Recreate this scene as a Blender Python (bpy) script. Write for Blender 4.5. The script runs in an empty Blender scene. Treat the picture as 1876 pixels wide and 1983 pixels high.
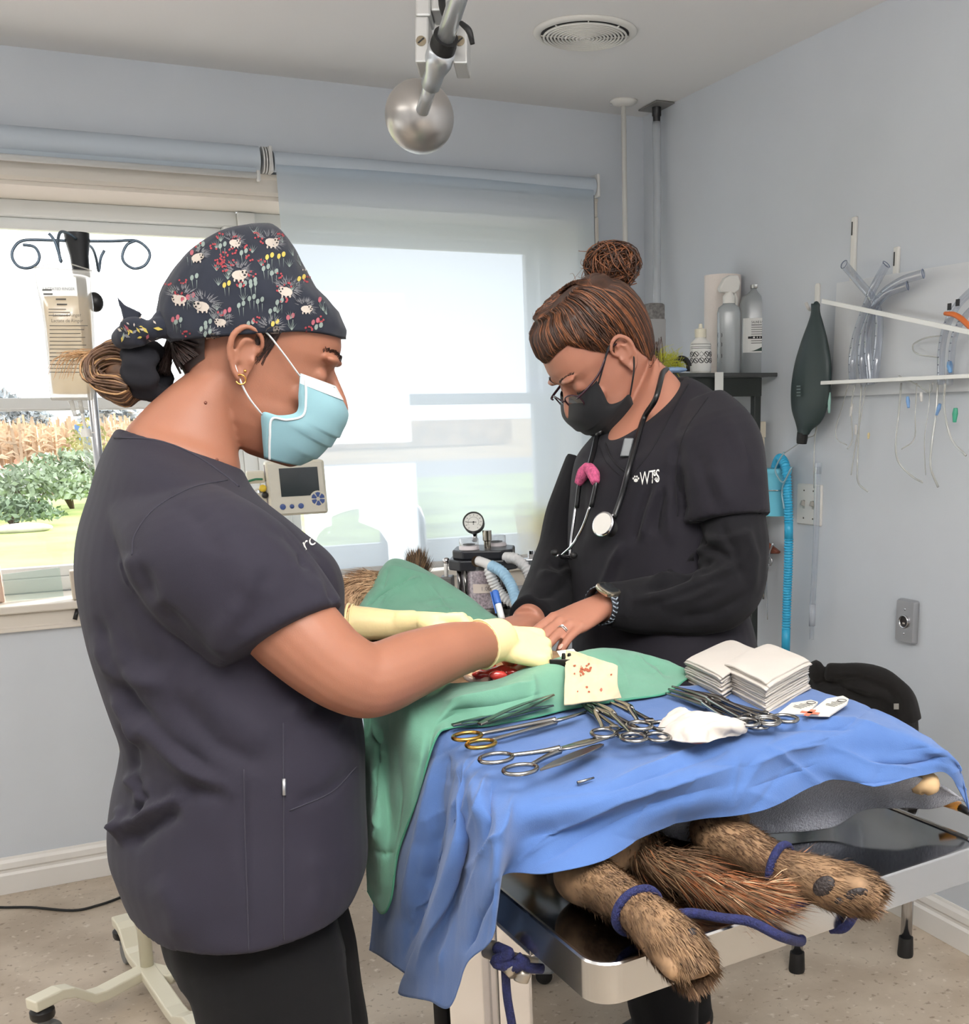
import bpy, math, random
import numpy as np
from mathutils import Vector, Matrix
random.seed(7); rng = np.random.default_rng(7)
SC = bpy.context.scene; COL = SC.collection
PI = math.pi
V = lambda *a: np.array(a, float)

# ------------------------------------------------------------------ camera
F = 2169.83; PX, PY = 1164.68, 1324.12
HC = 1.46                                   # lens height above the floor
def _dir(x, y):
    v = V(x-PX, -(y-PY), -F); return v/np.linalg.norm(v)
RM = np.array([_dir(5550, 712), _dir(20, 815), -_dir(1330, 10200)])   # camera -> world
u_, _, v_ = np.linalg.svd(RM); RM = u_ @ v_
CAM = V(0, 0, HC)
CR, CU, CF = RM @ V(1,0,0), RM @ V(0,1,0), RM @ V(0,0,-1)
cd = bpy.data.cameras.new('camera'); cam = bpy.data.objects.new('camera', cd); COL.objects.link(cam)
cd.sensor_fit = 'HORIZONTAL'; cd.sensor_width = 36; cd.lens = F/1876*36
cd.shift_x = (938-PX)/1876; cd.shift_y = (PY-991.5)/1876
cd.clip_start = .02; cd.clip_end = 2000
M4 = Matrix([list(RM[i])+[CAM[i]] for i in range(3)]+[[0,0,0,1]])
cam.matrix_world = M4
SC.camera = cam
def D(x, y, d):                               # world point seen at (x, y), d metres deep
    return CAM + d*(CR*(x-PX)/F - CU*(y-PY)/F + CF)
def ON(x, y, ax, val):                        # world point seen at (x, y) on the plane axis = val
    r = CR*(x-PX)/F - CU*(y-PY)/F + CF
    return CAM + r*((val-CAM[ax])/r[ax])
Z = lambda x, y, z: ON(x, y, 2, z)
def depth(p): return float(np.dot(np.asarray(p)-CAM, CF))

# ------------------------------------------------------------------ helpers
def lin(c):
    c = np.array(c, float)/255.; return tuple(np.where(c <= .04045, c/12.92, ((c+.055)/1.055)**2.4))
def unit(v): v = np.asarray(v, float); return v/(np.linalg.norm(v)+1e-12)
def cr_path(P, n):                            # Catmull-Rom through the rows of P, n samples
    P = np.asarray(P, float); m = len(P)
    if m == 2: t = np.linspace(0,1,n)[:,None]; return P[0]*(1-t)+P[1]*t
    Q = np.vstack([2*P[0]-P[1], P, 2*P[-1]-P[-2]])
    out = []
    for s in np.linspace(0, m-1-1e-9, n):
        i = int(s); t = s-i; a,b,c,d = Q[i:i+4]
        out.append(.5*((2*b)+(-a+c)*t+(2*a-5*b+4*c-d)*t*t+(-a+3*b-3*c+d)*t**3))
    return np.array(out)

class MB:
    """Collects shapes, builds them as one mesh object."""
    def __init__(s): s.v = []; s.f = []; s.m = []; s.uv = {}
    def add(s, verts, faces, mi=0):
        o = len(s.v); s.v.extend([tuple(map(float, p)) for p in verts])
        for f in faces: s.f.append(tuple(o+i for i in f)); s.m.append(mi)
        return o
    def box(s, c, size, axes=None, mi=0):
        c = np.asarray(c, float); h = np.asarray(size, float)/2
        A = np.eye(3) if axes is None else np.asarray(axes, float)
        vs = [c + A[0]*h[0]*i + A[1]*h[1]*j + A[2]*h[2]*k for i in (-1,1) for j in (-1,1) for k in (-1,1)]
        s.add(vs, [(0,1,3,2),(4,6,7,5),(0,4,5,1),(2,3,7,6),(0,2,6,4),(1,5,7,3)], mi); return s
    def grid(s, G, mi=0, closed=False):
        G = np.asarray(G, float); a, b = G.shape[:2]
        fs = []
        for i in range(a-1):
            for j in range(b if closed else b-1):
                k = (j+1) % b; fs.append((i*b+j, i*b+k, (i+1)*b+k, (i+1)*b+j))
        s.add(G.reshape(-1,3), fs, mi); return s
    def loft(s, R, mi=0, caps=True):
        R = np.asarray(R, float); a, b = R.shape[:2]
        o = s.add(R.reshape(-1,3), [(i*b+j, i*b+(j+1)%b, (i+1)*b+(j+1)%b, (i+1)*b+j) for i in range(a-1) for j in range(b)], mi)
        if caps:
            for k, rev in ((0, True), (a-1, False)):
                c = R[k].mean(0); q = len(s.v); s.v.append(tuple(c))
                for j in range(b):
                    t = (o+k*b+j, o+k*b+(j+1)%b, q); s.f.append(t[::-1] if rev else t); s.m.append(mi)
        return s
    def tube(s, P, r, n=10, seg=None, mi=0, caps=True, flat=1.0, up=None, closed=False):
        P = np.asarray(P, float); k = seg or (len(P) if len(P) < 3 else (len(P)-1)*6+1)
        r = np.full(len(P), r, float) if np.isscalar(r) else np.asarray(r, float)
        Q = cr_path(P, k) if len(P) > 2 or seg else P
        rr = np.interp(np.linspace(0,1,len(Q)), np.linspace(0,1,len(r)), r)
        T = np.gradient(Q, axis=0); T /= (np.linalg.norm(T, axis=1)[:,None]+1e-12)
        n0 = np.asarray(up, float) if up is not None else (V(0,0,1) if abs(T[0][2]) < .9 else V(1,0,0))
        n0 = unit(n0 - T[0]*np.dot(n0,T[0])); R = []
        th = np.linspace(0, 2*PI, n, endpoint=False)
        for i in range(len(Q)):
            n0 = unit(n0 - T[i]*np.dot(n0,T[i])); b0 = np.cross(T[i], n0)
            R.append([Q[i]+rr[i]*(b0*math.cos(t)+n0*flat*math.sin(t)) for t in th])
        return s.loft(R, mi, caps)
    def ell(s, c, r, axes=None, n=16, m=10, mi=0):
        A = np.eye(3) if axes is None else np.asarray(axes, float); c = np.asarray(c, float)
        r = np.full(3, r, float) if np.isscalar(r) else np.asarray(r, float)
        R = []
        for i in range(1, m):
            p = PI*i/m
            R.append([c + A[0]*r[0]*math.sin(p)*math.cos(t) + A[1]*r[1]*math.sin(p)*math.sin(t) - A[2]*r[2]*math.cos(p) for t in np.linspace(0,2*PI,n,endpoint=False)])
        R = np.array(R); a, b = R.shape[:2]
        o = s.add(R.reshape(-1,3), [(i*b+j, i*b+(j+1)%b, (i+1)*b+(j+1)%b, (i+1)*b+j) for i in range(a-1) for j in range(b)], mi)
        for k, p, rev in ((0, c-A[2]*r[2], True), (a-1, c+A[2]*r[2], False)):
            q = len(s.v); s.v.append(tuple(p))
            for j in range(b):
                t = (o+k*b+j, o+k*b+(j+1)%b, q); s.f.append(t[::-1] if rev else t); s.m.append(mi)
        return s
    def lathe(s, prof, c=(0,0,0), axis=(0,0,1), n=28, mi=0, caps=True):
        a = unit(axis); x = unit(np.cross(a, V(0,1,0) if abs(a[1]) < .9 else V(1,0,0))); y = np.cross(a, x); c = np.asarray(c, float)
        R = [[c + a*h + r*(x*math.cos(t)+y*math.sin(t)) for t in np.linspace(0,2*PI,n,endpoint=False)] for r, h in prof]
        return s.loft(R, mi, caps)
    def prism(s, poly, depth_vec, mi=0):         # poly: closed list of 3D points
        p = np.asarray(poly, float); d = np.asarray(depth_vec, float); n = len(p)
        s.add(np.vstack([p, p+d]), [tuple(range(n))[::-1], tuple(range(n,2*n))]+[(i,(i+1)%n,n+(i+1)%n,n+i) for i in range(n)], mi); return s
    def poly(s, pts, mi=0): s.add(pts, [tuple(range(len(pts)))], mi); return s
    def mesh(s, name):
        me = bpy.data.meshes.new(name); me.from_pydata(s.v, [], s.f); me.validate(); me.update()
        if len(me.polygons) == len(s.m): me.polygons.foreach_set('material_index', s.m)
        return me
    def build(s, name, mats, parent=None, smooth=True, angle=None, bevel=0, solid=0, sub=0, flip=True):
        import bmesh
        me = s.mesh(name)
        if flip:
            bm = bmesh.new(); bm.from_mesh(me); bmesh.ops.recalc_face_normals(bm, faces=bm.faces); bm.to_mesh(me); bm.free()
        return mk(name, me, mats, parent, smooth, angle, bevel, solid, sub)

def mk(name, me, mats, parent=None, smooth=True, angle=None, bevel=0, solid=0, sub=0):
    if not isinstance(mats, (list, tuple)): mats = [mats]
    for m in mats: me.materials.append(m)
    o = bpy.data.objects.new(name, me); COL.objects.link(o)
    if parent is not None: o.parent = parent; 
    if smooth:
        me.polygons.foreach_set('use_smooth', [True]*len(me.polygons))
        if angle: me.set_sharp_from_angle(angle=math.radians(angle))
    if bevel:
        b = o.modifiers.new('bevel','BEVEL'); b.width = bevel; b.segments = 2; b.limit_method = 'ANGLE'; b.angle_limit = math.radians(40)
        b.harden_normals = False
    if solid:
        b = o.modifiers.new('solid','SOLIDIFY'); b.thickness = solid; b.offset = 0
    if sub:
        b = o.modifiers.new('sub','SUBSURF'); b.levels = sub; b.render_levels = sub
    return o
def tag(o, label=None, cat=None, group=None, kind=None):
    if label: o['label'] = label
    if cat: o['category'] = cat
    if group: o['group'] = group
    if kind: o['kind'] = kind
    return o
def thing(name, label, cat, group=None, loc=None):
    o = bpy.data.objects.new(name, None); COL.objects.link(o); o.empty_display_size = .05
    if loc is not None: o.location = loc
    return tag(o, label, cat, group)
def adopt(root):      # parts were built in world space: keep them there under a moved root
    for o in COL.objects:
        if o.parent is root: o.matrix_parent_inverse = Matrix.Translation(-Vector(root.location))
    return root
def structure(o): o['kind'] = 'structure'; return o
def copy_tree(o, parent=None, off=(0,0,0)):
    c = o.copy(); COL.objects.link(c)
    if parent is None: c.location = Vector(o.location)+Vector(off)
    else: c.parent = parent
    for ch in list(o.children): copy_tree(ch, c)
    return c
def fuse(name, mb, voxel, mats, parent=None, it=4, fac=.5, grow=0):
    """voxel union of everything in mb -> one continuous smooth mesh"""
    me = mb.mesh('tmp'); t = bpy.data.objects.new('tmp', me); COL.objects.link(t)
    r = t.modifiers.new('r','REMESH'); r.mode = 'VOXEL'; r.voxel_size = voxel; r.adaptivity = 0
    if it:
        q = t.modifiers.new('s','SMOOTH'); q.iterations = it; q.factor = fac
    dg = bpy.context.evaluated_depsgraph_get(); dg.update()
    out = bpy.data.meshes.new_from_object(t.evaluated_get(dg)); out.name = name
    bpy.data.objects.remove(t); bpy.data.meshes.remove(me)
    out.materials.clear()
    if grow:
        n = len(out.vertices); co = np.empty(n*3); out.vertices.foreach_get('co', co); no = np.empty(n*3); out.vertex_normals.foreach_get('vector', no); out.vertices.foreach_set('co', co+no*grow); out.update()
    return mk(name, out, mats, parent)
def text_mesh(mb, txt, origin, right, up, size, thick=.0006, mi=0, align='LEFT', shear=0, warp=None):
    """flat lettering added to mb; right / up are world unit vectors; warp maps (u,v)->point"""
    cu = bpy.data.curves.new('t','FONT'); cu.body = txt; cu.size = size; cu.align_x = align; cu.shear = shear
    cu.resolution_u = 3
    t = bpy.data.objects.new('t', cu); COL.objects.link(t)
    dg = bpy.context.evaluated_depsgraph_get(); dg.update()
    me = bpy.data.meshes.new_from_object(t.evaluated_get(dg))
    bpy.data.objects.remove(t); bpy.data.curves.remove(cu)
    right, up, origin = map(lambda q: np.asarray(q, float), (right, up, origin))
    nrm = np.cross(unit(right), unit(up))
    vs = []
    for v in me.vertices:
        vs.append(warp(v.co.x, v.co.y) if warp else origin + right*v.co.x + up*v.co.y + nrm*thick)
    mb.add(vs, [tuple(p.vertices) for p in me.polygons], mi)
    bpy.data.meshes.remove(me)

# ------------------------------------------------------------------ materials
MATS = {}
def mat(name, rgb=(200,200,200), rough=.5, metal=0, spec=.5, noise=None, bump=None, trans=0, alpha=1, emit=None, sss=0, coat=0, sheen=0, ramp=None, fibre=None, col2=None):
    """noise=(scale, amount): tonal variation; bump=(scale, strength); fibre=(sx,sy,sz,strength) stretched noise bump"""
    if name in MATS: return MATS[name]
    m = bpy.data.materials.new(name); m.use_nodes = True; nt = m.node_tree; N = nt.nodes; L = nt.links
    b = N['Principled BSDF']; c = lin(rgb)
    b.inputs['Base Color'].default_value = (*c, 1); b.inputs['Roughness'].default_value = rough
    b.inputs['Metallic'].default_value = metal; b.inputs['Specular IOR Level'].default_value = spec
    if trans: b.inputs['Transmission Weight'].default_value = trans; b.inputs['IOR'].default_value = 1.33
    if alpha < 1: b.inputs['Alpha'].default_value = alpha
    if coat: b.inputs['Coat Weight'].default_value = coat
    if sheen: b.inputs['Sheen Weight'].default_value = sheen; b.inputs['Sheen Roughness'].default_value = .6
    if sss:
        b.inputs['Subsurface Weight'].default_value = sss; b.inputs['Subsurface Radius'].default_value = (.008,.003,.0015); b.inputs['Subsurface Scale'].default_value = 1
    if emit: b.inputs['Emission Color'].default_value = (*lin(emit[0]),1); b.inputs['Emission Strength'].default_value = emit[1]
    tc = N.new('ShaderNodeTexCoord')
    if noise:
        n = N.new('ShaderNodeTexNoise'); n.inputs['Scale'].default_value = noise[0]; n.inputs['Detail'].default_value = 5
        L.new(tc.outputs['Object'], n.inputs['Vector'])
        r = N.new('ShaderNodeValToRGB'); k = noise[1]
        a2 = lin(col2) if col2 else tuple(min(1, x*(1+k)) for x in c); a1 = c if col2 else tuple(x*(1-k) for x in c)
        r.color_ramp.elements[0].color = (*a1,1); r.color_ramp.elements[1].color = (*a2,1)
        r.color_ramp.elements[0].position = .32; r.color_ramp.elements[1].position = .68
        L.new(n.outputs['Fac'], r.inputs['Fac']); L.new(r.outputs['Color'], b.inputs['Base Color'])
    if bump or fibre:
        n = N.new('ShaderNodeTexNoise'); n.inputs['Detail'].default_value = 4
        src = tc.outputs['Object']
        if fibre:
            mp = N.new('ShaderNodeMapping'); mp.inputs['Scale'].default_value = fibre[:3]; L.new(src, mp.inputs['Vector']); src = mp.outputs['Vector']
            n.inputs['Scale'].default_value = 1; st = fibre[3]
        else: n.inputs['Scale'].default_value = bump[0]; st = bump[1]
        L.new(src, n.inputs['Vector'])
        bp = N.new('ShaderNodeBump'); bp.inputs['Strength'].default_value = st; bp.inputs['Distance'].default_value = .004
        L.new(n.outputs['Fac'], bp.inputs['Height']); L.new(bp.outputs['Normal'], b.inputs['Normal'])
    MATS[name] = m; return m
def clear_mat(name, rgb=(255,255,255), gloss=.08, tint=.15, rough=.05, diff=0.1):
    """clear plastic or pane: mostly see-through, some reflection, a little body colour"""
    if name in MATS: return MATS[name]
    m = bpy.data.materials.new(name); m.use_nodes = True; nt = m.node_tree; N = nt.nodes; L = nt.links; N.clear()
    out = N.new('ShaderNodeOutputMaterial'); t = N.new('ShaderNodeBsdfTransparent'); g = N.new('ShaderNodeBsdfGlossy'); df = N.new('ShaderNodeBsdfDiffuse'); tl = N.new('ShaderNodeBsdfTranslucent')
    c = np.array(lin(rgb)); t.inputs['Color'].default_value = (*(1-tint*(1-c)),1) ; g.inputs['Roughness'].default_value = rough
    df.inputs['Color'].default_value = (*c,1); tl.inputs['Color'].default_value = (*c,1)
    lw = N.new('ShaderNodeLayerWeight'); lw.inputs['Blend'].default_value = .35
    mu = N.new('ShaderNodeMath'); mu.operation = 'MULTIPLY_ADD'; mu.inputs[1].default_value = .45 if gloss > .03 else .1; mu.inputs[2].default_value = gloss
    L.new(lw.outputs['Facing'], mu.inputs[0])
    a = N.new('ShaderNodeMixShader'); L.new(df.outputs[0], a.inputs[1]); L.new(tl.outputs[0], a.inputs[2]); a.inputs[0].default_value = .5
    b = N.new('ShaderNodeMixShader'); b.inputs[0].default_value = diff; L.new(t.outputs[0], b.inputs[1]); L.new(a.outputs[0], b.inputs[2])
    e = N.new('ShaderNodeMixShader'); L.new(mu.outputs[0], e.inputs[0]); L.new(b.outputs[0], e.inputs[1]); L.new(g.outputs[0], e.inputs[2])
    L.new(e.outputs[0], out.inputs['Surface'])
    MATS[name] = m; return m
def cloth_mat(name, rgb, rough=.85, weave=900, wb=.12, trl=0, noise=.06, sheen=.15):
    if name in MATS: return MATS[name]
    m = mat(name, rgb, rough, spec=.25, noise=(14, noise), sheen=sheen)
    nt = m.node_tree; N = nt.nodes; L = nt.links; b = N['Principled BSDF']
    tc = N.new('ShaderNodeTexCoord'); n = N.new('ShaderNodeTexNoise'); n.inputs['Scale'].default_value = weave; n.inputs['Detail'].default_value = 2
    n2 = N.new('ShaderNodeTexNoise'); n2.inputs['Scale'].default_value = 22; n2.inputs['Detail'].default_value = 4
    ad = N.new('ShaderNodeMath'); ad.operation = 'MULTIPLY_ADD'; ad.inputs[1].default_value = 4
    L.new(tc.outputs['Object'], n.inputs['Vector']); L.new(tc.outputs['Object'], n2.inputs['Vector'])
    L.new(n2.outputs['Fac'], ad.inputs[0]); L.new(n.outputs['Fac'], ad.inputs[2])
    bp = N.new('ShaderNodeBump'); bp.inputs['Strength'].default_value = wb; bp.inputs['Distance'].default_value = .003
    L.new(ad.outputs[0], bp.inputs['Height']); L.new(bp.outputs['Normal'], b.inputs['Normal'])
    if trl:
        out = [x for x in N if x.type == 'OUTPUT_MATERIAL'][0]; t = N.new('ShaderNodeBsdfTranslucent'); t.inputs['Color'].default_value = (*lin(rgb),1)
        mx = N.new('ShaderNodeMixShader'); mx.inputs[0].default_value = trl; L.new(b.outputs[0], mx.inputs[1]); L.new(t.outputs[0], mx.inputs[2]); L.new(mx.outputs[0], out.inputs['Surface'])
    return m
chrome = mat('chrome', (205,205,208), .12, 1)
steel = mat('brushed_steel', (190,190,192), .28, 1, fibre=(40,40,900,.06))
dark_steel = mat('dark_instrument_steel', (150,148,145), .2, 1)
white_paint = mat('white_trim_paint', (232,228,222), .35)
white_plastic = mat('white_plastic', (226,224,218), .35)
black_plastic = mat('black_plastic', (22,22,24), .35)
black_rubber = mat('black_rubber', (18,18,19), .6)
clear_plastic = clear_mat('clear_plastic', (235,238,240), .06, .2, .06, .12)
ink = mat('black_print', (28,28,30), .6)
# ------------------------------------------------------------------ room shell
YB, XR, ZC = 3.82, 2.15, 2.475; XL, YF = -2.1, -1.6
WX0, WX1, WZ0, WZ1 = -1.65, 1.89, .909, 2.126           # window opening
wall_m = mat('blue_grey_wall_paint', (206,211,217), .55, noise=(3, .025), bump=(260, .05))
ceil_m = mat('white_ceiling_paint', (232,231,230), .8, bump=(300, .05))
def floor_material():
    m = mat('speckled_vinyl_floor', (176,160,140), .42); nt = m.node_tree; N = nt.nodes; L = nt.links; b = N['Principled BSDF']
    tc = N.new('ShaderNodeTexCoord')
    def nz(s, d, p0, p1, c0, c1):
        n = N.new('ShaderNodeTexNoise'); n.inputs['Scale'].default_value = s; n.inputs['Detail'].default_value = d; L.new(tc.outputs['Object'], n.inputs['Vector'])
        r = N.new('ShaderNodeValToRGB'); r.color_ramp.elements[0].position = p0; r.color_ramp.elements[1].position = p1
        r.color_ramp.elements[0].color = (*lin(c0),1); r.color_ramp.elements[1].color = (*lin(c1),1); L.new(n.outputs['Fac'], r.inputs['Fac']); return n, r
    n1, r1 = nz(5, 7, .38, .62, (178,162,143), (202,187,168))
    n2, r2 = nz(55, 5, .60, .72, (0,0,0), (255,255,255)); n3, r3 = nz(38, 5, .62, .74, (0,0,0), (255,255,255))
    m1 = N.new('ShaderNodeMixRGB'); m1.inputs['Color2'].default_value = (*lin((138,120,101)),1); L.new(r1.outputs[0], m1.inputs['Color1']); L.new(r2.outputs[0], m1.inputs['Fac'])
    m2 = N.new('ShaderNodeMixRGB'); m2.inputs['Color2'].default_value = (*lin((218,207,192)),1); L.new(m1.outputs[0], m2.inputs['Color1']); L.new(r3.outputs[0], m2.inputs['Fac'])
    L.new(m2.outputs[0], b.inputs['Base Color']); return m
floor_m = floor_material()
structure(MB().box(((XL+XR)/2,(YF+YB)/2,-.05), (XR-XL+.4,YB-YF+.4,.1)).build('floor', floor_m, smooth=False))
structure(MB().box(((XL+XR)/2,(YF+YB)/2,ZC+.05), (XR-XL+.4,YB-YF+.4,.1)).build('ceiling', ceil_m, smooth=False))
w = MB(); T = .33; yc = YB+T/2
w.box(((XL+WX0)/2-.05, yc, ZC/2), (WX0-XL+.1, T, ZC)); w.box(((WX1+XR)/2+.1, yc, ZC/2), (XR-WX1+.2, T, ZC))
w.box(((WX0+WX1)/2, yc, WZ0/2), (WX1-WX0, T, WZ0)); w.box(((WX0+WX1)/2, yc, (WZ1+ZC)/2), (WX1-WX0, T, ZC-WZ1))
structure(w.build('wall_back', wall_m, smooth=False))
structure(MB().box((XR+.1, (YF+YB)/2, ZC/2), (.2, YB-YF, ZC)).build('wall_right', wall_m, smooth=False))
structure(MB().box((XL-.1, (YF+YB)/2, ZC/2), (.2, YB-YF, ZC)).build('wall_left', wall_m, smooth=False))
structure(MB().box(((XL+XR)/2, YF-.1, ZC/2), (XR-XL+.4, .2, ZC)).build('wall_front', wall_m, smooth=False))
# skirting: profiled boards
prof = [(0,0),(.014,0),(.014,.062),(.009,.070),(.009,.078),(.013,.084),(.011,.102),(.006,.112),(.004,.120),(0,.120)]
b = MB(); b.prism([(XL, YB-x, z) for x, z in prof], (XR-XL,0,0)); structure(b.build('baseboard_back', white_paint, smooth=False, bevel=.001))
b = MB(); b.prism([(XR-x, YF, z) for x, z in prof], (0,YB-YF-.015,0)); structure(b.build('baseboard_right', white_paint, smooth=False, bevel=.001))
# window reveal lining, casing and sill
cas = mat('window_casing_paint', (222,214,202), .4); upvc = mat('window_frame_vinyl', (228,230,228), .3)
t = MB(); cw = .062
prof2 = [(0,0),(.012,0),(.016,.010),(.016,cw-.014),(.022,cw-.010),(.022,cw),(0,cw)]
t.prism([(WX0-cw, YB-d, WZ1+h) for d, h in prof2], (WX1-WX0+2*cw,0,0))
t.prism([(WX0-cw, YB-d, WZ0-h-.012) for d, h in prof2], (WX1-WX0+2*cw,0,0))
t.prism([(WX0-h, YB-d, WZ0) for d, h in prof2], (0,0,WZ1-WZ0)); t.prism([(WX1+h, YB-d, WZ0) for d, h in prof2], (0,0,WZ1-WZ0))
structure(t.build('trim_1', cas, smooth=False, bevel=.0015))
s = MB(); s.box(((WX0+WX1)/2, YB+.09, WZ0-.004), (WX1-WX0+.16, .26, .024)); structure(s.build('trim_2', cas, smooth=False, bevel=.004))
r = MB(); r.box(((WX0+WX1)/2, YB+.12, WZ1-.006), (WX1-WX0, .24, .012)); r.box((WX1-.006, YB+.12, (WZ0+WZ1)/2), (.012,.24,WZ1-WZ0)); r.box((WX0+.006, YB+.12, (WZ0+WZ1)/2), (.012,.24,WZ1-WZ0))
structure(r.build('trim_3', cas, smooth=False))
pane_m = clear_mat('window_glass', (255,255,255), .02, 0, .02, 0)
YW = YB+.245                                            # window frame plane
def window(name, x0, x1):
    fr = MB(); z0, z1 = WZ0+.008, WZ1-.012; f = .045
    def ring(x0, x1, z0, z1, f, y, d):
        fr.box(((x0+x1)/2, y, z0+f/2), (x1-x0, d, f)); fr.box(((x0+x1)/2, y, z1-f/2), (x1-x0, d, f))
        fr.box((x0+f/2, y, (z0+z1)/2), (f, d, z1-z0-2*f)); fr.box((x1-f/2, y, (z0+z1)/2), (f, d, z1-z0-2*f))
    ring(x0, x1, z0, z1, f, YW+.04, .10)
    zr = float(ON(0,784,1,YW)[2])
    o = fr.build(name, upvc, smooth=False, bevel=.003); structure(o)
    for nm, za, zb, y in (('upper_sash', zr-.02, z1-f, YW+.055), ('lower_sash', z0+f, zr+.02, YW+.02)):
        fr = MB(); g = .034
        fr.box(((x0+x1)/2, y, za+g/2), (x1-x0-2*f, .035, g)); fr.box(((x0+x1)/2, y, zb-g/2), (x1-x0-2*f, .035, g))
        fr.box((x0+f+g/2, y, (za+zb)/2), (g, .035, zb-za-2*g)); fr.box((x1-f-g/2, y, (za+zb)/2), (g, .035, zb-za-2*g))
        sh = fr.build(nm, upvc, o, smooth=False, bevel=.003)
        MB().box(((x0+x1)/2, y, (za+zb)/2), (x1-x0-2*f-2*g+.004, .004, zb-za-2*g+.004)).build('glass_pane', pane_m, sh, smooth=False)
    return o
w1 = window('window_1', WX0+.012, .745); w2 = window('window_2', .80, WX1-.012)
m = MB(); m.box((.7725, YW+.035, (WZ0+WZ1)/2), (.055, .13, WZ1-WZ0-.03)); structure(m.build('trim_4', upvc, smooth=False, bevel=.003))
# crank handle of the left window
hk = MB(); p = [ON(152,1166,1,3.80), ON(150,1180,1,3.795), ON(145,1200,1,3.79)]
hk.tube([p[0],p[1]], .004, 8); hk.tube([p[1]*.9+p[0]*.1, p[2]], [.006,.007], 10)
hk.build('crank_handle', black_plastic, w1)

# ------------------------------------------------------------------ outdoors
def strip(name, y0, y1, z, m, x0=-160, x1=60, n=2):
    return structure(MB().grid([[(x, y, z) for x in np.linspace(x0,x1,n)] for y in (y0,y1)]).build(name, m, smooth=False))
GZ = -.5
grass_m = mat('mown_lawn_grass', (150,168,96), .9, noise=(.6, .35), bump=(12, .5))
strip('lawn', 14.3, 34, GZ, grass_m)
strip('path', 4.4, 14.4, GZ-.005, mat('driveway_concrete', (150,140,136), .8, noise=(2, .15)))
strip('road', 34, 46, GZ-.004, mat('asphalt_road', (128,126,130), .8, noise=(1, .1)))
strip('field_verge', 45.9, 300, GZ-.01, mat('dry_verge_grass', (170,140,96), .9, noise=(.5, .3)), x0=-400, x1=200)
corn_m = mat('dry_maize', (200,172,140), .9, noise=(1.2, .35)); 
c = MB(); rr = np.random.default_rng(3)
for i in range(5200):
    y = 46.2+rr.random()**1.6*18; x = -52+rr.random()*62 ; h = 1.75+rr.normal()*.16; a = rr.random()*PI; wd = .05+.05*rr.random()
    dx, dy = math.cos(a)*wd, math.sin(a)*wd; lx = rr.normal()*.12
    c.add([(x-dx,y-dy,GZ),(x+dx,y+dy,GZ),(x+dx*.6+lx,y+dy*.6,GZ+h),(x-dx*.6+lx,y-dy*.6,GZ+h)], [(0,1,2,3)])
    for k in range(3):
        b0 = GZ+h*(.35+.2*k); s = rr.choice((-1,1)); c.add([(x,y,b0),(x+s*.22,y+.02,b0+.22),(x+s*.5,y,b0+.05),(x+s*.2,y-.03,b0+.12)], [(0,1,2,3)])
o = c.build('maize_crop', corn_m, smooth=False); tag(o, 'dry brown maize crop standing in the field across the road', 'crop', kind='stuff')
c = MB().box((-20,67,GZ+.78),(95,4,1.5)); structure(c.build('field_back', corn_m, smooth=False))
def bush(name, label, cat, c, r, m, n, leaf, group=None, seed=1, trunk=None):
    g = np.random.default_rng(seed); b = MB(); c = np.asarray(c, float); r = np.asarray(r, float)
    for i in range(n):
        d = unit(g.normal(size=3)); d[2] = abs(d[2])*1.0; p = c + d*r*(.55+.45*g.random()); p[2] = max(p[2], GZ+.02)
        a = unit(g.normal(size=3)); q = unit(np.cross(a, g.normal(size=3))); s = leaf*(.6+.8*g.random())
        b.add([p-a*s, p+q*s*.45, p+a*s, p-q*s*.45], [(0,1,2,3)])
    root = thing(name, label, cat, group)
    b.build('foliage', m, root, smooth=False)
    t = MB()
    for k in range(5): t.tube([V(c[0],c[1],GZ), c+V(g.normal()*.4,g.normal()*.4,r[2]*.6)*r[0]*.6], [.03*r[0]+.01,.008], 6)
    t.build('stem', mat('bark', (92,74,58), .9), root)
    return root
gr = mat('shrub_leaves', (150,164,138), .7, noise=(3, .4)); gr2 = mat('shrub_leaves_yellow', (176,168,116), .7, noise=(3, .4)); pk = mat('flower_heads', (208,170,158), .8)
def at(x, y, d): p = Z(x, y, GZ); return p
bush('garden_shrub', 'rounded green shrub on the lawn beside the flower bed, left edge of window', 'shrub', Z(62,1000,GZ)+V(0,0,.35), (1.5,.8,.75), gr, 1500, .09, 'garden shrubs', 2)
bush('garden_shrub', 'taller grey-green shrub on the lawn behind the drip line', 'shrub', Z(140,985,GZ)+V(0,0,.4), (1.3,.8,.95), gr, 1500, .09, 'garden shrubs', 3)
bush('flowering_shrub', 'pale pink flowering plant in front of the road', 'shrub', Z(100,958,GZ)+V(0,0,.3), (1.8,.6,.7), pk, 700, .09, None, 4)
bush('yellow_shrub', 'thin yellowing shrub beside the IV stand, seen through the window', 'shrub', Z(160,975,GZ)+V(.3,0,.5), (.7,.6,1.5), gr2, 700, .08, None, 5)
bush('low_shrub', 'low dark shrub near a pale stone on the lawn', 'shrub', Z(30,1022,GZ)+V(0,0,.15), (.9,.6,.45), mat('dark_leaves', (112,130,104), .7, noise=(3,.3)), 900, .07, None, 6)
st = MB().ell(Z(45,1030,GZ)+V(0,0,.06), (.5,.22,.10)); tag(st.build('garden_stone', mat('pale_stone', (196,188,180), .8, noise=(4,.15))), 'pale flat stone lying on the lawn in front of the shrubs', 'stone')
tm = mat('far_trees', (178,186,190), .95, noise=(.3,.2))
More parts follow.
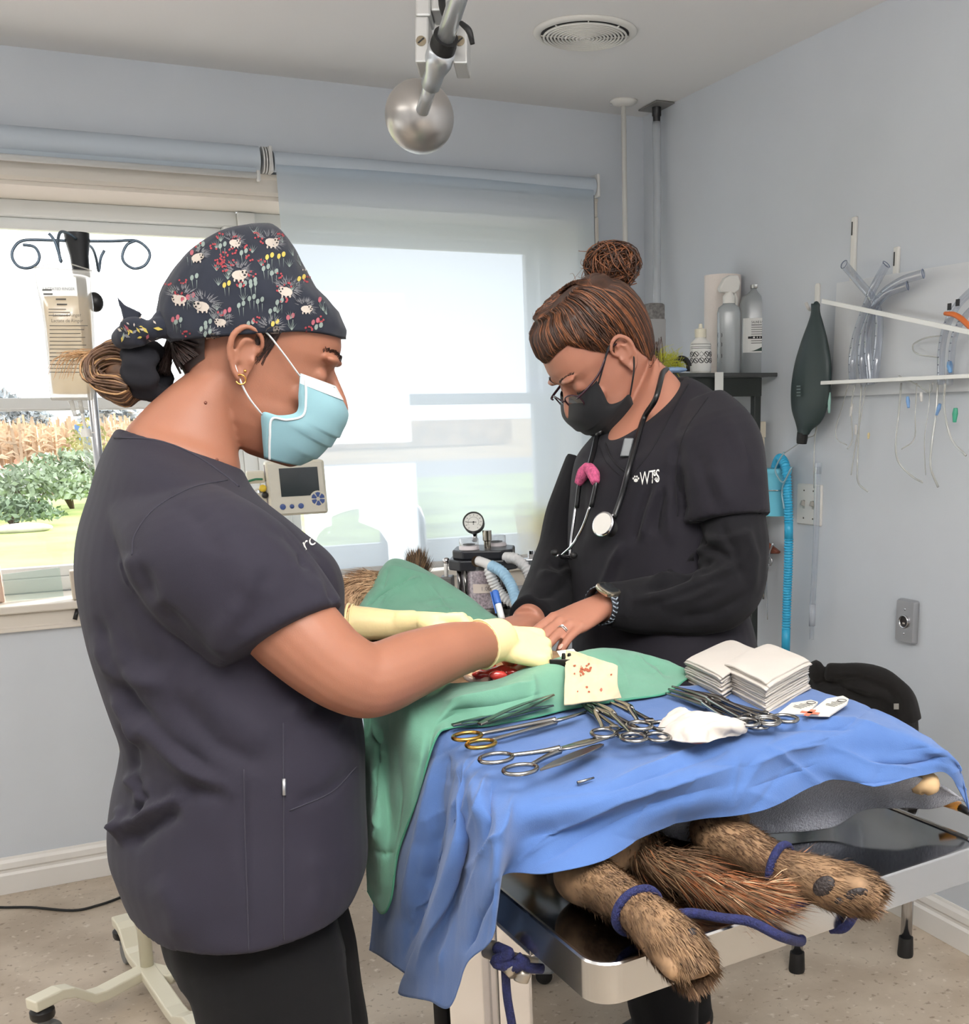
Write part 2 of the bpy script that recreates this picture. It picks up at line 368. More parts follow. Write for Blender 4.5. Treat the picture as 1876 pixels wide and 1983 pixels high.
for i, (x, y, w_, h) in enumerate(((10,818,3.4,4.2),(66,822,2.2,2.6),(215,826,4,2.8))):
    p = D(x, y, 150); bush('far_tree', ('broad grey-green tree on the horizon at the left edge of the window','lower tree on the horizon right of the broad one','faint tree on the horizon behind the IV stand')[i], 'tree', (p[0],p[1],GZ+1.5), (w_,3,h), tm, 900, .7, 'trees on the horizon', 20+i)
mp = Z(172,925,GZ); mb = MB().box(mp+V(0,0,.9),(.5,.3,1.8)); tag(mb.build('blue_bin', mat('blue_bin_paint', (96,128,170), .5), smooth=False, bevel=.03), 'tall pale blue bin by the road, behind the IV stand', 'bin')
# roof eave and wall return over the window are outside the view; the sky
W = bpy.data.worlds.new('World'); SC.world = W; W.use_nodes = True
bg = W.node_tree.nodes['Background']; bg.inputs['Color'].default_value = (.93,.965,1,1); bg.inputs['Strength'].default_value = 2.9
sd = bpy.data.lights.new('sun','SUN'); so = bpy.data.objects.new('sun', sd); COL.objects.link(so)
sd.energy = 11; sd.angle = math.radians(.6); sd.color = (1,.95,.86)
so.rotation_euler = Vector((1.54,1.0,.5)).to_track_quat('Z','Y').to_euler(); so.location = (6,8,5)
# added fill lights for the room, out of view, not fixtures that it has
def area(name, loc, size, power, col=(1,1,1), rot=(0,0,0)):
    l = bpy.data.lights.new(name,'AREA'); l.shape = 'RECTANGLE'; l.size, l.size_y = size; l.energy = power; l.color = col
    o = bpy.data.objects.new(name, l); COL.objects.link(o); o.location = loc; o.rotation_euler = rot; return o
area('ceiling_fill', (.6,-.2,ZC-.03), (1.2,.6), 22, (1,.97,.93))
area('upward_fill', (.3,.05,1.95), (1.0,.6), 105, (1,.985,.97), (PI,0,0))  # added unseen fill, faces up to brighten the ceiling and upper walls
area('ceiling_fill', (-1.0,1.6,ZC-.03), (.6,1.2), 14, (1,.97,.93))
# surgical lamp head hangs out of view above the table: warm spot on the incision
sp = bpy.data.lights.new('surgical_lamp','SPOT'); sp.energy = 45; sp.spot_size = math.radians(17); sp.spot_blend = .6; sp.shadow_soft_size = .06; sp.color = (1,.86,.55)
spo = bpy.data.objects.new('surgical_lamp', sp); COL.objects.link(spo); tgt = D(925,1255,1.62); spo.location = tgt+V(-.15,.35,1.0)
spo.rotation_euler = (Vector(spo.location)-Vector(tgt)).to_track_quat('Z','Y').to_euler()
SC.view_settings.view_transform = 'Standard'; SC.view_settings.look = 'None'; SC.view_settings.exposure = .14; SC.view_settings.gamma = 1
SC.cycles.use_denoising = True; SC.cycles.use_adaptive_sampling = True; SC.cycles.adaptive_threshold = .03
try: SC.cycles.denoiser = 'OPENIMAGEDENOISE'
except Exception: pass
SC.cycles.max_bounces = 8; SC.cycles.diffuse_bounces = 4; SC.cycles.glossy_bounces = 4; SC.cycles.transmission_bounces = 6; SC.cycles.transparent_max_bounces = 16
SC.cycles.sample_clamp_indirect = 6; SC.cycles.caustics_reflective = False; SC.cycles.caustics_refractive = False

# ------------------------------------------------------------------ roller blinds
YBL = 3.745
def blind_material():
    m = bpy.data.materials.new('translucent_blind_fabric'); m.use_nodes = True; nt = m.node_tree; N = nt.nodes; L = nt.links; N.clear()
    out = N.new('ShaderNodeOutputMaterial'); d = N.new('ShaderNodeBsdfDiffuse'); t = N.new('ShaderNodeBsdfTranslucent'); g = N.new('ShaderNodeBsdfRefraction')
    d.inputs['Color'].default_value = (*lin((205,215,222)),1); t.inputs['Color'].default_value = (*lin((222,234,246)),1)
    g.inputs['Color'].default_value = (*lin((225,232,240)),1); g.inputs['IOR'].default_value = 1.01; g.inputs['Roughness'].default_value = .22
    a = N.new('ShaderNodeMixShader'); a.inputs[0].default_value = .60; L.new(d.outputs[0], a.inputs[1]); L.new(t.outputs[0], a.inputs[2])
    b = N.new('ShaderNodeMixShader'); b.inputs[0].default_value = .20; L.new(a.outputs[0], b.inputs[1]); L.new(g.outputs[0], b.inputs[2])
    L.new(b.outputs[0], out.inputs['Surface']); return m
bl_m = blind_material(); tube_m = mat('blind_tube_fabric', (190,200,210), .6); brk = mat('blind_bracket', (214,214,212), .4)
X0 = float(ON(536,345,1,YBL)[0]); X1 = float(ON(1150,385,1,YBL)[0]); ZT = float(ON(840,352,1,YBL)[2])
t = thing('roller_blind', 'pale blue translucent roller blind pulled down, sunlit patch on it', 'blind')
G = [[(x, YBL+.004*math.sin(x*5+z*2)*.4, z) for x in np.linspace(X0,X1,24)] for z in np.linspace(.955, ZT+.02, 16)]
MB().grid(G).build('fabric', bl_m, t)
MB().box(((X0+X1)/2, YBL, .945), (X1-X0, .012, .022)).build('hem_bar', brk, t, smooth=False, bevel=.003)
rt = MB(); rt.lathe([(.001,X0-.002),(.030,X0-.002),(.030,X1+.012),(.001,X1+.012)], (0,YBL+.028,ZT+.028), (1,0,0), 24); rt.build('roller_tube', tube_m, t, angle=50)
for bx_ in (X1+.020, X0-.012): MB().box((bx_, YBL+.035, ZT+.03), (.011,.075,.075)).build('bracket', brk, t, smooth=False, bevel=.004)
MB().tube([(X1-.002,YBL-.004,ZT-.005),(X1-.002,YBL-.004,1.1)], .0012, 6).build('cord', mat('grey_cord', (120,126,134), .7), t)
xa = float(ON(498,346,1,YBL)[0]); zb = float(ON(498,340,1,YBL)[2])
t = thing('roller_blind', 'pale grey roller blind rolled right up above the bare left window', 'blind')
rt = MB(); rt.lathe([(.001,-1.7),(.036,-1.7),(.036,X0-.045),(.001,X0-.045)], (0,YBL+.028,ZT+.032), (1,0,0), 24); rt.build('roller_tube', tube_m, t, angle=50)
MB().tube([(-1.68,YBL,zb),(xa,YBL,zb)], .009, 12).build('hem_bar', brk, t)
MB().box((xa+.004,YBL,zb-.001),(.01,.024,.03)).build('hem_end_cap', brk, t, smooth=False, bevel=.003)
bk = MB()
for dx in (-.036,-.028,-.020): bk.lathe([(.001,0),(.038,0),(.038,.004),(.001,.004)], (X0+dx,YBL+.028,ZT+.03), (1,0,0), 24)
bk.build('bracket', brk, t, angle=40)
MB().grid([[(x,YBL+.008,z) for x in np.linspace(-1.68,X0-.06,6)] for z in (zb,ZT+.03)]).build('fabric', bl_m, t)
# behind the blind on the sill
jm = mat('white_jug_plastic', (210,214,216), .4)
jx, jy = 1.20, 3.905
t = thing('jug', 'large jug behind the blind, showing as a shadow on the sunlit fabric', 'jug', loc=(jx,jy,WZ0+.008))
j = MB(); z0 = WZ0+.0085
def rr_ring(w_, d_, z, n=24, e=3.2): return [(jx+w_*np.sign(math.cos(a))*abs(math.cos(a))**(2/e), jy+d_*np.sign(math.sin(a))*abs(math.sin(a))**(2/e), z) for a in np.linspace(0,2*PI,n,endpoint=False)]
j.loft([rr_ring(.075,.055,z0), rr_ring(.080,.06,z0+.02), rr_ring(.080,.06,z0+.17), rr_ring(.066,.05,z0+.215), rr_ring(.034,.03,z0+.248), rr_ring(.022,.022,z0+.26), rr_ring(.022,.022,z0+.275)])
j.build('body', jm, t)
MB().lathe([(.001,0),(.026,0),(.026,.026),(.001,.026)], (jx,jy,z0+.275)).build('cap', jm, t, angle=40)
MB().tube([(jx-.02,jy,z0+.258),(jx-.065,jy,z0+.25),(jx-.088,jy,z0+.215),(jx-.080,jy,z0+.165)], .009, 10).build('handle', jm, t)
adopt(t)
ym = clear_mat('yellow_sharps_plastic', (240,216,60), .02, .95, .2, .25)
sx0 = float(ON(1010,1040,1,3.86)[0]); t = thing('sharps_container', 'yellow sharps container blurred behind the blind on the sill', 'container', loc=(sx0+.1,3.86,WZ0+.008))
c = MB(); zt = float(ON(1040,1000,1,3.82)[2]); ww = .125
def rc(w_, d_, z): return [(sx0+.115+w_*a, 3.84+d_*b_, z) for a, b_ in ((-1,-1),(1,-1),(1,1),(-1,1))]
c.loft([rc(ww*.86,.05,WZ0+.009), rc(ww,.06,zt)]); c.build('bin', ym, t, smooth=False, bevel=.006)
c = MB(); c.loft([rc(ww*1.03,.062,zt), rc(ww*1.03,.062,zt+.012), rc(ww*.95,.055,zt+.05)]); c.build('lid', clear_mat('pale_yellow_lid', (240,236,176), .02, .8, .2, .2), t, smooth=False, bevel=.004)
adopt(t)
# odds and ends on the left sill
bx = MB(); p0 = ON(150,1162,2,WZ0+.008); bx.box((p0[0]+.03,p0[1]+.02,WZ0+.009+.045),(.085,.05,.09)); tag(bx.build('small_carton', mat('beige_carton', (196,184,168), .6), smooth=False, bevel=.004), 'small beige carton on the window sill behind the grey-clad person', 'carton')
bx = MB(); p0 = ON(-6,1168,2,WZ0+.008); bx.box((p0[0]-.02,p0[1]+.02,WZ0+.009+.055),(.085,.05,.11)); tag(bx.build('small_carton', mat('pinkish_carton', (206,176,158), .6), smooth=False, bevel=.004), 'pinkish carton at the left end of the window sill', 'carton')
gl = MB(); p0 = ON(12,1166,2,WZ0+.009); p1 = ON(122,1150,2,WZ0+.009); p1[1] = p0[1]+.03
gl.prism([p0, p1, p1+V(0,.05,.085), p0+V(0,.05,.08)], (0,.003,0)); tag(gl.build('glass_plate', clear_mat('greenish_glass', (205,228,220), .08, .3, .03, .1), smooth=False), 'loose greenish glass plate leaning on the window sill', 'glass plate')
# ------------------------------------------------------------------ people
skin = mat('skin', (152,102,80), .5, spec=.35, noise=(9, .06), bump=(700, .06), sss=.12)
skin2 = mat('skin_fair', (172,118,97), .5, spec=.35, noise=(9, .06), bump=(700, .06), sss=.12)
scrub_l = cloth_mat('charcoal_scrub_cloth', (34,31,42), .8, 1200, .12, noise=.05, sheen=.04)
scrub_r = cloth_mat('black_scrub_cloth', (23,20,28), .8, 1200, .12, noise=.05, sheen=.04)
under_r = cloth_mat('black_jersey', (17,16,20), .9, 1000, .12, noise=.05, sheen=.03)
pants_m = cloth_mat('black_trouser_cloth', (10,10,12), .9, 1000, .12, noise=.05, sheen=.02)
hair_l = mat('brown_blond_hair', (92,66,48), .5, spec=.4, noise=(70, .45)); hair_tip = mat('blond_hair_ends', (164,126,86), .5, noise=(90,.25))
hair_d = mat('dark_brown_hair', (52,38,34), .45, spec=.4, noise=(60,.3))
hair_r = mat('chestnut_hair', (66,42,30), .42, spec=.45, noise=(60, .4)); hair_r2 = mat('chestnut_hair_light', (128,78,48), .42, noise=(80,.3))

def proj(P):
    q = np.asarray(P, float)-CAM; d = q@CF
    return PX+F*(q@CR)/d, PY-F*(q@CU)/d, d
def folds(o, lines, sharp=0):
    """press creases into a cloth mesh: each line = (points in view, width, height in m), only on the side that faces the lens"""
    me = o.data; n = len(me.vertices); co = np.empty(n*3); me.vertices.foreach_get('co', co); co = co.reshape(-1,3)
    no = np.empty(n*3); me.vertex_normals.foreach_get('vector', no); no = no.reshape(-1,3)
    x, y, d = proj(co); face = np.clip(-((co-CAM)/np.linalg.norm(co-CAM,axis=1)[:,None]*no).sum(1)*2.5, 0, 1)
    off = np.zeros(n)
    for pts, wd, amp in lines:
        p = np.asarray(pts, float); best = np.full(n, 1e9); fade = np.ones(n); L = len(p)-1
        for i in range(L):
            a, b = p[i], p[i+1]; ab = b-a; t = np.clip(((x-a[0])*ab[0]+(y-a[1])*ab[1])/(ab@ab), 0, 1)
            dd = np.hypot(x-a[0]-t*ab[0], y-a[1]-t*ab[1]); k = dd < best
            best[k] = dd[k]; s = (i+t)/L; fade[k] = np.clip(np.minimum(s, 1-s)*5, 0, 1)[k]
        # sharp on one side, soft on the other reads as cloth
        off += amp*fade*(np.exp(-best/(wd*.8)) if sharp else np.exp(-(best/wd)**2))
    co += no*(off*face)[:,None]; me.vertices.foreach_set('co', co.ravel()); me.update()
def ripple(o, sc, amp, seed=0):
    """large soft unevenness of worn cloth"""
    me = o.data; n = len(me.vertices); co = np.empty(n*3); me.vertices.foreach_get('co', co); co = co.reshape(-1,3)
    no = np.empty(n*3); me.vertex_normals.foreach_get('vector', no); no = no.reshape(-1,3); g = np.random.default_rng(seed); off = np.zeros(n)
    for k in range(9):
        w_ = g.normal(size=3)*sc*(1+.5*k/3); off += np.sin(co@w_+g.random()*6)/(1+.4*k)
    co += no*(amp*off/2.5)[:,None]; me.vertices.foreach_set('co', co.ravel()); me.update()
def ringv(c, A, B, n=40, e=2.15):
    th = np.linspace(0, 2*PI, n, endpoint=False); co, si = np.cos(th), np.sin(th)
    k = 2/e; X = np.sign(co)*np.abs(co)**k; Y = np.sign(si)*np.abs(si)**k
    return np.asarray(c)+np.outer(X, A)+np.outer(Y, B)
def rows_loft(mb, rows, fwd, lat, e=2.15, seg=6, n=44):
    """rows of (left x, left y, right x, right y, depth, half breadth): body rings that show that outline"""
    fwd, lat = unit(fwd), unit(lat); fr, lr, fd = fwd@CR, lat@CR, fwd@CF; P = []
    for xl, yl, xr, yr, d, b in rows:
        tx = [xl, yl, xr, yr]; cur = list(tx)
        for _ in range(6):                  # settle so that the finished ring spans exactly this outline
            h = (cur[2]-cur[0])/2*d/F; k = math.sqrt(max(.05, 1-(b*lr/h)**2)); sl = fd/fr
            Lp, Rp = D(cur[0], cur[1], d-h*sl*k), D(cur[2], cur[3], d+h*sl*k); c = (Lp+Rp)/2; A = (Rp-Lp)/2*k
            X, Y, _d = proj(ringv(c, A, lat*b, 120, e)); i, j = int(np.argmin(X)), int(np.argmax(X))
            for q, v in enumerate((X[i], Y[i], X[j], Y[j])): cur[q] += (tx[q]-v)*(.9 if q in (0,2) else .5)
        P.append(np.hstack([c, A, lat*b]))
    P = cr_path(np.array(P), (len(P)-1)*seg+1)
    mb.loft([ringv(p[:3], p[3:6], p[6:9], n, e) for p in P]); return mb
def limb(mb, pts, n=20, flat=1.0, up=None, extra=0):
    P = np.array([D(p[0], p[1], p[2]) for p in pts]); return mb.tube(P, [p[3]+extra for p in pts], n, flat=flat, up=up)

def hand(mb, W, f, nrm, thumb, sc=1.0, curl=((.2,.3,.2),)*4, spread=.05, thumb_dir=(.6,.75,.35), infl=0, tcurl=.3):
    """palm, four fingers and a thumb added to mb; returns finger joints"""
    f = unit(f); nrm = unit(nrm-f*np.dot(nrm,f)); s = np.cross(f, nrm); s = s if np.dot(s, thumb) > 0 else -s
    W = np.asarray(W, float); R = []
    for t, w_, h, dz in ((-.25,.025,.019,0),(0,.026,.018,0),(.25,.031,.017,0),(.55,.036,.015,0),(.85,.038,.0125,-.001),(1.0,.036,.010,-.001)):
        R.append(ringv(W+f*t*.09*sc-nrm*dz*sc, s*(w_*sc+infl), nrm*(h*sc+infl), 20, 2.4))
    mb.loft(R); mb.ell(W+f*.035*sc+s*.020*sc+nrm*.006*sc, (.030*sc+infl,.016*sc+infl,.016*sc+infl), (unit(f+s*.3), s, nrm))
    J = []
    for i, (off, b0, ln, rad) in enumerate(((.0285,.084,.074,.0088),(.0095,.089,.082,.009),(-.0095,.086,.076,.0086),(-.0275,.078,.060,.0076))):
        fd = unit(f+s*spread*(1.5-i)*.6); p = W+f*b0*sc+s*off*sc; q = [p-f*.03*sc, p]; a = 0
        for k, fr in enumerate((.46,.30,.24)):
            a += curl[i][k]; p = p+(fd*math.cos(a)+nrm*math.sin(a))*ln*fr*sc; q.append(p)
        mb.tube(np.array(q), np.array([rad*1.05, rad*1.1, rad*.98, rad*.93, rad*.72])*sc+infl, 12)
        mb.ell(q[-1], rad*.74*sc+infl, n=10, m=8); mb.ell(q[2], rad*1.02*sc+infl, n=10, m=8); mb.ell(q[1]-nrm*.002*sc, rad*1.12*sc+infl, n=10, m=8); J.append(q)
    td = unit(f*thumb_dir[0]+s*thumb_dir[1]+nrm*thumb_dir[2]); p = W+f*.022*sc+s*.020*sc+nrm*.004*sc; q = [p]
    for k, l_ in enumerate((.042,.034,.026)):
        p = p+td*l_*sc; q.append(p); td = unit(td+(f*.5-s*.35+nrm*.2)*tcurl)
    mb.tube(np.array(q), np.array([.013,.0115,.010,.0075])*sc+infl, 12); mb.ell(q[-1], .0076*sc+infl, n=10, m=8); J.append(q)
    return J, s

class Head:
    def __init__(s, ear_px, d, fwd, side, pitch, sc=1.0):
        """ear_px: the near ear canal in view; side=+1 when her left ear is the near one"""
        fwd = unit(fwd-V(0,0,1)*fwd[2]); left = np.cross(V(0,0,1), fwd); c, q = math.cos(pitch), math.sin(pitch)
        s.x = fwd*c-V(0,0,1)*q; s.z = fwd*q+V(0,0,1)*c; s.y = left; s.side = side; s.sc = sc
        s.o = D(*ear_px, d)-s.y*side*.074*sc
    def __call__(s, x, y, z): return s.o+(s.x*x+s.y*y+s.z*z)*s.sc
    SL = [(-.120,.082,.030,.020),(-.112,.094,.004,.034),(-.100,.099,-.02,.043),(-.080,.100,-.045,.054),(-.060,.104,-.068,.060),(-.040,.103,-.084,.064),(-.020,.100,-.092,.067),
          (0,.097,-.097,.069),(.018,.0945,-.100,.0715),(.034,.1015,-.102,.0745),(.055,.1005,-.102,.0765),(.080,.092,-.097,.0755),(.100,.076,-.086,.068),(.114,.05,-.064,.052),(.122,.018,-.03,.026)]
    def skull(s, mb, infl=0):
        R = []
        for z, xf, xb, w_ in s.SL:
            th = np.linspace(0, 2*PI, 40, endpoint=False); r = []
            xc = xb*.35+xf*.0; xc = min(xf-.02, (-.02 if z > -.06 else .02))
            for t in th:
                c, q = math.cos(t), math.sin(t); X = (xf-xc if c > 0 else xc-xb)+infl; e = 2.5 if c > 0 else 2.1
                r.append(s(xc+X*np.sign(c)*abs(c)**(2/e), (w_+infl)*np.sign(q)*abs(q)**(2/e), z+(infl if z > .1 else 0)))
            R.append(r)
        mb.loft(R); return mb
    def surf(s, t, z, infl=0):
        k = np.array(s.SL); zz = min(max(z, k[0,0]), k[-1,0]); xf, xb, w_ = (np.interp(zz, k[:,0], k[:,i]) for i in (1,2,3))
        xc = min(xf-.02, (-.02 if zz > -.06 else .02)); c, q = math.cos(t), math.sin(t); e = 2.5 if c > 0 else 2.1
        return s(xc+((xf-xc if c > 0 else xc-xb)+infl)*np.sign(c)*abs(c)**(2/e), (w_+infl)*np.sign(q)*abs(q)**(2/e), z+(infl if z > .1 else 0))
    def face(s, mb):
        mb.tube([s(.090,0,.026), s(.104,0,.008), s(.119,0,-.014), s(.122,0,-.026), s(.105,0,-.034)], [.007,.008,.0105,.011,.007], 12)      # nose
        for y in (-1, 1):
            mb.ell(s(.112,y*.010,-.027), (.010*s.sc,.007*s.sc,.007*s.sc), (s.x,s.y,s.z))
            mb.ell(s(.094,y*.032,.036), (.012*s.sc,.026*s.sc,.007*s.sc), (s.x,s.y,s.z))        # brow ridge
            mb.ell(s(.083,y*.032,.010), .0135*s.sc)                                             # lidded eye
            mb.ell(s(.074,y*.044,-.022), (.022*s.sc,.018*s.sc,.016*s.sc), (s.x,s.y,s.z))       # cheek
        return mb
    def ear(s, mb, side):
        q = lambda x, y, z: s(x, side*(.072+y), z)
        ax = (unit(s.x*.95+s.z*.1), unit(s.y*side+s.x*-.35), unit(s.z*.95-s.x*.25))
        mb.ell(q(-.008,.004,.004), (.015*s.sc,.0045*s.sc,.029*s.sc), ax)
        mb.tube([q(.008,.004,.010), q(.012,.008,.024), q(.002,.013,.036), q(-.014,.016,.036), q(-.024,.018,.020), q(-.023,.016,.0), q(-.014,.012,-.018), q(-.004,.008,-.028)], [.003,.0036,.0042,.0045,.0046,.0042,.004,.005], 10)
        mb.ell(q(-.001,.006,-.026), (.0075*s.sc,.004*s.sc,.0095*s.sc), (s.x,s.y,s.z))
        mb.tube([q(.0,.008,.022), q(-.010,.012,.022), q(-.015,.012,.006), q(-.010,.010,-.008)], .003, 8)
        mb.ell(q(.006,.006,-.002), (.004*s.sc,.004*s.sc,.007*s.sc), (s.x,s.y,s.z)); return mb
    MASK = [((.0645,.0045),(.103,.0047),.066),((.0698,-.020),(.1297,-.024),.066),((.0740,-.043),(.127,-.0523),.064),((.0547,-.0553),(.122,-.067),.066),((.034,-.0593),(.1154,-.0803),.066),((.0400,-.0853),(.1036,-.0987),.058),((.0500,-.1160),(.0905,-.1120),.046)]
    def mask(s, o=0.004, rows=None):
        rows = rows or s.MASK; R = []
        P = cr_path(np.array([(a[0],a[1],b[0],b[1],w_) for a, b, w_ in rows]), 49)
        for i, (xs, zs, xf, zf, w_) in enumerate(P):
            r = []; pl = .0032*((i % 10)/10)*(1 if 9 < i < 40 else 0)
            for t in np.linspace(-PI/2, PI/2, 41):
                c, q = abs(math.cos(t)), math.sin(t); e = c**.72
                r.append(s(xs+(xf-xs+o)*e+pl*c, (w_+o)*np.sign(q)*abs(q)**.85, zs+(zf-zs)*e))
            R.append(r)
        return np.array(R)

def strands(mb, curves, r=.0009, mi=0, n=4):
    for c in curves: mb.tube(c, [r, r, r*.8, r*.35] if len(c) >= 4 else [r, r*.6], n, seg=max(8, len(c)*4), mi=mi, caps=False)

# ================================================================== person on the left
UP = V(0,0,1)
fw1 = V(1,0,0); la1 = V(0,1,0)
hd_f = unit(CR*.985+unit(CF-UP*CF[2])*.17)
H1 = Head((482,695), 1.44, hd_f, -1, math.radians(21), 1.0)
DL = 1.50
rowsL = [(227,832,466,914,DL,.090),(217,850,476,936,DL,.122),(205,872,490,958,DL,.164),(190,908,513,980,DL,.200),(173,965,553,1010,DL,.212),(156,1020,594,1042,DL,.212),(147,1075,640,1080,DL,.210),(146,1125,660,1120,DL,.207),(153,1180,663,1175,DL,.203),(170,1250,661,1250,DL,.198),(192,1320,668,1315,DL,.198),(214,1380,692,1370,DL,.200),(236,1440,703,1430,DL,.203),(234,1490,705,1480,DL,.205),(222,1550,706,1540,DL,.208),(214,1610,708,1600,DL,.212),(216,1660,707,1650,DL,.214),(230,1700,698,1682,DL,.214),(248,1742,682,1715,DL,.213)]
me_rows = lambda rows, k: [(xl+k, yl, xr-k, yr, d, b-k*d/F) for xl, yl, xr, yr, d, b in rows]
neckL = [(250,900,465,950,DL,.070),(240,842,466,908,1.49,.080),(262,810,462,880,1.49,.066),(300,772,456,836,1.49,.057),(345,735,452,790,1.49,.053),(390,705,455,748,1.49,.050)]
nearArm = [(420,1075,1.38,.045),(480,1135,1.345,.055),(570,1222,1.34,.056),(640,1285,1.35,.050),(700,1316,1.37,.0475),(740,1312,1.385,.0455),(800,1286,1.42,.043),(870,1261,1.47,.038),(930,1248,1.525,.0315),(960,1240,1.55,.029)]
farArm = [(420,1010,1.68,.058),(520,1110,1.72,.050),(600,1180,1.74,.040),(650,1202,1.74,.030),(715,1208,1.74,.0245),(765,1209,1.74,.0205),(805,1208,1.74,.020)]
p1 = MB(); H1.skull(p1); H1.face(p1); H1.ear(p1, -1); H1.ear(p1, 1); rows_loft(p1, neckL, fw1, la1)
rows_loft(p1, me_rows(rowsL[3:], 40), fw1, la1); limb(p1, nearArm); limb(p1, farArm)
Wn = D(945,1240,1.55); fn = unit(CR*.80+CF*.40-CU*.12)
nh = dict(f=fn, nrm=unit(-CU*.75+CF*.65-CR*.2), thumb=CU+CF, sc=.98, curl=((1.35,.55,.3),(1.4,.5,.3),(1.4,.55,.3),(1.45,.6,.3)), thumb_dir=(.55,.12,.75), tcurl=.5)
hand(p1, Wn, **nh)
Wf = D(800,1209,1.74); ff = unit(CR*.97-CU*.03-CF*.10)
fh = dict(f=ff, nrm=unit(-CU-CF*.25), thumb=-CF, sc=.98, curl=((1.0,1.0,.5),(1.05,1.0,.5),(1.1,1.0,.5),(1.1,1.0,.5)), thumb_dir=(.8,.3,.4), tcurl=.25)
hand(p1, Wf, **fh)
for s_, x0, x1 in ((-1,490,520),(1,535,560)):     # legs and feet
    b0 = D(x0, 1700, DL+s_*.085); kn = V(b0[0]+.02,b0[1],.48); an = V(b0[0],b0[1],.09)
    p1.tube([b0+V(0,0,.05), b0-V(0,0,.05), kn, an, an-V(0,0,.05)], [.07,.075,.055,.042,.042], 20); p1.tube([an-V(.06,0,.05), an+V(.06,0,-.05), an+V(.17,0,-.062)], [.036,.036,.022], 14)
person1 = fuse('person', p1, .003, skin, None, 5)
tag(person1, 'person in charcoal scrubs and dark patterned cap, gloved hands at the incision', 'person')
# trousers
t = MB()
for s_, x0 in ((-1,490),(1,535)):
    b0 = D(x0, 1700, DL+s_*.085); kn = V(b0[0]+.02,b0[1],.48); an = V(b0[0],b0[1],.07)
    t.tube([b0-V(0,0,.02), b0-V(-.005,0,.12), kn, an], [.085,.098,.092,.085], 28)
rows_loft(t, [(275,1600,655,1600,DL,.15),(285,1700,652,1690,DL,.16),(308,1800,655,1780,DL,.16),(325,1870,672,1850,DL,.15)], fw1, la1)
tr1 = fuse('trousers', t, .006, pants_m, person1, 8); ripple(tr1, 16, .004, 3)
sh = MB()
for s_, x0 in ((-1,490),(1,535)):
    b0 = D(x0, 1700, DL+s_*.085); sh.tube([V(b0[0]-.09,b0[1],.045), V(b0[0]+.03,b0[1],.05), V(b0[0]+.13,b0[1],.035), V(b0[0]+.19,b0[1],.03)], [.035,.045,.036,.022], 18)
sh1 = fuse('shoes', sh, .005, mat('black_shoe', (25,25,27), .5), person1, 3)
# scrub top: torso plus both short sleeves
s_ = MB(); rows_loft(s_, rowsL, fw1, la1)
def sleeve(mb, path, n=36, seg=18):
    """path of (upper x, upper y, lower x, lower y, depth): sleeve rings seen edge to edge, round in depth"""
    P = []
    for x0, y0, x1, y1, d in path:
        a, b = D(x0,y0,d), D(x1,y1,d); c = (a+b)/2; A = (a-b)/2; P.append(np.hstack([c, A, CF*np.linalg.norm(A)*.95]))
    P = cr_path(np.array(P), seg); mb.loft([ringv(p[:3], p[3:6], p[6:9], n, 2.1) for p in P])
sleeve(s_, [(385,925,215,1010,1.40),(470,968,243,1060,1.35),(545,1020,268,1125,1.335),(602,1085,320,1200,1.335),(640,1140,388,1262,1.34),(657,1166,432,1292,1.34)])
sleeve(s_, [(420,960,360,1080,1.68),(520,1000,440,1120,1.70),(600,1060,520,1180,1.70),(650,1110,590,1215,1.70)])
top1 = fuse('scrub_top', s_, .004, scrub_l, person1, 8, grow=.003)
ripple(top1, 14, .0022, 5)
folds(top1, [([(262,1080),(300,1170),(360,1235),(430,1293)], 16, -.013), ([(250,1070),(262,1120),(330,1195)], 22, .008), ([(275,1150),(330,1210),(420,1285)], 14, .008),
  ([(480,985),(560,1040),(600,1090),(625,1125)], 20, -.005), ([(545,1010),(590,1060),(600,1100)], 10, -.008), ([(560,1000),(620,1075),(640,1130),(655,1180)], 9, -.008),
  ([(172,1230),(230,1310),(330,1330)], 20, .010), ([(205,1300),(260,1370),(330,1440),(440,1520)], 15, -.012), ([(250,1390),(300,1420),(360,1480),(460,1545)], 20, .014), ([(180,1190),(215,1280),(262,1350)], 12, -.008), ([(215,1340),(250,1400),(275,1450)], 10, .009), ([(230,1400),(255,1450),(262,1500)], 9, -.010),
  ([(222,1610),(250,1600),(320,1560),(360,1530)], 13, .015), ([(240,1640),(290,1600),(350,1565)], 18, -.012), ([(240,1500),(275,1530),(278,1570)], 12, .011), ([(262,1500),(282,1545),(262,1590)], 7, -.011), ([(300,1560),(380,1530),(450,1540)], 18, -.008), ([(226,1560),(240,1590),(232,1640)], 8, .010),
  ([(472,1480),(474,1600),(478,1720),(482,1840)], 8, -.004), ([(555,1400),(590,1340),(620,1300)], 18, .007), ([(180,1150),(260,1260),(330,1300)], 26, -.005), ([(365,1290),(440,1380),(560,1440)], 36, .007), ([(330,1340),(420,1440),(520,1490)], 20, -.006), ([(600,1400),(630,1350),(655,1320)], 12, -.006), ([(640,1420),(665,1380),(688,1360)], 10, .005),
  ([(690,1480),(640,1530),(570,1560)], 14, -.004), ([(480,1160),(430,1220),(415,1275)], 26, .006), ([(400,1000),(470,1090),(520,1180)], 40, .005), ([(330,960),(390,1010),(430,1080)], 20, -.004), ([(520,1100),(500,1160),(470,1230)], 16, -.004), ([(300,1700),(340,1760),(350,1830)], 26, .006), ([(600,1640),(620,1720),(600,1790)], 24, .005), ([(400,1600),(420,1720),(425,1830)], 30, -.004)])
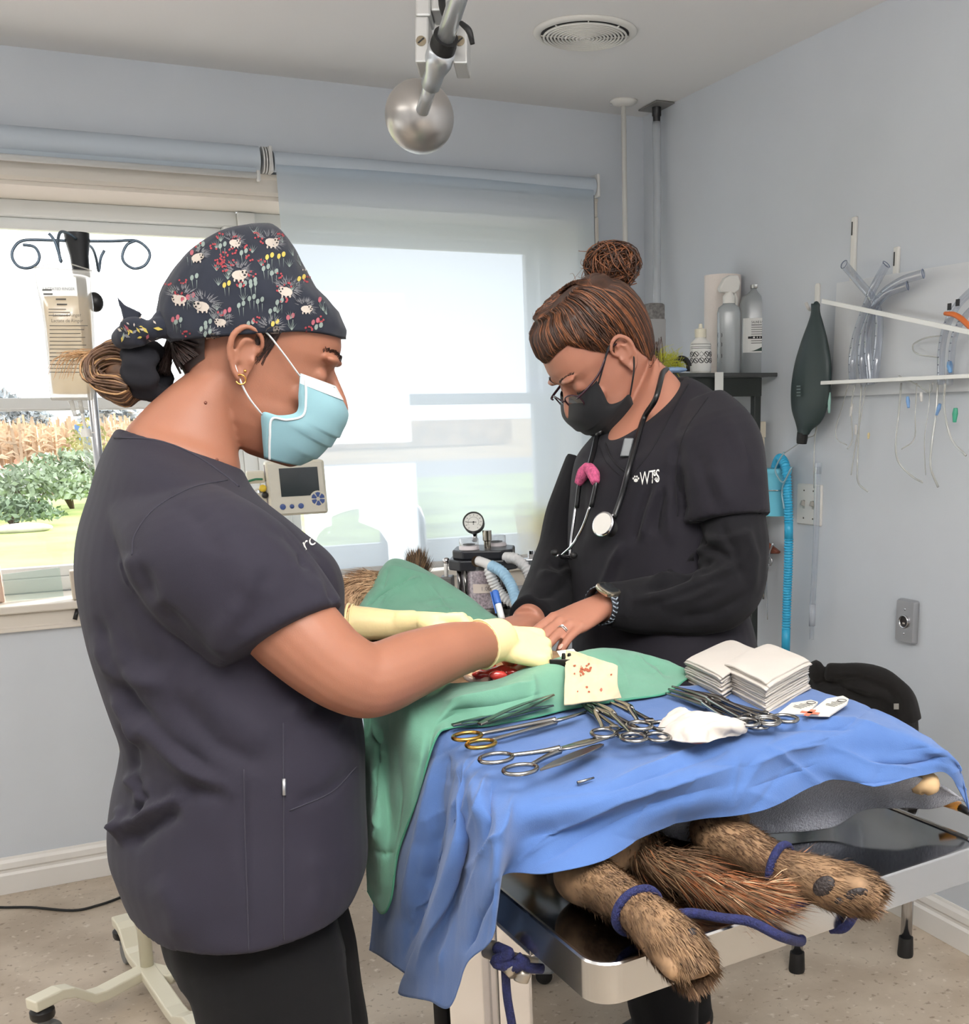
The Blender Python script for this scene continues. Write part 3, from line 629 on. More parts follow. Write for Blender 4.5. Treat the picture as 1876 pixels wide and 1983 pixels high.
st_m = mat('stitching_dark', (44,42,52), .9)
def on_cloth(o, x, y, lift=.0012):
    """point on the built garment seen at (x, y)"""
    from mathutils.bvhtree import BVHTree
    if o.name not in _bvh: _bvh[o.name] = BVHTree.FromPolygons([v.co.copy() for v in o.data.vertices], [tuple(p.vertices) for p in o.data.polygons])
    r = CR*(x-PX)/F-CU*(y-PY)/F+CF; h = _bvh[o.name].ray_cast(Vector(CAM), Vector(r))
    if h[0] is None: return None, None
    return np.array(h[0])+np.array(h[1])*lift, np.array(h[1])
_bvh = {}
def seam(mb, o, pts, r=.0009):
    q = [on_cloth(o, *p, .0004)[0] for p in cr_path(pts, 30)]; q = [a for a in q if a is not None]
    if len(q) > 2: MB().tube(np.array(q), r, 6, seg=len(q)).build('seam', st_m, o)
sm = MB(); seam(sm, top1, [(472,1490),(474,1600),(478,1720),(482,1845)]); seam(sm, top1, [(222,848),(300,853),(370,878),(430,917),(462,943)], .0016)
seam(sm, top1, [(256,1075),(262,1035),(300,985),(370,945),(440,930)]); seam(sm, top1, [(690,1485),(640,1535),(560,1570)]); seam(sm, top1, [(548,1400),(549,1600),(549,1820)])
zp = MB(); a, n_ = on_cloth(top1, 549, 1508, .002); b_, _ = on_cloth(top1, 549, 1540, .002); zp.tube([a,b_], .0024, 8); zp.build('zip_pull', mat('grey_zip_metal', (170,170,172), .35, .8), top1)
def print_on(o, txt, x, y, dx, dy, size, m, name='lettering', shear=0, parent=None, sx=1.0):
    """embroidered letters laid onto the garment, starting at (x, y) and running along (dx, dy) in view"""
    bad = []; mb = MB(); k = depth(on_cloth(o, x, y)[0])/F; L_ = math.hypot(dx,dy); ux, uy = dx/L_, dy/L_
    def warp(u, v):
        u = u*sx
        X = x+(u*ux+v*uy)/k; Y = y+(u*uy-v*ux)/k; p, n_ = on_cloth(o, X, Y, .0012)
        
        if p is None: bad.append(1); return V(1e6,0,0)
        return p
    text_mesh(mb, txt, (0,0,0), (1,0,0), (0,1,0), size, warp=warp, shear=shear)
    if bad:
        mb.f = [f for f in mb.f if not any(mb.v[i][0] > 1e5 for i in f)]; mb.m = [0]*len(mb.f); g0 = [v for v in mb.v if v[0] < 1e5][0]; mb.v = [v if v[0] < 1e5 else g0 for v in mb.v]
    return mb.build(name, m, parent or o, smooth=False, flip=False)
thread = mat('white_embroidery', (228,226,220), .8)
print_on(top1, 'ros', 588, 1068, 16, -10, .021, thread, shear=.2)
# surgical cap with a hedgehog print
capm = cloth_mat('dark_navy_cap_cotton', (26,30,42), .8, 1500, .06, noise=.1, sheen=.1)
PR_C = {'cream': (170,160,150), 'grey': (100,100,104), 'black': (14,14,16), 'yellow': (176,158,74), 'pink': (150,78,88), 'orange': (186,118,66), 'sage': (118,130,124), 'red': (140,50,56)}
pr_m = [capm]+[mat('cap_print_'+k, v, .8) for k, v in PR_C.items()]; PI_ = {k: i+1 for i, k in enumerate(PR_C)}
rowsC = [(336,666,641,646,.096),(318,645,641,626,.100),(312,610,633,597,.102),(319,572,614,560,.101),(344,528,590,518,.094),(380,488,568,476,.080),(428,456,548,450,.058),(480,438,530,436,.022)]
capP = []
hl1 = H1.y
for xl, yl, xr, yr, b_ in rowsC:
    d = 1.44+.07; Lp, Rp = D(xl,yl,d-.02), D(xr,yr,d+.02); capP.append(np.hstack([(Lp+Rp)/2, (Rp-Lp)/2, hl1*b_]))
capC = cr_path(np.array(capP), 36)
capR = np.array([ringv(p[:3], p[3:6], p[6:9], 72, 2.9) for p in capC])
SLa = np.array(Head.SL)
for i in range(len(capR)):          # keep the cloth outside the skull
    for j in range(72):
        q = capR[i,j]-H1.o; lx, ly, lz = q@H1.x, q@H1.y, q@H1.z
        if lz > .122: continue
        xf, xb, w_ = (np.interp(lz, SLa[:,0], SLa[:,k])+(.007,-.007,.007)[k-1] for k in (1,2,3)); xc = -.02; e = 2.5 if lx > xc else 2.1
        gg = (abs(lx-xc)/((xf-xc) if lx > xc else (xc-xb)))**e+(abs(ly)/w_)**e
        if gg < 1: f_ = max(gg,.05)**(-1/e); capR[i,j] = H1.o+H1.x*(xc+(lx-xc)*f_)+H1.y*ly*f_+H1.z*lz
cm = MB(); wob = np.random.default_rng(5)
for i in range(len(capR)):           # gathered cloth: slight irregularity
    c0 = capR[i].mean(0)
    for j in range(72):
        q = capR[i,j]-c0; capR[i,j] = c0+q*(1+.012*math.sin(j*.9+i*.25)*math.sin(i*.35+1)+.008*math.sin(j*2.1-i*.5))
cm.loft(capR)
from mathutils.bvhtree import BVHTree
capB = BVHTree.FromPolygons([Vector(v) for v in cm.v], cm.f)
def cap_pt(x, y, lift=.0009):
    r = CR*(x-PX)/F-CU*(y-PY)/F+CF; h = capB.ray_cast(Vector(CAM), Vector(r))
    return None if h[0] is None else np.array(h[0])+np.array(h[1])*lift*(1 if np.dot(np.array(h[1]), r) < 0 else -1)
def deco(poly, mi, lift=.0009):
    q = [cap_pt(x, y, lift) for x, y in poly]
    if all(a is not None for a in q): cm.add(q, [tuple(range(len(q)))], PI_[mi])
def blob(x, y, a, b, rot, mi, lift=.0009, n=12):
    c, s0 = math.cos(rot), math.sin(rot); deco([(x+a*math.cos(t)*c-b*math.sin(t)*s0, y+a*math.cos(t)*s0+b*math.sin(t)*c) for t in np.linspace(0,2*PI,n,endpoint=False)], mi, lift)
def hedgehog(x, y, r, rot=0, flip=1):
    g = wob
    for k in range(60):
        t = -PI*.95+g.random()*PI*1.25; rr_ = r*(.35+.5*g.random()); l_ = r*(.35+.2*g.random()); w_ = r*.035
        c, s0 = math.cos(t+rot), math.sin(t+rot); a = (x+c*rr_*1.1, y+s0*rr_*.85); b2 = (x+c*(rr_+l_)*1.05, y+s0*(rr_+l_)*.85)
        deco([(a[0]-s0*w_,a[1]+c*w_),(b2[0],b2[1]),(a[0]+s0*w_,a[1]-c*w_)], 'grey', .0008+.0003*g.random())
    blob(x+flip*r*.15, y+r*.22, r*.55, r*.34, rot, 'cream', .0014); blob(x+flip*r*.45, y+r*.12, r*.27, r*.27, 0, 'cream', .0015)
    blob(x+flip*r*.38, y+r*.02, r*.07, r*.08, 0, 'black', .0019, 8); blob(x+flip*r*.62, y+r*.05, r*.07, r*.08, 0, 'black', .0019, 8); blob(x+flip*r*.53, y+r*.24, r*.09, r*.07, 0, 'black', .0019, 8)
    for dx in (-.2,.1,.4): blob(x+flip*r*dx, y+r*.58, r*.07, r*.12, 0, 'cream', .0014, 8)
for a in ((352,575,26,0,-1),(395,588,27,.2,-1),(460,528,27,0,1),(522,466,24,.2,1),(556,560,25,.2,-1),(590,595,20,.1,1),(524,635,24,-.1,1),(452,468,20,.2,1),(380,495,22,-.4,1),(588,515,15,.4,1),(430,620,20,0,-1),(405,648,18,0,1)): hedgehog(*a)
for k in range(120):
    x, y = 320+wob.random()*315, 440+wob.random()*212; c0 = ('yellow','yellow','pink','sage','sage')[int(wob.integers(5))]
    if cap_pt(x,y) is None: continue
    if k % 3 == 0:
        for q in range(2): blob(x+q*9, y-q*4, 3.6, 5.5, .2, c0, .001, 8); deco([(x+q*9-.6,y+4),(x+q*9+.6,y+4),(x+q*7+2,y+22)], 'sage')
    elif k % 3 == 1:
        for q in range(7): t = wob.random()*6.3; blob(x+math.cos(t)*7, y+math.sin(t)*5, 2.1, 2.1, 0, ('pink','red','sage')[k % 3], .001, 6)
    else:
        for q in range(5): t = -PI/2+(q-2)*.32; deco([(x-.7,y),(x+.7,y),(x+math.cos(t)*17,y+math.sin(t)*17)], 'sage')
cap = cm.build('surgical_cap', pr_m, person1, smooth=True)
# band and knot at the back of the cap
k_ = MB(); dk = 1.47
k_.tube([D(330,640,dk-.03), D(312,632,dk-.04), D(296,640,dk-.04), D(278,650,dk-.03)], [.014,.012,.013,.010], 12); k_.ell(D(283,640,dk-.04), .0125)
k_.ell(D(262,632,dk-.04), (.02,.014,.012), (CR,CF,CU)); k_.tube([D(275,652,dk-.04),D(246,652,dk-.03),D(228,660,dk-.02)], [.012,.016,.011], 12); k_.tube([D(300,628,dk-.04),D(318,615,dk-.03),D(330,620,dk-.02)], [.008,.012,.008], 10)
k_.prism([D(x,y,dk-.03) for x, y in ((222,566),(228,576),(238,588),(272,604),(262,632),(250,642),(238,622),(231,595))], CF*.008)
kn = fuse('tie_knot', k_, .0028, pr_m[0], cap, 3)
for q in range(14):
    pass
kd = MB()
for q in range(26):
    x, y = 232+wob.random()*75, 610+wob.random()*50; r = CR*(x-PX)/F-CU*(y-PY)/F+CF
    p, n_ = on_cloth(kn, x, y, .0008)
    if p is not None:
        a = unit(np.cross(n_, wob.normal(size=3))); b2 = np.cross(n_, a); l_ = .002+.004*wob.random(); kd.add([p-a*l_, p+b2*l_*.4, p+a*l_, p-b2*l_*.4], [(0,1,2,3)], int(wob.integers(0,5)))
kd.build('knot_print', [pr_m[PI_[k]] for k in ('cream','grey','yellow','sage','pink')], cap, smooth=False)
# hair below the cap, scrunchie and looped ponytail
hm = MB()
def nape(t): return -.062+.045*max(0, abs(abs(t)-PI)/1.15)**1.5
for r_ in (1,):
    R = []
    for t in np.linspace(PI-1.12, PI+1.12, 40):
        z1 = nape(t if t <= PI else t-2*PI); R.append([H1.surf(t, .07+(z1-.07)*k, .0075*(1-k**4)+.001) for k in np.linspace(0,1,16)])
    hm.grid(np.array(R))
cur = []
for k in range(420):
    t0 = PI+(rng.random()*2-1)*1.10; z0 = .05-(.10)*rng.random(); z0 = max(z0, nape(t0 if t0 <= PI else t0-2*PI)+.004); q = [H1.surf(t0, z0, .009)]
    tb_ = PI-.30*np.sign(PI-t0)*rng.random(); zb_ = -.012+.02*rng.random()
    for w_ in (.35,.7,1): q.append(H1.surf(t0+(tb_-t0)*w_, z0+(zb_-z0)*w_, .010+.004*rng.random()))
    q.append(D(318+14*(rng.random()-.5), 706+40*(rng.random()-.5), 1.49)+CF*.02*(rng.random()-.5)); cur.append(q)
strands(hm, cur, .0011); hm.build('hair', hair_d, person1)
for sx in (1,):
    cur = []
    for k in range(60):
        g = rng.random(3); a = H1(.03+.02*g[0], -.077, .05-.01*g[1]); cur.append([H1.surf(-1.25-.2*g[0],.05,.003), H1.surf(-1.28-.18*g[0],.03,.002), H1.surf(-1.30-.14*g[0]-.1*g[1],.016-.02*g[2],.0005)])
    hb = MB(); strands(hb, cur, .0006); hb.build('temple_hair', hair_d, person1)
sc_ = MB(); c0 = D(285,718,1.48); ax = unit(CR*.95+CU*-.12); 
R = []
for t in np.linspace(0, 2*PI, 40, endpoint=False):
    e1, e2 = CU, np.cross(ax, CU); rad = .027; ce = c0+(e1*math.cos(t)+e2*math.sin(t))*rad; rv = e1*math.cos(t)+e2*math.sin(t); tr = .013+.0022*math.sin(t*9)
    R.append([ce+ax*.024*math.cos(u)*(1+.1*math.sin(t*7))+rv*tr*math.sin(u) for u in np.linspace(0,2*PI,14,endpoint=False)])
sc_.grid(np.array(R+[R[0]]), closed=True); sc_.build('scrunchie', mat('black_velvet', (17,17,24), .95), person1)
pt = MB(); cur = []; c2 = []
for k in range(340):                       # hair folded back on itself in a short loop
    g = rng.normal(size=4); rr_ = .018*math.sqrt(rng.random()); t = rng.random()*6.28; oy, oz = rr_*math.cos(t), rr_*math.sin(t)
    b0 = D(282, 705, 1.48)+CF*oy*1.2+CU*(oz*1.1); L_ = 96+g[1]*4-abs(oz)*900
    tip = D(282-L_, 722+g[0]*2, 1.48)+CF*oy*1.6+CU*oz*.7
    c = [b0, b0*.45+tip*.55+CU*(.019+oz*.3), tip+CU*.010, tip-CU*.016+CR*.002, b0*.5+tip*.5-CU*(.028-oz*.3), D(262,760,1.48)+CF*oy*1.5+CU*oz*.3]
    (cur if k % 3 else c2).append(c)
for c in cur: pt.tube(c, .0016, 4, seg=20, mi=0, caps=False)
for c in c2: pt.tube(c, .0015, 4, seg=20, mi=1, caps=False)
for k in range(60):
    g = rng.random(5); a = D(215+50*g[0], 682+12*g[1], 1.48+.02*(g[2]-.5)); pt.tube([a, a-CR*.03+CU*.004*g[3], a-CR*(.045+.03*g[4])-CU*(.012*g[3]-.006), a-CR*(.05+.04*g[4])-CU*(.03*g[1])], [.0006,.0005,.0004,.0002], 3, mi=1, caps=False)
pt.ell(D(236,722,1.48), (.022,.018,.018), (CR,CF,CU), mi=0)
pt.build('ponytail', [hair_l, hair_tip], person1)
# face mask with ear loops
mask_b = cloth_mat('pale_blue_mask', (134,172,180), .8, 1500, .1, noise=.03, sheen=.05); mask_w = mat('white_mask_edge', (232,236,236), .7)
g_ = H1.mask(); mm = MB(); mm.grid(g_)
mk1 = mm.build('face_mask', mask_b, person1, solid=.0012)
e_ = MB(); e_.tube(g_[:,1]+(-H1.y)*.0012, .0016, 8, seg=80); e_.tube(g_[:,-2]+H1.y*.0012, .0016, 8, seg=80); e_.grid(g_[0:5]+(g_[0:5]-H1(0,0,-.05))*.014); e_.build('mask_binding', mask_w, mk1)
for sd_, j in ((-1,0),(1,-1)):
    lp = MB(); lp.tube([g_[1,j], H1(.035,sd_*.079,.024), H1(.008,sd_*.082,.040), H1(-.012,sd_*.082,.034)], .0021, 8, flat=.5)
    lp.tube([g_[33,j], H1(.012,sd_*.078,-.045), H1(-.006,sd_*.082,-.024), H1(-.024,sd_*.084,.004)], .0021, 8, flat=.5); lp.build('ear_loop', mask_w, mk1)
# brows, lashes, ear rings
br = MB(); cur = []
for sd_ in (-1,1):
    for k in range(46):
        t = k/45; g = rng.random(2); a = H1(.1035-.020*t**2, sd_*(.014+.036*t), .040+.005*math.sin(t*2.4)+.004*(g[0]-.5)); cur.append([a, a+H1.y*sd_*.005+H1.z*.003-H1.x*.0015*t])
strands(br, cur, .0007); br.build('eyebrow', hair_d, person1)
ls = MB(); cur = []
for sd_ in (-1,1):
    base = [H1(.0955-.006*(abs(t)*1.3)**2, sd_*(.032+.014*t), .004) for t in np.linspace(-1,1,9)]; ls.tube(base, .0011, 6)
    for q in base[1:]: cur.append([q, q+H1.x*.008-H1.z*.003, q+H1.x*.0135-H1.z*.001])
strands(ls, cur, .0006); ls.build('eyelashes', mat('dark_lashes', (22,18,18), .6), person1)
gold = mat('gold', (214,160,84), .2, 1)
er = MB(); er.ell(H1(.001,-.0845,-.016), .0021); er.build('ear_stud', gold, person1)
er = MB(); er.tube([H1(-.001+.006*math.cos(t), -.084-.002*abs(math.sin(t)), -.028+.006*math.sin(t)) for t in np.linspace(-2.4,2.4,16)], .0011, 8); er.build('ear_ring', gold, person1)
ml = MB()
for x, y in ((398,780),(420,890)):
    p, n_ = on_cloth(person1, x, y, 0)
    if p is not None: ml.ell(p, .0022, n=8, m=6)
ml.build('mole', mat('mole_brown', (118,70,54), .6), person1)
# latex gloves over the body's hands
glove = mat('cream_latex', (236,214,160), .42, spec=.4, bump=(90,.15), sss=.1)
g1 = MB(); hand(g1, Wn, infl=.0013, **nh); limb(g1, [nearArm[-2], nearArm[-1], (968,1238,1.56,.028)], extra=.0016); gl1 = fuse('glove', g1, .0026, glove, person1, 3)
g2 = MB(); hand(g2, Wf, infl=.0013, **fh); limb(g2, [(676,1207,1.74,.027),(715,1208,1.74,.0245),(765,1209,1.74,.0205),(805,1208,1.74,.020)], extra=.0016); gl2 = fuse('glove', g2, .0026, glove, person1, 3)
def cuff(mb, c, ax, r, rb=.0016):
    ax = unit(ax); e1 = unit(np.cross(ax, CF)); e2 = np.cross(ax, e1); mb.tube([c+(e1*math.cos(t)+e2*math.sin(t))*r for t in np.linspace(0,2*PI,33)], rb, 8)
c_ = MB(); cuff(c_, D(931,1248,1.527), D(960,1240,1.55)-D(900,1254,1.50), .0335); c_.build('glove_cuff', glove, gl1)
c_ = MB(); cuff(c_, D(676,1207,1.74), CR, .0295, .0022); cuff(c_, D(684,1207,1.74), CR, .0288, .0016); c_.build('glove_cuff', glove, gl2)
# ================================================================== person on the right
fw2 = V(-1,0,0); la2 = V(0,1,0); DR = 2.10
yaw = math.radians(24); hf2 = unit(-CR*math.cos(yaw)-unit(CF-UP*CF[2])*math.sin(yaw))
H2 = Head((1205,692), 2.06, hf2, 1, math.radians(43), 1.0)
rowsR = [(1168,852,1334,738,DR,.085),(1140,872,1378,762,DR,.150),(1122,890,1425,806,DR,.185),(1113,920,1445,862,DR,.20),(1108,960,1440,925,DR,.20),(1104,1010,1432,1000,DR,.198),(1103,1070,1428,1070,DR,.195),(1106,1130,1432,1130,DR,.195),(1110,1190,1445,1190,DR,.198),(1112,1250,1460,1250,DR,.20),(1112,1330,1470,1330,DR,.20)]
def rl2(mb, rows, k=0, **kw): return rows_loft(mb, [(xl+k,yl,xr-k,yr,d,b-k*d/F) for xl,yl,xr,yr,d,b in rows], V(1,0,0), la2, **kw)
neckR = [(1165,872,1335,780,DR,.08),(1178,845,1316,740,DR,.062),(1192,808,1288,712,2.11,.054),(1205,775,1268,690,2.12,.048)]
armN = [(1390,890,1.99,.040),(1405,960,1.95,.044),(1432,1050,1.92,.048),(1425,1120,1.92,.044),(1390,1160,1.92,.042),(1320,1172,1.93,.040),(1250,1174,1.93,.036),(1195,1174,1.925,.033),(1160,1174,1.915,.027)]
armF = [(1155,905,2.24,.055),(1115,1000,2.24,.052),(1090,1080,2.21,.048),(1066,1140,2.14,.044),(1042,1180,2.06,.036),(1020,1204,2.0,.029)]
armFi = [(x,y,d,r*(.72 if d > 2.01 else 1)) for x,y,d,r in armF]
p2 = MB(); H2.skull(p2); H2.face(p2); H2.ear(p2, 1); H2.ear(p2, -1); rl2(p2, neckR); rl2(p2, rowsR[1:], 22)
limb(p2, armN); limb(p2, armFi)
W2 = D(1158,1176,1.91); f2 = unit(D(1088,1212,1.845)-W2)
h2 = dict(f=f2, nrm=unit(-UP*.9+CF*.35), thumb=CF, sc=1.0, curl=((.20,.25,.15),(.16,.25,.15),(.14,.25,.15),(.12,.28,.2)), spread=.10, thumb_dir=(.15,.35,.9), tcurl=.05)
J2, s2 = hand(p2, W2, **h2)
W3 = D(1022,1206,2.0); f3 = unit(D(975,1218,1.95)-W3)
h3 = dict(f=f3, nrm=unit(-UP), thumb=-CF, sc=1.0, curl=((.7,.9,.4),(.8,.9,.4),(.85,.9,.4),(.9,.9,.4)), thumb_dir=(.8,.4,.2))
hand(p2, W3, **h3)
for s_ in (-1,1):
    hp = D(1290+14*s_,1330,2.38+s_*.09); kn = V(hp[0]-.01,hp[1],.48); an = V(hp[0]+.02,hp[1],.09)
    p2.tube([hp+V(0,0,.05), hp-V(0,0,.1), kn, an, an-V(0,0,.05)], [.07,.075,.055,.042,.042], 20); p2.tube([an+V(.06,0,-.05), an+V(-.06,0,-.05), an+V(-.16,0,-.062)], [.036,.036,.022], 14)
person2 = fuse('person', p2, .003, skin2, None, 4)
tag(person2, 'person in black scrubs with a hair bun, glasses and black mask, leaning over the table', 'person')
t = MB()
for s_ in (-1,1):
    hp = D(1290+14*s_,1330,2.38+s_*.09); kn = V(hp[0]-.01,hp[1],.48); an = V(hp[0]+.02,hp[1],.05)
    t.tube([hp+V(0,0,.02), hp-V(0,0,.1), kn, an], [.09,.10,.078,.072], 26)
rl2(t, rowsR[-2:], 30)
tr2 = fuse('trousers', t, .006, pants_m, person2, 6); ripple(tr2, 18, .007, 8)
sh = MB()
for s_ in (-1,1):
    hp = D(1290+14*s_,1330,2.38+s_*.09); sh.tube([V(hp[0]+.09,hp[1],.045), V(hp[0]-.03,hp[1],.05), V(hp[0]-.13,hp[1],.035), V(hp[0]-.19,hp[1],.03)], [.035,.045,.036,.022], 18)
fuse('shoes', sh, .005, MATS['black_shoe'], person2, 3)
# long-sleeved undershirt
u = MB(); limb(u, [(1395,880,1.99,.048),(1408,960,1.945,.055),(1421,1050,1.92,.062),(1416,1118,1.92,.060),(1390,1158,1.92,.058),(1320,1170,1.93,.056),(1250,1174,1.93,.050),(1200,1174,1.925,.042),(1178,1174,1.92,.040)]); limb(u, armF[:-1]+[(1027,1198,2.02,.034)], extra=.009); rl2(u, rowsR, 5)
rl2(u, [(1160,868,1338,752,DR,.08),(1188,856,1326,742,DR,.066)], 0)
us = fuse('long_sleeve_shirt', u, .004, under_r, person2, 6)
ripple(us, 26, .003, 12)
folds(us, [([(1250,1130),(1300,1110),(1350,1070),(1400,1040)], 8, .012), ([(1240,1150),(1320,1120),(1390,1080)], 7, -.011), ([(1215,1165),(1300,1150),(1380,1120),(1440,1080)], 9, .011), ([(1340,1020),(1370,1060),(1430,1090)], 9, -.012), ([(1300,1200),(1380,1190),(1450,1150)], 12, -.008), ([(1330,1070),(1360,1100),(1340,1130)], 8, .010),
  ([(1215,1140),(1212,1170),(1210,1205)], 7, .004), ([(1440,1020),(1460,1080),(1455,1150)], 10, .009), ([(1040,1110),(1080,1120),(1105,1100)], 8, .010), ([(1030,1150),(1070,1150),(1100,1130)], 8, -.010), ([(1060,1085),(1085,1098),(1108,1070)], 7, -.008), ([(1345,1040),(1400,1045),(1460,1030)], 8, .007), ([(1280,1175),(1340,1160),(1400,1130)], 8, .008), ([(1390,1010),(1420,1060),(1440,1130)], 9, -.007)])
# scrub top
s_ = MB(); rl2(s_, rowsR, -3)
sleeve(s_, [(1318,790,1400,760,2.05),(1298,850,1447,800,1.99),(1308,900,1474,850,1.95),(1316,950,1484,905,1.93),(1322,990,1487,955,1.925),(1326,1014,1489,996,1.925)])
sleeve(s_, [(1130,878,1180,870,2.22),(1108,920,1170,920,2.26),(1102,980,1160,980,2.27),(1100,1030,1150,1030,2.27)])
top2 = fuse('scrub_top', s_, .004, scrub_r, person2, 6, grow=.002); ripple(top2, 18, .002, 15)
folds(top2, [([(1276,935),(1255,1000),(1240,1050)], 7, .009), ([(1262,930),(1240,990),(1222,1060)], 7, -.009), ([(1285,940),(1275,1000),(1270,1040)], 7, -.009), ([(1210,1050),(1185,1090),(1160,1150)], 8, .008), ([(1300,940),(1296,1000),(1300,1060)], 10, .006), ([(1290,920),(1300,870),(1325,830)], 12, .005), ([(1165,1000),(1200,960),(1225,915)], 14, -.004), ([(1180,1120),(1160,1180),(1140,1240)], 14, .006), ([(1200,1080),(1172,1140),(1150,1200)], 14, -.006),
  ([(1310,900),(1315,950),(1325,1005)], 9, -.010), ([(1330,800),(1312,850),(1310,900)], 12, -.005), ([(1370,900),(1400,950),(1420,985)], 16, .005), ([(1345,860),(1370,930),(1385,990)], 14, -.005), ([(1240,1120),(1290,1160),(1330,1230)], 22, .005), ([(1120,940),(1130,1000),(1125,1060)], 10, -.004), ([(1400,800),(1440,870),(1460,940)], 14, .004)])
st_m = mat('stitching_black', (16,14,20), .9); sm = MB(); seam(sm, top2, [(1172,858),(1183,885),(1200,905),(1222,922)], .0018); seam(sm, top2, [(1332,745),(1300,800),(1262,870),(1222,922)], .0018); seam(sm, top2, [(1335,1008),(1380,1010),(1440,1000),(1478,992)], .0015); seam(sm, top2, [(1312,1000),(1308,920),(1325,840),(1370,770)], .0012); seam(sm, top2, [(1160,862),(1172,892),(1190,912),(1212,930)], .0008)
print_on(top2, 'WTS', 1239, 940, 30, -5, .032, thread, shear=.35, sx=.52)
pw = MB()
def paw(x, y, r):
    def bl(cx, cy, a, b_):
        q = [on_cloth(top2, cx+a*math.cos(t), cy+b_*math.sin(t), .0013)[0] for t in np.linspace(0,2*PI,10,endpoint=False)]
        if all(p is not None for p in q): pw.add(q, [tuple(range(10))])
    bl(x, y+r*.3, r*.5, r*.45)
    for dx, dy in ((-.62,-.15),(-.25,-.6),(.25,-.6),(.62,-.15)): bl(x+dx*r, y+dy*r, r*.2, r*.27)
paw(1232,928,8); paw(1268,919,4.5); paw(1271,929,4.5); pw.build('paw_print_badge', thread, top2, smooth=False, flip=False)
print_on(top2, 'E', 1120, 940, 10, -2, .014, thread)
# mask, glasses
mblk = cloth_mat('black_mask', (24,25,28), .7, 1500, .1, noise=.03, sheen=.1)
g_ = H2.mask(.003); mm = MB(); mm.grid(g_); mk2 = mm.build('face_mask', mblk, person2, solid=.0012)
for sd_, j in ((1,-1),(-1,0)):
    lp = MB(); lp.tube([g_[2,j], H2(.035,sd_*.080,.020), H2(.012,sd_*.083,.034), H2(-.008,sd_*.084,.034)], .0017, 8)
    lp.tube([g_[33,j], H2(.012,sd_*.079,-.040), H2(-.002,sd_*.083,-.026), H2(-.022,sd_*.086,-.002)], .0017, 8); lp.build('ear_loop', mblk, mk2)
fr_m = mat('plum_glasses_frame', (54,28,40), .25); lens_m = clear_mat('spectacle_lens', (245,240,245), .10, .1, .02, 0)
gl_ = MB()
for sd_ in (-1,1):
    rim = [H2(.117-.010*((sd_*.034+.026*math.cos(t))/.06)**2, sd_*.034+.026*math.cos(t), -.002+.0165*np.sign(math.sin(t))*abs(math.sin(t))**.8) for t in np.linspace(0,2*PI,29)]
    gl_.tube(rim, .0015, 8)
gl_.tube([H2(.117,-.009,.004),H2(.119,0,.007),H2(.117,.009,.004)], .0014, 8)
spec = gl_.build('glasses', fr_m, person2)
for sd_ in (-1,1):
    l_ = MB(); c_ = [H2(.1165-.010*((sd_*.034+.0255*math.cos(t))/.06)**2, sd_*.034+.0255*math.cos(t), -.002+.016*np.sign(math.sin(t))*abs(math.sin(t))**.8) for t in np.linspace(0,2*PI,28,endpoint=False)]; l_.poly(c_); l_.build('lens', lens_m, spec, smooth=False)
    a_ = MB(); a_.tube([H2(.113,sd_*.060,.006), H2(.106,sd_*.071,.008), H2(.06,sd_*.0785,.012), H2(.012,sd_*.080,.030), H2(-.006,sd_*.079,.026)], [.0022,.0026,.003,.0024,.002], 8, flat=.6); a_.build('temple_arm', fr_m, spec)
br = MB(); cur = []
for sd_ in (-1,1):
    for k in range(46):
        t = k/45; g = rng.random(2); a = H2(.1035-.020*t**2, sd_*(.014+.036*t), .037+.005*math.sin(t*2.4)+.004*(g[0]-.5)); cur.append([a, a+H2.y*sd_*.005+H2.z*.003-H2.x*.0015*t])
strands(br, cur, .0007); br.build('eyebrow', hair_d, person2)
ls = MB()
for sd_ in (-1,1): ls.tube([H2(.0965-.006*(abs(t)*1.3)**2, sd_*(.032+.014*t), .003) for t in np.linspace(-1,1,9)], .0012, 6)
ls.build('eyelashes', MATS['dark_lashes'], person2)
# hair drawn up into a bun on the crown
bc = D(1186,515,2.17)
hs = MB(); R = []
def hz(t):    # hairline height round the head, t = 0 at the forehead
    a = abs((t+PI) % (2*PI)-PI); return float(np.interp(a, (0,.5,.85,1.1,1.28,1.42,1.52,1.66,1.8,2.0,2.4,PI), (.078,.086,.086,.062,.036,.016,.030,.022,-.025,-.050,-.058,-.060)))
def hp_(t, k, infl): z = hz(t)+(.124-hz(t))*k; return H2.surf(t, z, infl)
for t in np.linspace(-PI, PI, 90): R.append([hp_(t, k, (.002+.010*min(1,k*2.2)+.004*k)) for k in np.linspace(0,1,18)])
hs.grid(np.array(R)); hs.ell(H2(-.012,0,.120), (.085,.066,.020), (H2.x,H2.y,H2.z)); cur = []; c2 = []
for k in range(1100):
    t = rng.random()*2*PI-PI; P = []; j = .012+.004*rng.random(); wv = rng.normal()*.12
    for kk in (0,.15,.35,.6,.85,1.0): P.append(hp_(t+wv*kk, kk, (.002+(j-.002)*min(1,kk*2.4)+.004*kk)))
    P.append(bc-CU*.030+CR*rng.normal()*.012+CF*rng.normal()*.012)
    (cur if rng.random() < .6 else c2).append(P)
for c in cur: hs.tube(c, [.0011,.0014,.0014,.0012], 4, seg=18, mi=0, caps=False)
for c in c2: hs.tube(c, [.0011,.0013,.0013,.001], 4, seg=18, mi=1, caps=False)
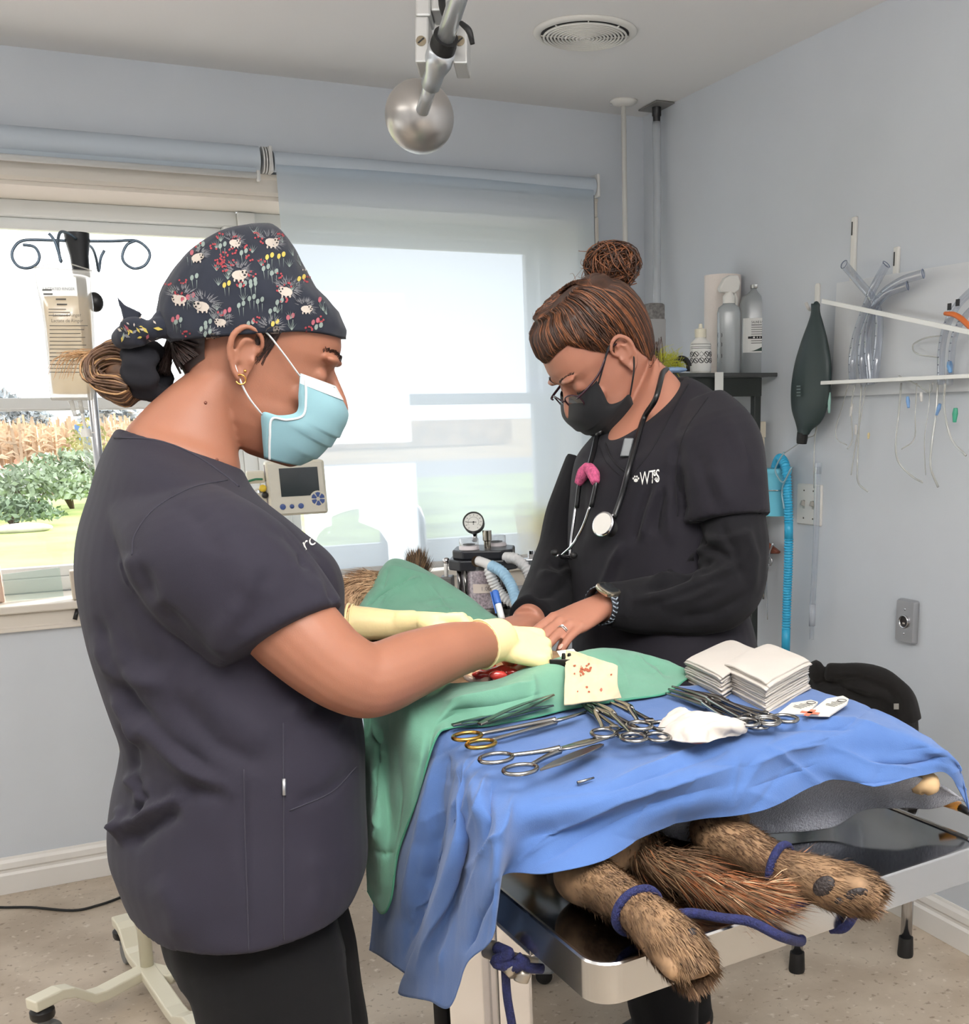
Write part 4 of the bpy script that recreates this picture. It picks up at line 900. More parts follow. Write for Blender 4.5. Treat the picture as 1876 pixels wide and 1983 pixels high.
for k in range(26):      # loose wisps
    t = rng.random()*2*PI; a = H2(.09*math.cos(t)-.01, .07*math.sin(t), .10+.02*rng.random()); hs.tube([a, a+UP*.02+rng.normal(size=3)*.008, a+UP*.035+rng.normal(size=3)*.018], [.0005,.0004,.0002], 3, mi=1, caps=False)
for k in range(16): a = H2(-.09+.03*rng.random(), .06+.012*rng.random(), -.03); hs.tube([a, a-UP*.03+rng.normal(size=3)*.005, a-UP*.055+rng.normal(size=3)*.014], [.0006,.0005,.0002], 3, caps=False)
hs.build('hair', [hair_r, hair_r2], person2)
bn = MB(); bn.ell(bc, (.042,.038,.036), (CR,CF,CU), mi=0)
for k in range(300):
    a = unit(rng.normal(size=3)); e1 = unit(np.cross(a, rng.normal(size=3))); e2 = np.cross(a, e1); r0 = .038+.014*rng.random()**1.5; n0 = rng.random()*6.28; ext = 2.2+2*rng.random()
    P = [bc+a*rng.normal()*.004+(e1*math.cos(n0+ext*q)+e2*math.sin(n0+ext*q))*r0*V(1.08,1.08,.92)*(1+.05*math.sin(q*7)) for q in np.linspace(0,1,6)]
    bn.tube(P, [.0009,.0013,.0013,.0006], 4, seg=16, mi=k % 2, caps=False)
for k in range(46):
    a = bc+unit(rng.normal(size=3))*.030-CR*.03*rng.random(); d0 = unit(rng.normal(size=3)-CR*.6); e = unit(np.cross(d0, rng.normal(size=3)))
    bn.tube([a, a+d0*.014+e*.006, a+d0*.022+e*.016, a+d0*.018+e*.024], [.0008,.0007,.0005,.0003], 3, mi=1, caps=False)
bn.build('hair_bun', [hair_r, hair_r2], person2)
# watch and rings
wc = D(1166,1172,1.905); wa = unit(f2)
wax = unit(D(1190,1172,1.93)-D(1140,1180,1.88)); wu = unit(CU*.62-CR*.18-CF*.95); wu = unit(wu-wax*np.dot(wu,wax)); wv_ = np.cross(wax, wu)
def sup(c, A, B, e=3.2, n=28): return ringv(c, A, B, n, e)
cs = MB(); cc = wc+wu*.031
cs.loft([sup(cc-wu*.005,wax*.018,wv_*.018), sup(cc-wu*.001,wax*.020,wv_*.020), sup(cc+wu*.003,wax*.019,wv_*.019), sup(cc+wu*.0042,wax*.0165,wv_*.0165)])
wt = cs.build('watch', mat('champagne_watch_case', (200,190,172), .25, .9), person2, angle=50)
sc2 = MB(); sc2.loft([sup(cc+wu*.0043,wax*.0155,wv_*.0155), sup(cc+wu*.0048,wax*.0145,wv_*.0145)]); sc2.build('watch_screen', mat('dark_watch_screen', (46,48,50), .12), wt, angle=40)
sb = MB(); Rg = []
for t in np.linspace(0.55, 2*PI-.55, 40): 
    rv = wu*math.cos(t)+wv_*math.sin(t); ce = wc+rv*.0315; Rg.append([ce-wax*.0105, ce-wax*.0035, ce+wax*.0035, ce+wax*.0105])
sb.grid(np.array(Rg)); 
for i in range(0, 39):
    for k in range(3):
        pass
def chevron(mb):
    for i, t in enumerate(np.linspace(.7, 2*PI-.7, 22)):
        for s0 in (-1,1):
            q = []
            for du, dt in ((0,0),(1,-.16),(1,-.08),(0,.08)):
                tt = t+dt; rv = wu*math.cos(tt)+wv_*math.sin(tt); q.append(wc+rv*.0327+wax*s0*.0098*du)
            mb.poly(q, 1)
chevron(sb); sb.build('watch_strap', [mat('black_watch_strap', (34,36,42), .7), mat('grey_strap_pattern', (150,160,172), .7)], wt, solid=.0014)
rg = MB(); jq = J2[2]; a, b_ = jq[1], jq[2]; rc_ = a*.45+b_*.55; ra = unit(b_-a); e1 = unit(np.cross(ra, CF)); e2 = np.cross(ra, e1)
for o_ in (-.0018,.0018): rg.tube([rc_+ra*o_+(e1*math.cos(t)+e2*math.sin(t))*.0098 for t in np.linspace(0,2*PI,25)], .0012, 8)
silver = mat('silver', (215,212,208), .15, 1)
rr_ = rg.build('ring', silver, person2)
gm = MB(); up_ = unit(CU*.8-CF*.6); up_ = unit(up_-ra*np.dot(up_,ra)); gm.ell(rc_+up_*.0112, (.003,.003,.0024), n=8, m=6); gm.build('ring_stone', mat('clear_stone', (240,240,245), .05, .3), rr_, smooth=False)
nl = MB()
for i in range(4):
    q = J2[i]; d0 = unit(q[4]-q[3]); upn = unit(UP-d0*np.dot(UP,d0)); nl.ell(q[4]-d0*.003+upn*.0058, (.0062,.0045,.0016), (d0, np.cross(d0,upn), upn), n=12, m=6)
nl.build('fingernails', mat('nail', (226,170,152), .25), person2)

# stethoscope round her neck
st = thing('stethoscope', 'black-tubed stethoscope with pink bandage wrap hanging round the neck of the person in black scrubs', 'stethoscope')
def SP(x, y, l=.006):
    p, n_ = on_cloth(top2, x, y, l); 
    if p is None: p, n_ = on_cloth(us, x, y, l)
    return p if p is not None else D(x, y, DR-.1)
tb = mat('black_stethoscope_tube', (24,24,26), .3); 
nk = [SP(1272,735), SP(1290,722), D(1302,728,2.14), D(1290,742,2.26), D(1210,800,2.22)]
m_ = MB(); m_.tube([SP(1196,1005,.010), SP(1208,965), SP(1222,910), SP(1236,860), SP(1252,815,.008), D(1268,775,1.985), D(1277,745,2.0), D(1283,722,2.06), D(1290,716,2.14), D(1262,728,2.24), D(1200,770,2.26), D(1166,830,2.12), SP(1160,850), SP(1153,880), SP(1146,915,.008)], .0052, 12); m_.build('tubing', tb, st)
m_ = MB(); m_.tube([SP(1146,913,.008), SP(1136,922), SP(1128,938), SP(1122,985)], .0045, 10); m_.tube([SP(1148,913,.008), SP(1157,922), SP(1159,940), SP(1150,983)], .0045, 10); m_.build('y_piece', tb, st)
m_ = MB(); m_.tube([SP(1122,984,.008), SP(1119,1020,.010), SP(1117,1055,.012), SP(1118,1072,.014), SP(1122,1082,.018), SP(1130,1080,.022)], .0027, 10); m_.tube([SP(1150,982,.008), SP(1140,1022,.012), SP(1125,1060,.018), SP(1110,1080,.024), SP(1092,1083,.03), D(1078,1076,1.99)], .0027, 10); m_.build('ear_tubes', chrome, st)
for p_ in (SP(1133,1077,.024), D(1074,1070,1.99)): m_ = MB(); m_.ell(p_, (.0075,.006,.006)); m_.build('ear_tip', black_rubber, st)
m_ = MB(); m_.tube([SP(1148,908,.009), SP(1138,920,.009), SP(1128,938,.009)], [.011,.013,.008], 12); m_.tube([SP(1148,910,.009), SP(1157,922,.009), SP(1160,938,.008)], [.011,.012,.008], 12)
m_ = fuse('bandage_wrap', m_, .0022, mat('pink_cohesive_bandage', (206,92,134), .9, noise=(160,.25), bump=(500,.8)), st, 3)
cp = SP(1187,1020,.022); cn = unit(-CR*.55-CF*.75+CU*.15)
m_ = MB(); m_.lathe([(.001,-.006),(.017,-.006),(.021,-.002),(.0225,.002),(.0225,.005),(.0205,.0065),(.001,.0066)], cp, cn, 32); ch = m_.build('chest_piece', chrome, st, angle=40)
m_ = MB(); m_.lathe([(.001,.0067),(.0192,.0067),(.0192,.0075),(.001,.0075)], cp, cn, 32); m_.build('diaphragm', mat('white_diaphragm', (222,218,212), .35), ch, angle=40)
m_ = MB(); m_.lathe([(.001,-.030),(.013,-.030),(.016,-.026),(.012,-.015),(.007,-.006),(.001,-.006)], cp, cn, 28); m_.build('bell', black_rubber, ch, angle=50)
m_ = MB(); m_.tube([cp-cn*.006+CU*.012, SP(1197,1000,.010)], .0045, 12); m_.build('stem', chrome, ch)
m_ = MB(); bp_ = SP(1221,876,.012); m_.box(bp_, (.017,.034,.009), (unit(CR*.98-CU*-.0), unit(CU*.96+CR*.22), -CF)); m_.build('name_clip', mat('grey_name_clip', (92,96,98), .4), st, smooth=False, bevel=.002)
# ================================================================== operating table
T0 = V(.462,.932,.905); TU = unit(V(.994,.095,0)); TV = unit(V(-.05,1,0)); TW, TL = .60, 1.30
def T(u, v, z=0): return T0+TU*u+TV*v+V(0,0,z)
tbl = thing('operating_table', 'polished steel operating table under the blue drape', 'table', loc=T(TW/2,TL/2,-T0[2]))
def rrect(u0, u1, v0, v1, r, z, n=7):
    q = []
    for cx, cy, a0 in ((u1-r,v0+r,-90),(u1-r,v1-r,0),(u0+r,v1-r,90),(u0+r,v0+r,180)):
        for k in range(n): a = math.radians(a0+90*k/(n-1)); q.append(T(cx+r*math.cos(a), cy+r*math.sin(a), z))
    return q
mirror = mat('polished_steel_top', (150,152,156), .10, 1, bump=(30,.015)); band = mat('satin_steel_edge', (188,187,186), .2, 1, bump=(14,.04))
m = MB(); m.loft([rrect(.006,TW-.006,.006,TL-.006,.029,-.006), rrect(.006,TW-.006,.006,TL-.006,.029,-.003)]); m.build('table_top', mirror, tbl, smooth=False)
m = MB(); m.loft([rrect(0,TW,0,TL,.034,-.046), rrect(0,TW,0,TL,.034,-.002), rrect(.002,TW-.002,.002,TL-.002,.033,0), rrect(.005,TW-.005,.005,TL-.005,.030,0), rrect(.006,TW-.006,.006,TL-.006,.029,-.004)], caps=False)
m.poly(rrect(0,TW,0,TL,.034,-.046)[::-1]); m.build('table_rim', band, tbl, angle=35)
for px, w_ in ((893,.068),(983,.055)):
    c = D(px,1900,1.56); m = MB(); zt = T0[2]-.05; m.box((c[0],c[1],zt/2+.02), (w_,w_,zt-.04), (TU,TV,UP)); m.build('column', chrome, tbl, smooth=False, bevel=.008)
c = D(938,1900,1.58); m = MB(); m.box((c[0],c[1],.55), (.02,.03,.75), (TU,TV,UP)); m.build('column_gap_dark', black_plastic, tbl, smooth=False)  # dark gap between the columns, drawn as a black strip
m = MB(); m.box((c[0]+.16,c[1]+.12,.02), (.30,.5,.04), (TU,TV,UP)); m.build('base_plate', steel, tbl, smooth=False, bevel=.008)
c = T(.03,.42,-.066); m = MB(); m.box(c, (.02,.45,.024), (TU,TV,UP)); m.build('side_rail', steel, tbl, smooth=False, bevel=.003)
m = MB(); k0 = D(952,1852,1.33); m.tube([D(948,1838,1.33),D(962,1850,1.32),D(998,1880,1.30)], [.012,.0085,.011], 14); m.tube([D(1008,1868,1.31),D(1012,1884,1.31),D(1008,1900,1.31)], [.006,.010,.009], 12); m.tube([D(985,1858,1.32),D(1040,1872,1.32)], .010, 12)
m.build('tie_clamp', mat('worn_clamp_metal', (168,160,148), .35, .9), tbl)
adopt(tbl)
rope_m = mat('navy_cord', (22,27,72), .85, noise=(220,.3), bump=(420,.6))
m = MB(); m.tube([D(962,1835,1.315),D(985,1848,1.30),D(960,1862,1.305),D(990,1870,1.30),D(1015,1862,1.30),D(985,1880,1.31)], .0075, 10); m.tube([D(1000,1850,1.30),D(1020,1872,1.30),D(1050,1876,1.31)], .006, 10); m.tube([D(978,1875,1.31),D(982,1930,1.32),D(992,1990,1.33),D(1000,2060,1.35)], .0052, 10)
tag(m.build('tie_cord', rope_m), 'navy cord knotted round the clamp below the table and hanging straight down', 'cord')

# ------------------------------------------------------------------ the dog
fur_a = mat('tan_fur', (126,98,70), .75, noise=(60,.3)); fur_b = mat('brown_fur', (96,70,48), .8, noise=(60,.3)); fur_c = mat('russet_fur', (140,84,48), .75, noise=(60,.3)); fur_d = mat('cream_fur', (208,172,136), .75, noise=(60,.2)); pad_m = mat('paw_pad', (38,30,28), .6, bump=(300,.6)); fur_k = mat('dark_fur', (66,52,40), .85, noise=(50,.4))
d_ = MB()
def dtube(pts, n=16): d_.tube(np.array([p[0] for p in pts]), [p[1] for p in pts], n)
legA = [(T(.20,.40,.075),.050),(T(.17,.22,.048),.038),(Z(1120,1688,.938),.031),(Z(1170,1720,.938),.028),(Z(1228,1760,.938),.0235),(Z(1262,1786,.938),.027),(Z(1303,1826,.934),.030),(Z(1332,1860,.926),.026)]
legB = [(T(.40,.42,.075),.050),(T(.40,.28,.050),.040),(Z(1385,1606,.945),.034),(Z(1445,1645,.942),.029),(Z(1512,1680,.940),.023),(Z(1560,1696,.940),.026),(Z(1620,1716,.938),.030),(Z(1662,1728,.936),.026)]
tail = [(T(.31,.34,.035),.026),(Z(1240,1650,.925),.021),(Z(1320,1692,.922),.019),(Z(1400,1728,.918),.016),(Z(1465,1740,.917),.012),(Z(1512,1716,.926),.004)]
body = [(T(.30,.30,.07),.062),(T(.29,.42,.075),.072),(T(.27,.56,.10),.092),(T(.24,.75,.095),.090),(T(.20,.92,.105),.100),(T(.18,1.1,.105),.096)]
chest = [(D(700,1165,2.02),.045),(D(690,1180,1.95),.035),(D(676,1200,1.86),.03)]
for q in (legA, legB, tail, body): dtube(q)
dtube([(T(.20,1.05,.13),.05),(D(730,1150,2.06),.042),(D(690,1158,2.03),.032),(D(668,1182,2.0),.030)])
dtube([(T(.20,1.1,.10),.08),(T(.22,1.16,.08),.060),(T(.26,1.24,.075),.05)])
dtube([(T(.30,1.05,.15),.05),(D(805,1150,2.12),.032),(D(806,1108,2.12),.022)])
dtube([(T(.15,.7,.10),.07),(D(765,1250,1.80),.045),(D(720,1240,1.78),.03)])
def toes(P, f, up, sp, r):
    f, up = unit(f), unit(up); s = np.cross(f, up)
    for k in (-1.5,-.5,.5,1.5):
        b = P+s*k*r*.95; d_.tube([b-f*r*1.6, b+f*r*(.5-.25*abs(k)), b+f*r*(1.2-.3*abs(k))-up*r*.5], [r*.8,r*.95,r*.55], 12)
fA = unit(legA[-1][0]-legA[-3][0]); fB = unit(legB[-1][0]-legB[-3][0])
toes(legA[-1][0]+fA*.004, fA, unit(UP*.8+CU*.3), 1, .0145); toes(legB[-1][0]+fB*.004, fB, unit(CU*.8+CF*.6), 1, .0145)
dog = fuse('dog', d_, .005, fur_a, None, 5)
tag(dog, 'tan dog lying on its back on the table under the drapes, hind paws showing', 'dog')
def furry(name, path, n, ln, lift, mats, pick, r=.0007, droop=.3, seed=1, parent=dog, infl=.95):
    g = np.random.default_rng(seed); P = cr_path(np.array([p[0] for p in path]), 60); R_ = np.interp(np.linspace(0,1,60), np.linspace(0,1,len(path)), [p[1] for p in path]); b = MB()
    Tn = np.gradient(P, axis=0)
    for k in range(n):
        s = g.random()*58.9; i = int(s); t = unit(Tn[i]); p = P[i]*(1-(s-i))+P[i+1]*(s-i); e1 = unit(np.cross(t, UP)); e2 = np.cross(e1, t); a = g.random()*6.283; nn = e1*math.cos(a)+e2*math.sin(a)
        q = p+nn*R_[i]*infl; L_ = ln*(.6+.7*g.random()); d0 = unit(t+nn*lift*(.5+g.random())+g.normal(size=3)*.16); q1 = q+d0*L_*.5; q2 = q1+unit(d0+t*.5-UP*droop)*L_*.5
        w_ = np.cross(d0, nn)*r; mi = pick(s/59, a, nn, g); b.add([q-w_, q+w_, q1+w_*.8, q1-w_*.8, q2], [(0,1,2,3),(3,2,4)], mi)
    return b.build(name, mats, parent, smooth=False, flip=False)
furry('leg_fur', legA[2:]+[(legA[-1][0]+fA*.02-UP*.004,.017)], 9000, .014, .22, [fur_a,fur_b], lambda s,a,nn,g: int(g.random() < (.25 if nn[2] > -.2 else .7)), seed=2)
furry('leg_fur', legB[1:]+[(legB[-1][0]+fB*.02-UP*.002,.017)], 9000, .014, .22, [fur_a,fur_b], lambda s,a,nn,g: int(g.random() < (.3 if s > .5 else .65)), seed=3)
furry('tail_fur', tail, 7000, .055, .25, [fur_a,fur_b,fur_c,fur_d], lambda s,a,nn,g: int(g.choice([0,1,2,3], p=[.3,.25,.4,.05] if s > .4 else [.4,.5,.1,0])), r=.0008, seed=4)
furry('foreleg_fur', [(D(730,1150,2.06),.042),(D(690,1158,2.03),.034),(D(664,1186,2.0),.030)], 3000, .035, .5, [fur_d,fur_a], lambda s,a,nn,g: int(g.random() < .12), r=.0009, seed=5)
furry('paw_tuft', [(D(806,1118,2.12),.022),(D(808,1100,2.12),.014),(D(808,1090,2.12),.006)], 700, .030, .35, [fur_k,fur_a], lambda s,a,nn,g: int(g.random() < .4), r=.0010, seed=6, droop=0)
furry('flank_fur', [(D(800,1262,1.79),.05),(D(760,1250,1.79),.045),(D(715,1240,1.78),.03)], 2600, .028, .3, [fur_k,fur_b,fur_a], lambda s,a,nn,g: int(g.choice([0,1,2], p=[.5,.35,.15])), r=.0009, seed=7)
def pad(x, y, a, b_, rot):
    p, n_ = on_cloth(dog, x, y, -.001)
    if p is None: return
    e1 = unit(CR*math.cos(rot)+CU*math.sin(rot)); e1 = unit(e1-n_*np.dot(e1,n_)); e2 = np.cross(n_, e1); k = depth(p)/F; m = MB(); m.ell(p, (a*k,b_*k,.0045), (e1,e2,n_), n=16, m=8); m.build('paw_pad', pad_m, dog)
for q in ((1340,1806,14,11,.8),(1326,1862,16,10,.3),(1594,1716,26,18,.5),(1656,1736,28,17,.7),(1625,1744,11,8,.4)): pad(*q)
# open incision
tis = mat('wet_red_tissue', (178,52,48), .18, spec=.7, noise=(60,.35), coat=.6, sss=.1); tis2 = mat('pale_wet_tissue', (206,176,160), .2, spec=.7, noise=(40,.15), coat=.5, sss=.1)
m = MB(); g = np.random.default_rng(11)
for k in range(26):
    x, y = 918+82*g.random(), 1284+26*g.random(); p = Z(x, y, 1.098+.008*g.random()); m.ell(p, (.007+.010*g.random(),.006+.006*g.random(),.004+.005*g.random()), (unit(CR+CF*.3*g.normal()),unit(CF),UP), n=14, m=8)
m.tube([Z(925,1300,1.100),Z(950,1306,1.104),Z(975,1298,1.106),Z(998,1300,1.102)], [.006,.009,.008,.005], 12)
fuse('incision', m, .0022, tis, dog, 3)
m = MB(); m.tube([Z(1003,1268,1.106),Z(1012,1285,1.104),Z(1006,1300,1.100),Z(985,1313,1.097)], [.012,.014,.012,.008], 14); m.tube([Z(905,1308,1.094),Z(925,1316,1.096),Z(950,1320,1.096)], [.008,.009,.006], 12); fuse('wound_margin', m, .003, tis2, dog, 3)

# ------------------------------------------------------------------ ties on the hocks
def loop_round(mb, c, ax, r, rb, fl=1):
    ax = unit(ax); e1 = unit(np.cross(ax, UP)); e2 = np.cross(ax, e1); mb.tube([c+(e1*math.cos(t)+e2*math.sin(t))*r for t in np.linspace(0,2*PI,33)], rb, 10)
m = MB(); cA = Z(1234,1764,.938); loop_round(m, cA, fA, .0265, .0052); m.tube([cA+CR*.02-UP*.012, Z(1330,1768,.918), Z(1400,1778,.915), Z(1452,1785,.914), Z(1500,1806,.905)+V(0,-.01,0), D(1548,1824,1.285), D(1552,1818,1.30)], .0056, 10)
tag(m.build('tie_cord', rope_m), 'navy cord looped round the near hind paw and running over the table edge', 'cord')
m = MB(); cB = Z(1510,1679,.940); loop_round(m, cB, fB, .0262, .0052); m.tube([cB-UP*.024+CR*.01, Z(1512,1728,.918), Z(1500,1762,.914), T(.385,-.006,.004), T(.365,-.008,-.02), T(.345,-.006,-.045), T(.335,.01,-.052)], .0056, 10)
tag(m.build('tie_cord', rope_m), 'navy cord looped round the far hind paw and dropping under the table edge', 'cord')

# ------------------------------------------------------------------ drapes, towel
blue_m = cloth_mat('blue_drape_cotton', (70,100,152), .9, 700, .16, noise=.05); green_m = cloth_mat('green_drape_cotton', (98,146,124), .9, 700, .14, noise=.06, trl=.06); towel_m = mat('grey_terry_towel', (150,152,162), .95, noise=(200,.12), bump=(420,.9), sheen=.3)
def pt(q):
    x, y, k, v = q
    return D(x,y,v) if k == 'd' else ON(x,y,{'x':0,'y':1,'z':2}[k],v)
def cgrid(cols, nu, nv):
    P = np.array([[pt(q) for q in c] for c in cols]); A = np.array([cr_path(c, nv) for c in P]); return np.array([cr_path(A[:,j], nu) for j in range(nv)])
def wrinkle(G, amp, sc, seed, mask=None):
    g = np.random.default_rng(seed); du, dv = np.gradient(G, axis=1), np.gradient(G, axis=0); n = np.cross(du, dv); n /= np.linalg.norm(n,axis=2)[...,None]+1e-9; off = np.zeros(G.shape[:2])
    for k in range(10):
        w_ = g.normal(size=3)*sc*(.6+k*.22); off += (1-2*np.abs(np.sin(G@w_+g.random()*6)))/(1.3+.5*k)      # ridged: creases rather than waves
    return G+n*(amp*off*(1 if mask is None else mask))[...,None]
z, x, d = 'z', 'x', 'd'
blueC = [
 [(850,1385,z,1.068),(836,1432,z,1.055),(742,1640,x,.400),(716,1840,x,.385)],
 [(900,1372,z,1.068),(852,1436,z,1.055),(800,1650,x,.392),(746,1858,x,.380)],
 [(945,1362,z,1.068),(872,1444,z,1.056),(845,1660,x,.405),(790,1892,x,.385)],
 [(990,1355,z,1.068),(895,1458,z,1.056),(868,1660,x,.385),(772,1924,x,.38)],
 [(1040,1350,z,1.068),(920,1478,z,1.056),(898,1660,x,.41),(832,1938,x,.382)],
 [(1090,1345,z,1.068),(940,1492,z,1.054),(925,1650,x,.40),(872,1950,x,.388)],
 [(1140,1340,z,1.068),(968,1502,z,1.052),(952,1640,x,.405),(905,1866,x,.39)],
 [(1180,1338,z,1.068),(1005,1512,z,1.050),(968,1640,x,.41),(955,1812,x,.40)],
 [(1225,1335,z,1.068),(1050,1520,z,1.048),(1005,1628,z,1.0),(968,1700,x,.425)],
 [(1270,1332,z,1.068),(1115,1524,z,1.046),(1080,1615,z,1.0),(1062,1692,z,.968)],
 [(1320,1330,z,1.068),(1195,1508,z,1.048),(1160,1595,z,1.005),(1165,1668,z,.972)],
 [(1370,1328,z,1.068),(1295,1478,z,1.052),(1250,1565,z,1.012),(1252,1618,z,.978)],
 [(1420,1326,z,1.068),(1395,1450,z,1.058),(1360,1540,z,1.018),(1340,1588,z,.984)],
 [(1475,1325,z,1.066),(1480,1426,z,1.062),(1468,1512,z,1.022),(1475,1570,z,.988)],
 [(1540,1326,z,1.064),(1570,1406,z,1.062),(1560,1475,z,1.028),(1605,1510,z,1.0)],
 [(1600,1345,z,1.060),(1650,1402,z,1.058),(1668,1462,z,1.026),(1695,1522,z,.995)],
 [(1662,1362,z,1.056),(1722,1412,z,1.050),(1765,1466,z,1.020),(1785,1502,z,.998)],
 [(1735,1392,z,1.050),(1795,1440,z,1.036),(1832,1480,z,1.010),(1836,1500,z,.995)],
 [(1792,1426,z,1.036),(1842,1466,z,1.018),(1860,1500,z,.990),(1876,1572,z,.940)],
 [(1800,1430,z,1.030),(1850,1474,z,1.010),(1866,1515,z,.980),(1882,1584,z,.935)]]
G = cgrid(blueC, 380, 130); G = wrinkle(G, .0007, 24, 4)
mB = MB(); mB.grid(G); blue = mB.build('blue_drape', blue_m, solid=.0012)
g0 = np.random.default_rng(31); ext = []
for k in range(46):
    x0, y0 = (760+1080*g0.random(), 1440+220*g0.random()) if k < 36 else (760+200*g0.random(), 1480+300*g0.random()); a_ = g0.normal()*.45-.4 if k < 36 else 1.78+g0.normal()*.12; L0 = 60+150*g0.random(); ext.append(([(x0,y0),(x0+L0*.5*math.cos(a_)+g0.normal()*5,y0+L0*.5*math.sin(a_)),(x0+L0*math.cos(a_),y0+L0*math.sin(a_))], 5+7*g0.random(), g0.choice((-1,1))*(.0012+.0022*g0.random())))
folds(blue, ext, 1)
folds(blue, [([(1170,1520),(1280,1480),(1400,1430),(1480,1405)], 9, .008), ([(1160,1540),(1300,1490),(1420,1450)], 12, -.005), ([(1480,1400),(1560,1392),(1650,1395),(1740,1420)], 8, .006), ([(1485,1415),(1570,1408),(1660,1412)], 9, -.006),
  ([(990,1680),(1080,1600),(1200,1550),(1340,1510),(1440,1480)], 10, .007), ([(1020,1690),(1130,1620),(1260,1560),(1400,1520)], 14, -.006), ([(1480,1440),(1560,1500),(1600,1530)], 9, .006), ([(1440,1490),(1530,1450),(1600,1440)], 8, .005), ([(1680,1475),(1760,1478),(1840,1465)], 6, -.008), ([(1600,1440),(1680,1480),(1780,1490)], 10, .005),
  ([(930,1490),(905,1580),(870,1700),(800,1900)], 14, .017), ([(900,1470),(868,1600),(820,1740),(775,1870)], 14, -.014), ([(945,1500),(930,1560),(895,1650)], 8, .010), ([(955,1510),(935,1600),(905,1700),(860,1850)], 14, -.014), ([(1000,1530),(965,1620),(905,1680),(880,1660)], 10, .010), ([(880,1470),(850,1600),(800,1780)], 16, -.012), ([(850,1450),(815,1600),(770,1780)], 14, .008), ([(930,1660),(880,1780),(850,1900)], 10, .010), ([(968,1700),(925,1780),(900,1850)], 8, -.010), ([(870,1460),(862,1520)], 7, -.006), ([(905,1470),(885,1540)], 7, .006), ([(760,1700),(745,1800)], 14, -.010)], 1)
tag(blue, 'blue cloth drape over the dog and table, instruments laid out on it', 'drape')
greenC = [
 [(690,1330,z,1.08),(703,1395,x,.385),(706,1560,x,.372),(712,1725,x,.365)],
 [(715,1330,z,1.09),(722,1395,x,.40),(726,1560,x,.366),(738,1768,x,.372)],
 [(745,1330,z,1.10),(752,1398,x,.405),(757,1590,x,.382),(757,1742,x,.378)],
 [(775,1328,z,1.105),(785,1400,z,1.075),(785,1520,x,.392),(770,1655,x,.385)],
 [(810,1325,z,1.105),(815,1395,z,1.080),(815,1470,x,.405),(805,1552,x,.40)],
 [(845,1322,z,1.105),(848,1380,z,1.085),(842,1412,z,1.070),(842,1434,z,1.060)],
 [(880,1325,z,1.105),(885,1356,z,1.100),(878,1386,z,1.080),(872,1410,z,1.070)],
 [(915,1322,z,1.102),(930,1344,z,1.106),(940,1376,z,1.088),(945,1405,z,1.070)],
 [(955,1318,z,1.102),(985,1332,z,1.108),(1010,1366,z,1.088),(1020,1392,z,1.070)],
 [(995,1305,z,1.106),(1040,1310,z,1.112),(1080,1346,z,1.088),(1095,1374,z,1.070)],
 [(1028,1290,z,1.110),(1075,1290,z,1.116),(1130,1326,z,1.088),(1152,1364,z,1.070)],
 [(1065,1282,z,1.106),(1120,1270,z,1.116),(1190,1310,z,1.088),(1220,1354,z,1.070)],
 [(1105,1272,z,1.098),(1172,1258,z,1.112),(1240,1298,z,1.088),(1288,1343,z,1.070)],
 [(1155,1268,z,1.09),(1225,1262,z,1.10),(1285,1290,z,1.085),(1322,1320,z,1.071)],
 [(1230,1272,z,1.078),(1285,1278,z,1.086),(1318,1292,z,1.082),(1347,1302,z,1.074)]]
G = cgrid(greenC, 300, 110); G = wrinkle(G, .0008, 26, 9)
mB = MB(); mB.grid(G); green = mB.build('green_drape', green_m, solid=.0014)
folds(green, [([(720,1400),(745,1460),(715,1520)], 8, .010), ([(740,1400),(735,1480),(720,1560)], 9, -.010), ([(770,1440),(775,1540),(765,1640)], 12, -.005), ([(715,1560),(735,1600),(720,1640)], 10, .008), ([(712,1640),(745,1655),(765,1650)], 6, -.004), ([(860,1360),(950,1345),(1040,1320)], 9, .007), ([(860,1380),(960,1365),(1060,1340)], 10, -.005), ([(1030,1300),(1035,1340),(1020,1380)], 7, .004), ([(1220,1262),(1250,1290),(1290,1320)], 6, .006), ([(1235,1265),(1270,1285),(1300,1312)], 6, -.008), ([(1180,1262),(1210,1310),(1220,1345)], 8, .003)], 1)
tag(green, 'green cloth drape in front of the incision, one end hanging down the table side', 'drape')
hem = MB()
for cols, row in ((greenC, -1),):
    q = cr_path(np.array([pt(c[row]) for c in cols]), 200); hem.tube(q, .0016, 6, seg=200)
hem.build('sewn_hem', mat('green_hem_thread', (70,138,110), .9), green)
backC = [
 [(702,1178,d,2.18),(696,1176,d,2.02),(690,1196,d,1.90),(688,1222,d,1.82)],
 [(735,1160,d,2.2),(722,1132,d,2.05),(712,1180,d,1.92),(715,1228,d,1.82)],
 [(765,1140,d,2.22),(757,1086,d,2.06),(752,1165,d,1.95),(760,1232,d,1.82)],
 [(808,1140,d,2.22),(800,1094,d,2.06),(800,1165,d,1.95),(815,1235,d,1.82)],
 [(860,1160,d,2.2),(850,1122,d,2.05),(852,1178,d,1.95),(865,1240,d,1.82)],
 [(915,1180,d,2.15),(905,1155,d,2.02),(905,1195,d,1.93),(912,1250,d,1.80)],
 [(965,1205,d,2.06),(950,1192,d,1.98),(948,1222,d,1.88),(955,1262,d,1.78)],
 [(1012,1228,d,1.98),(1000,1226,d,1.90),(995,1246,d,1.80),(1000,1278,d,1.72)],
 [(1060,1255,d,1.88),(1045,1258,d,1.82),(1035,1270,d,1.74),(1035,1292,d,1.67)],
 [(1095,1280,d,1.78),(1085,1282,d,1.74),(1075,1288,d,1.68),(1072,1298,d,1.64)]]
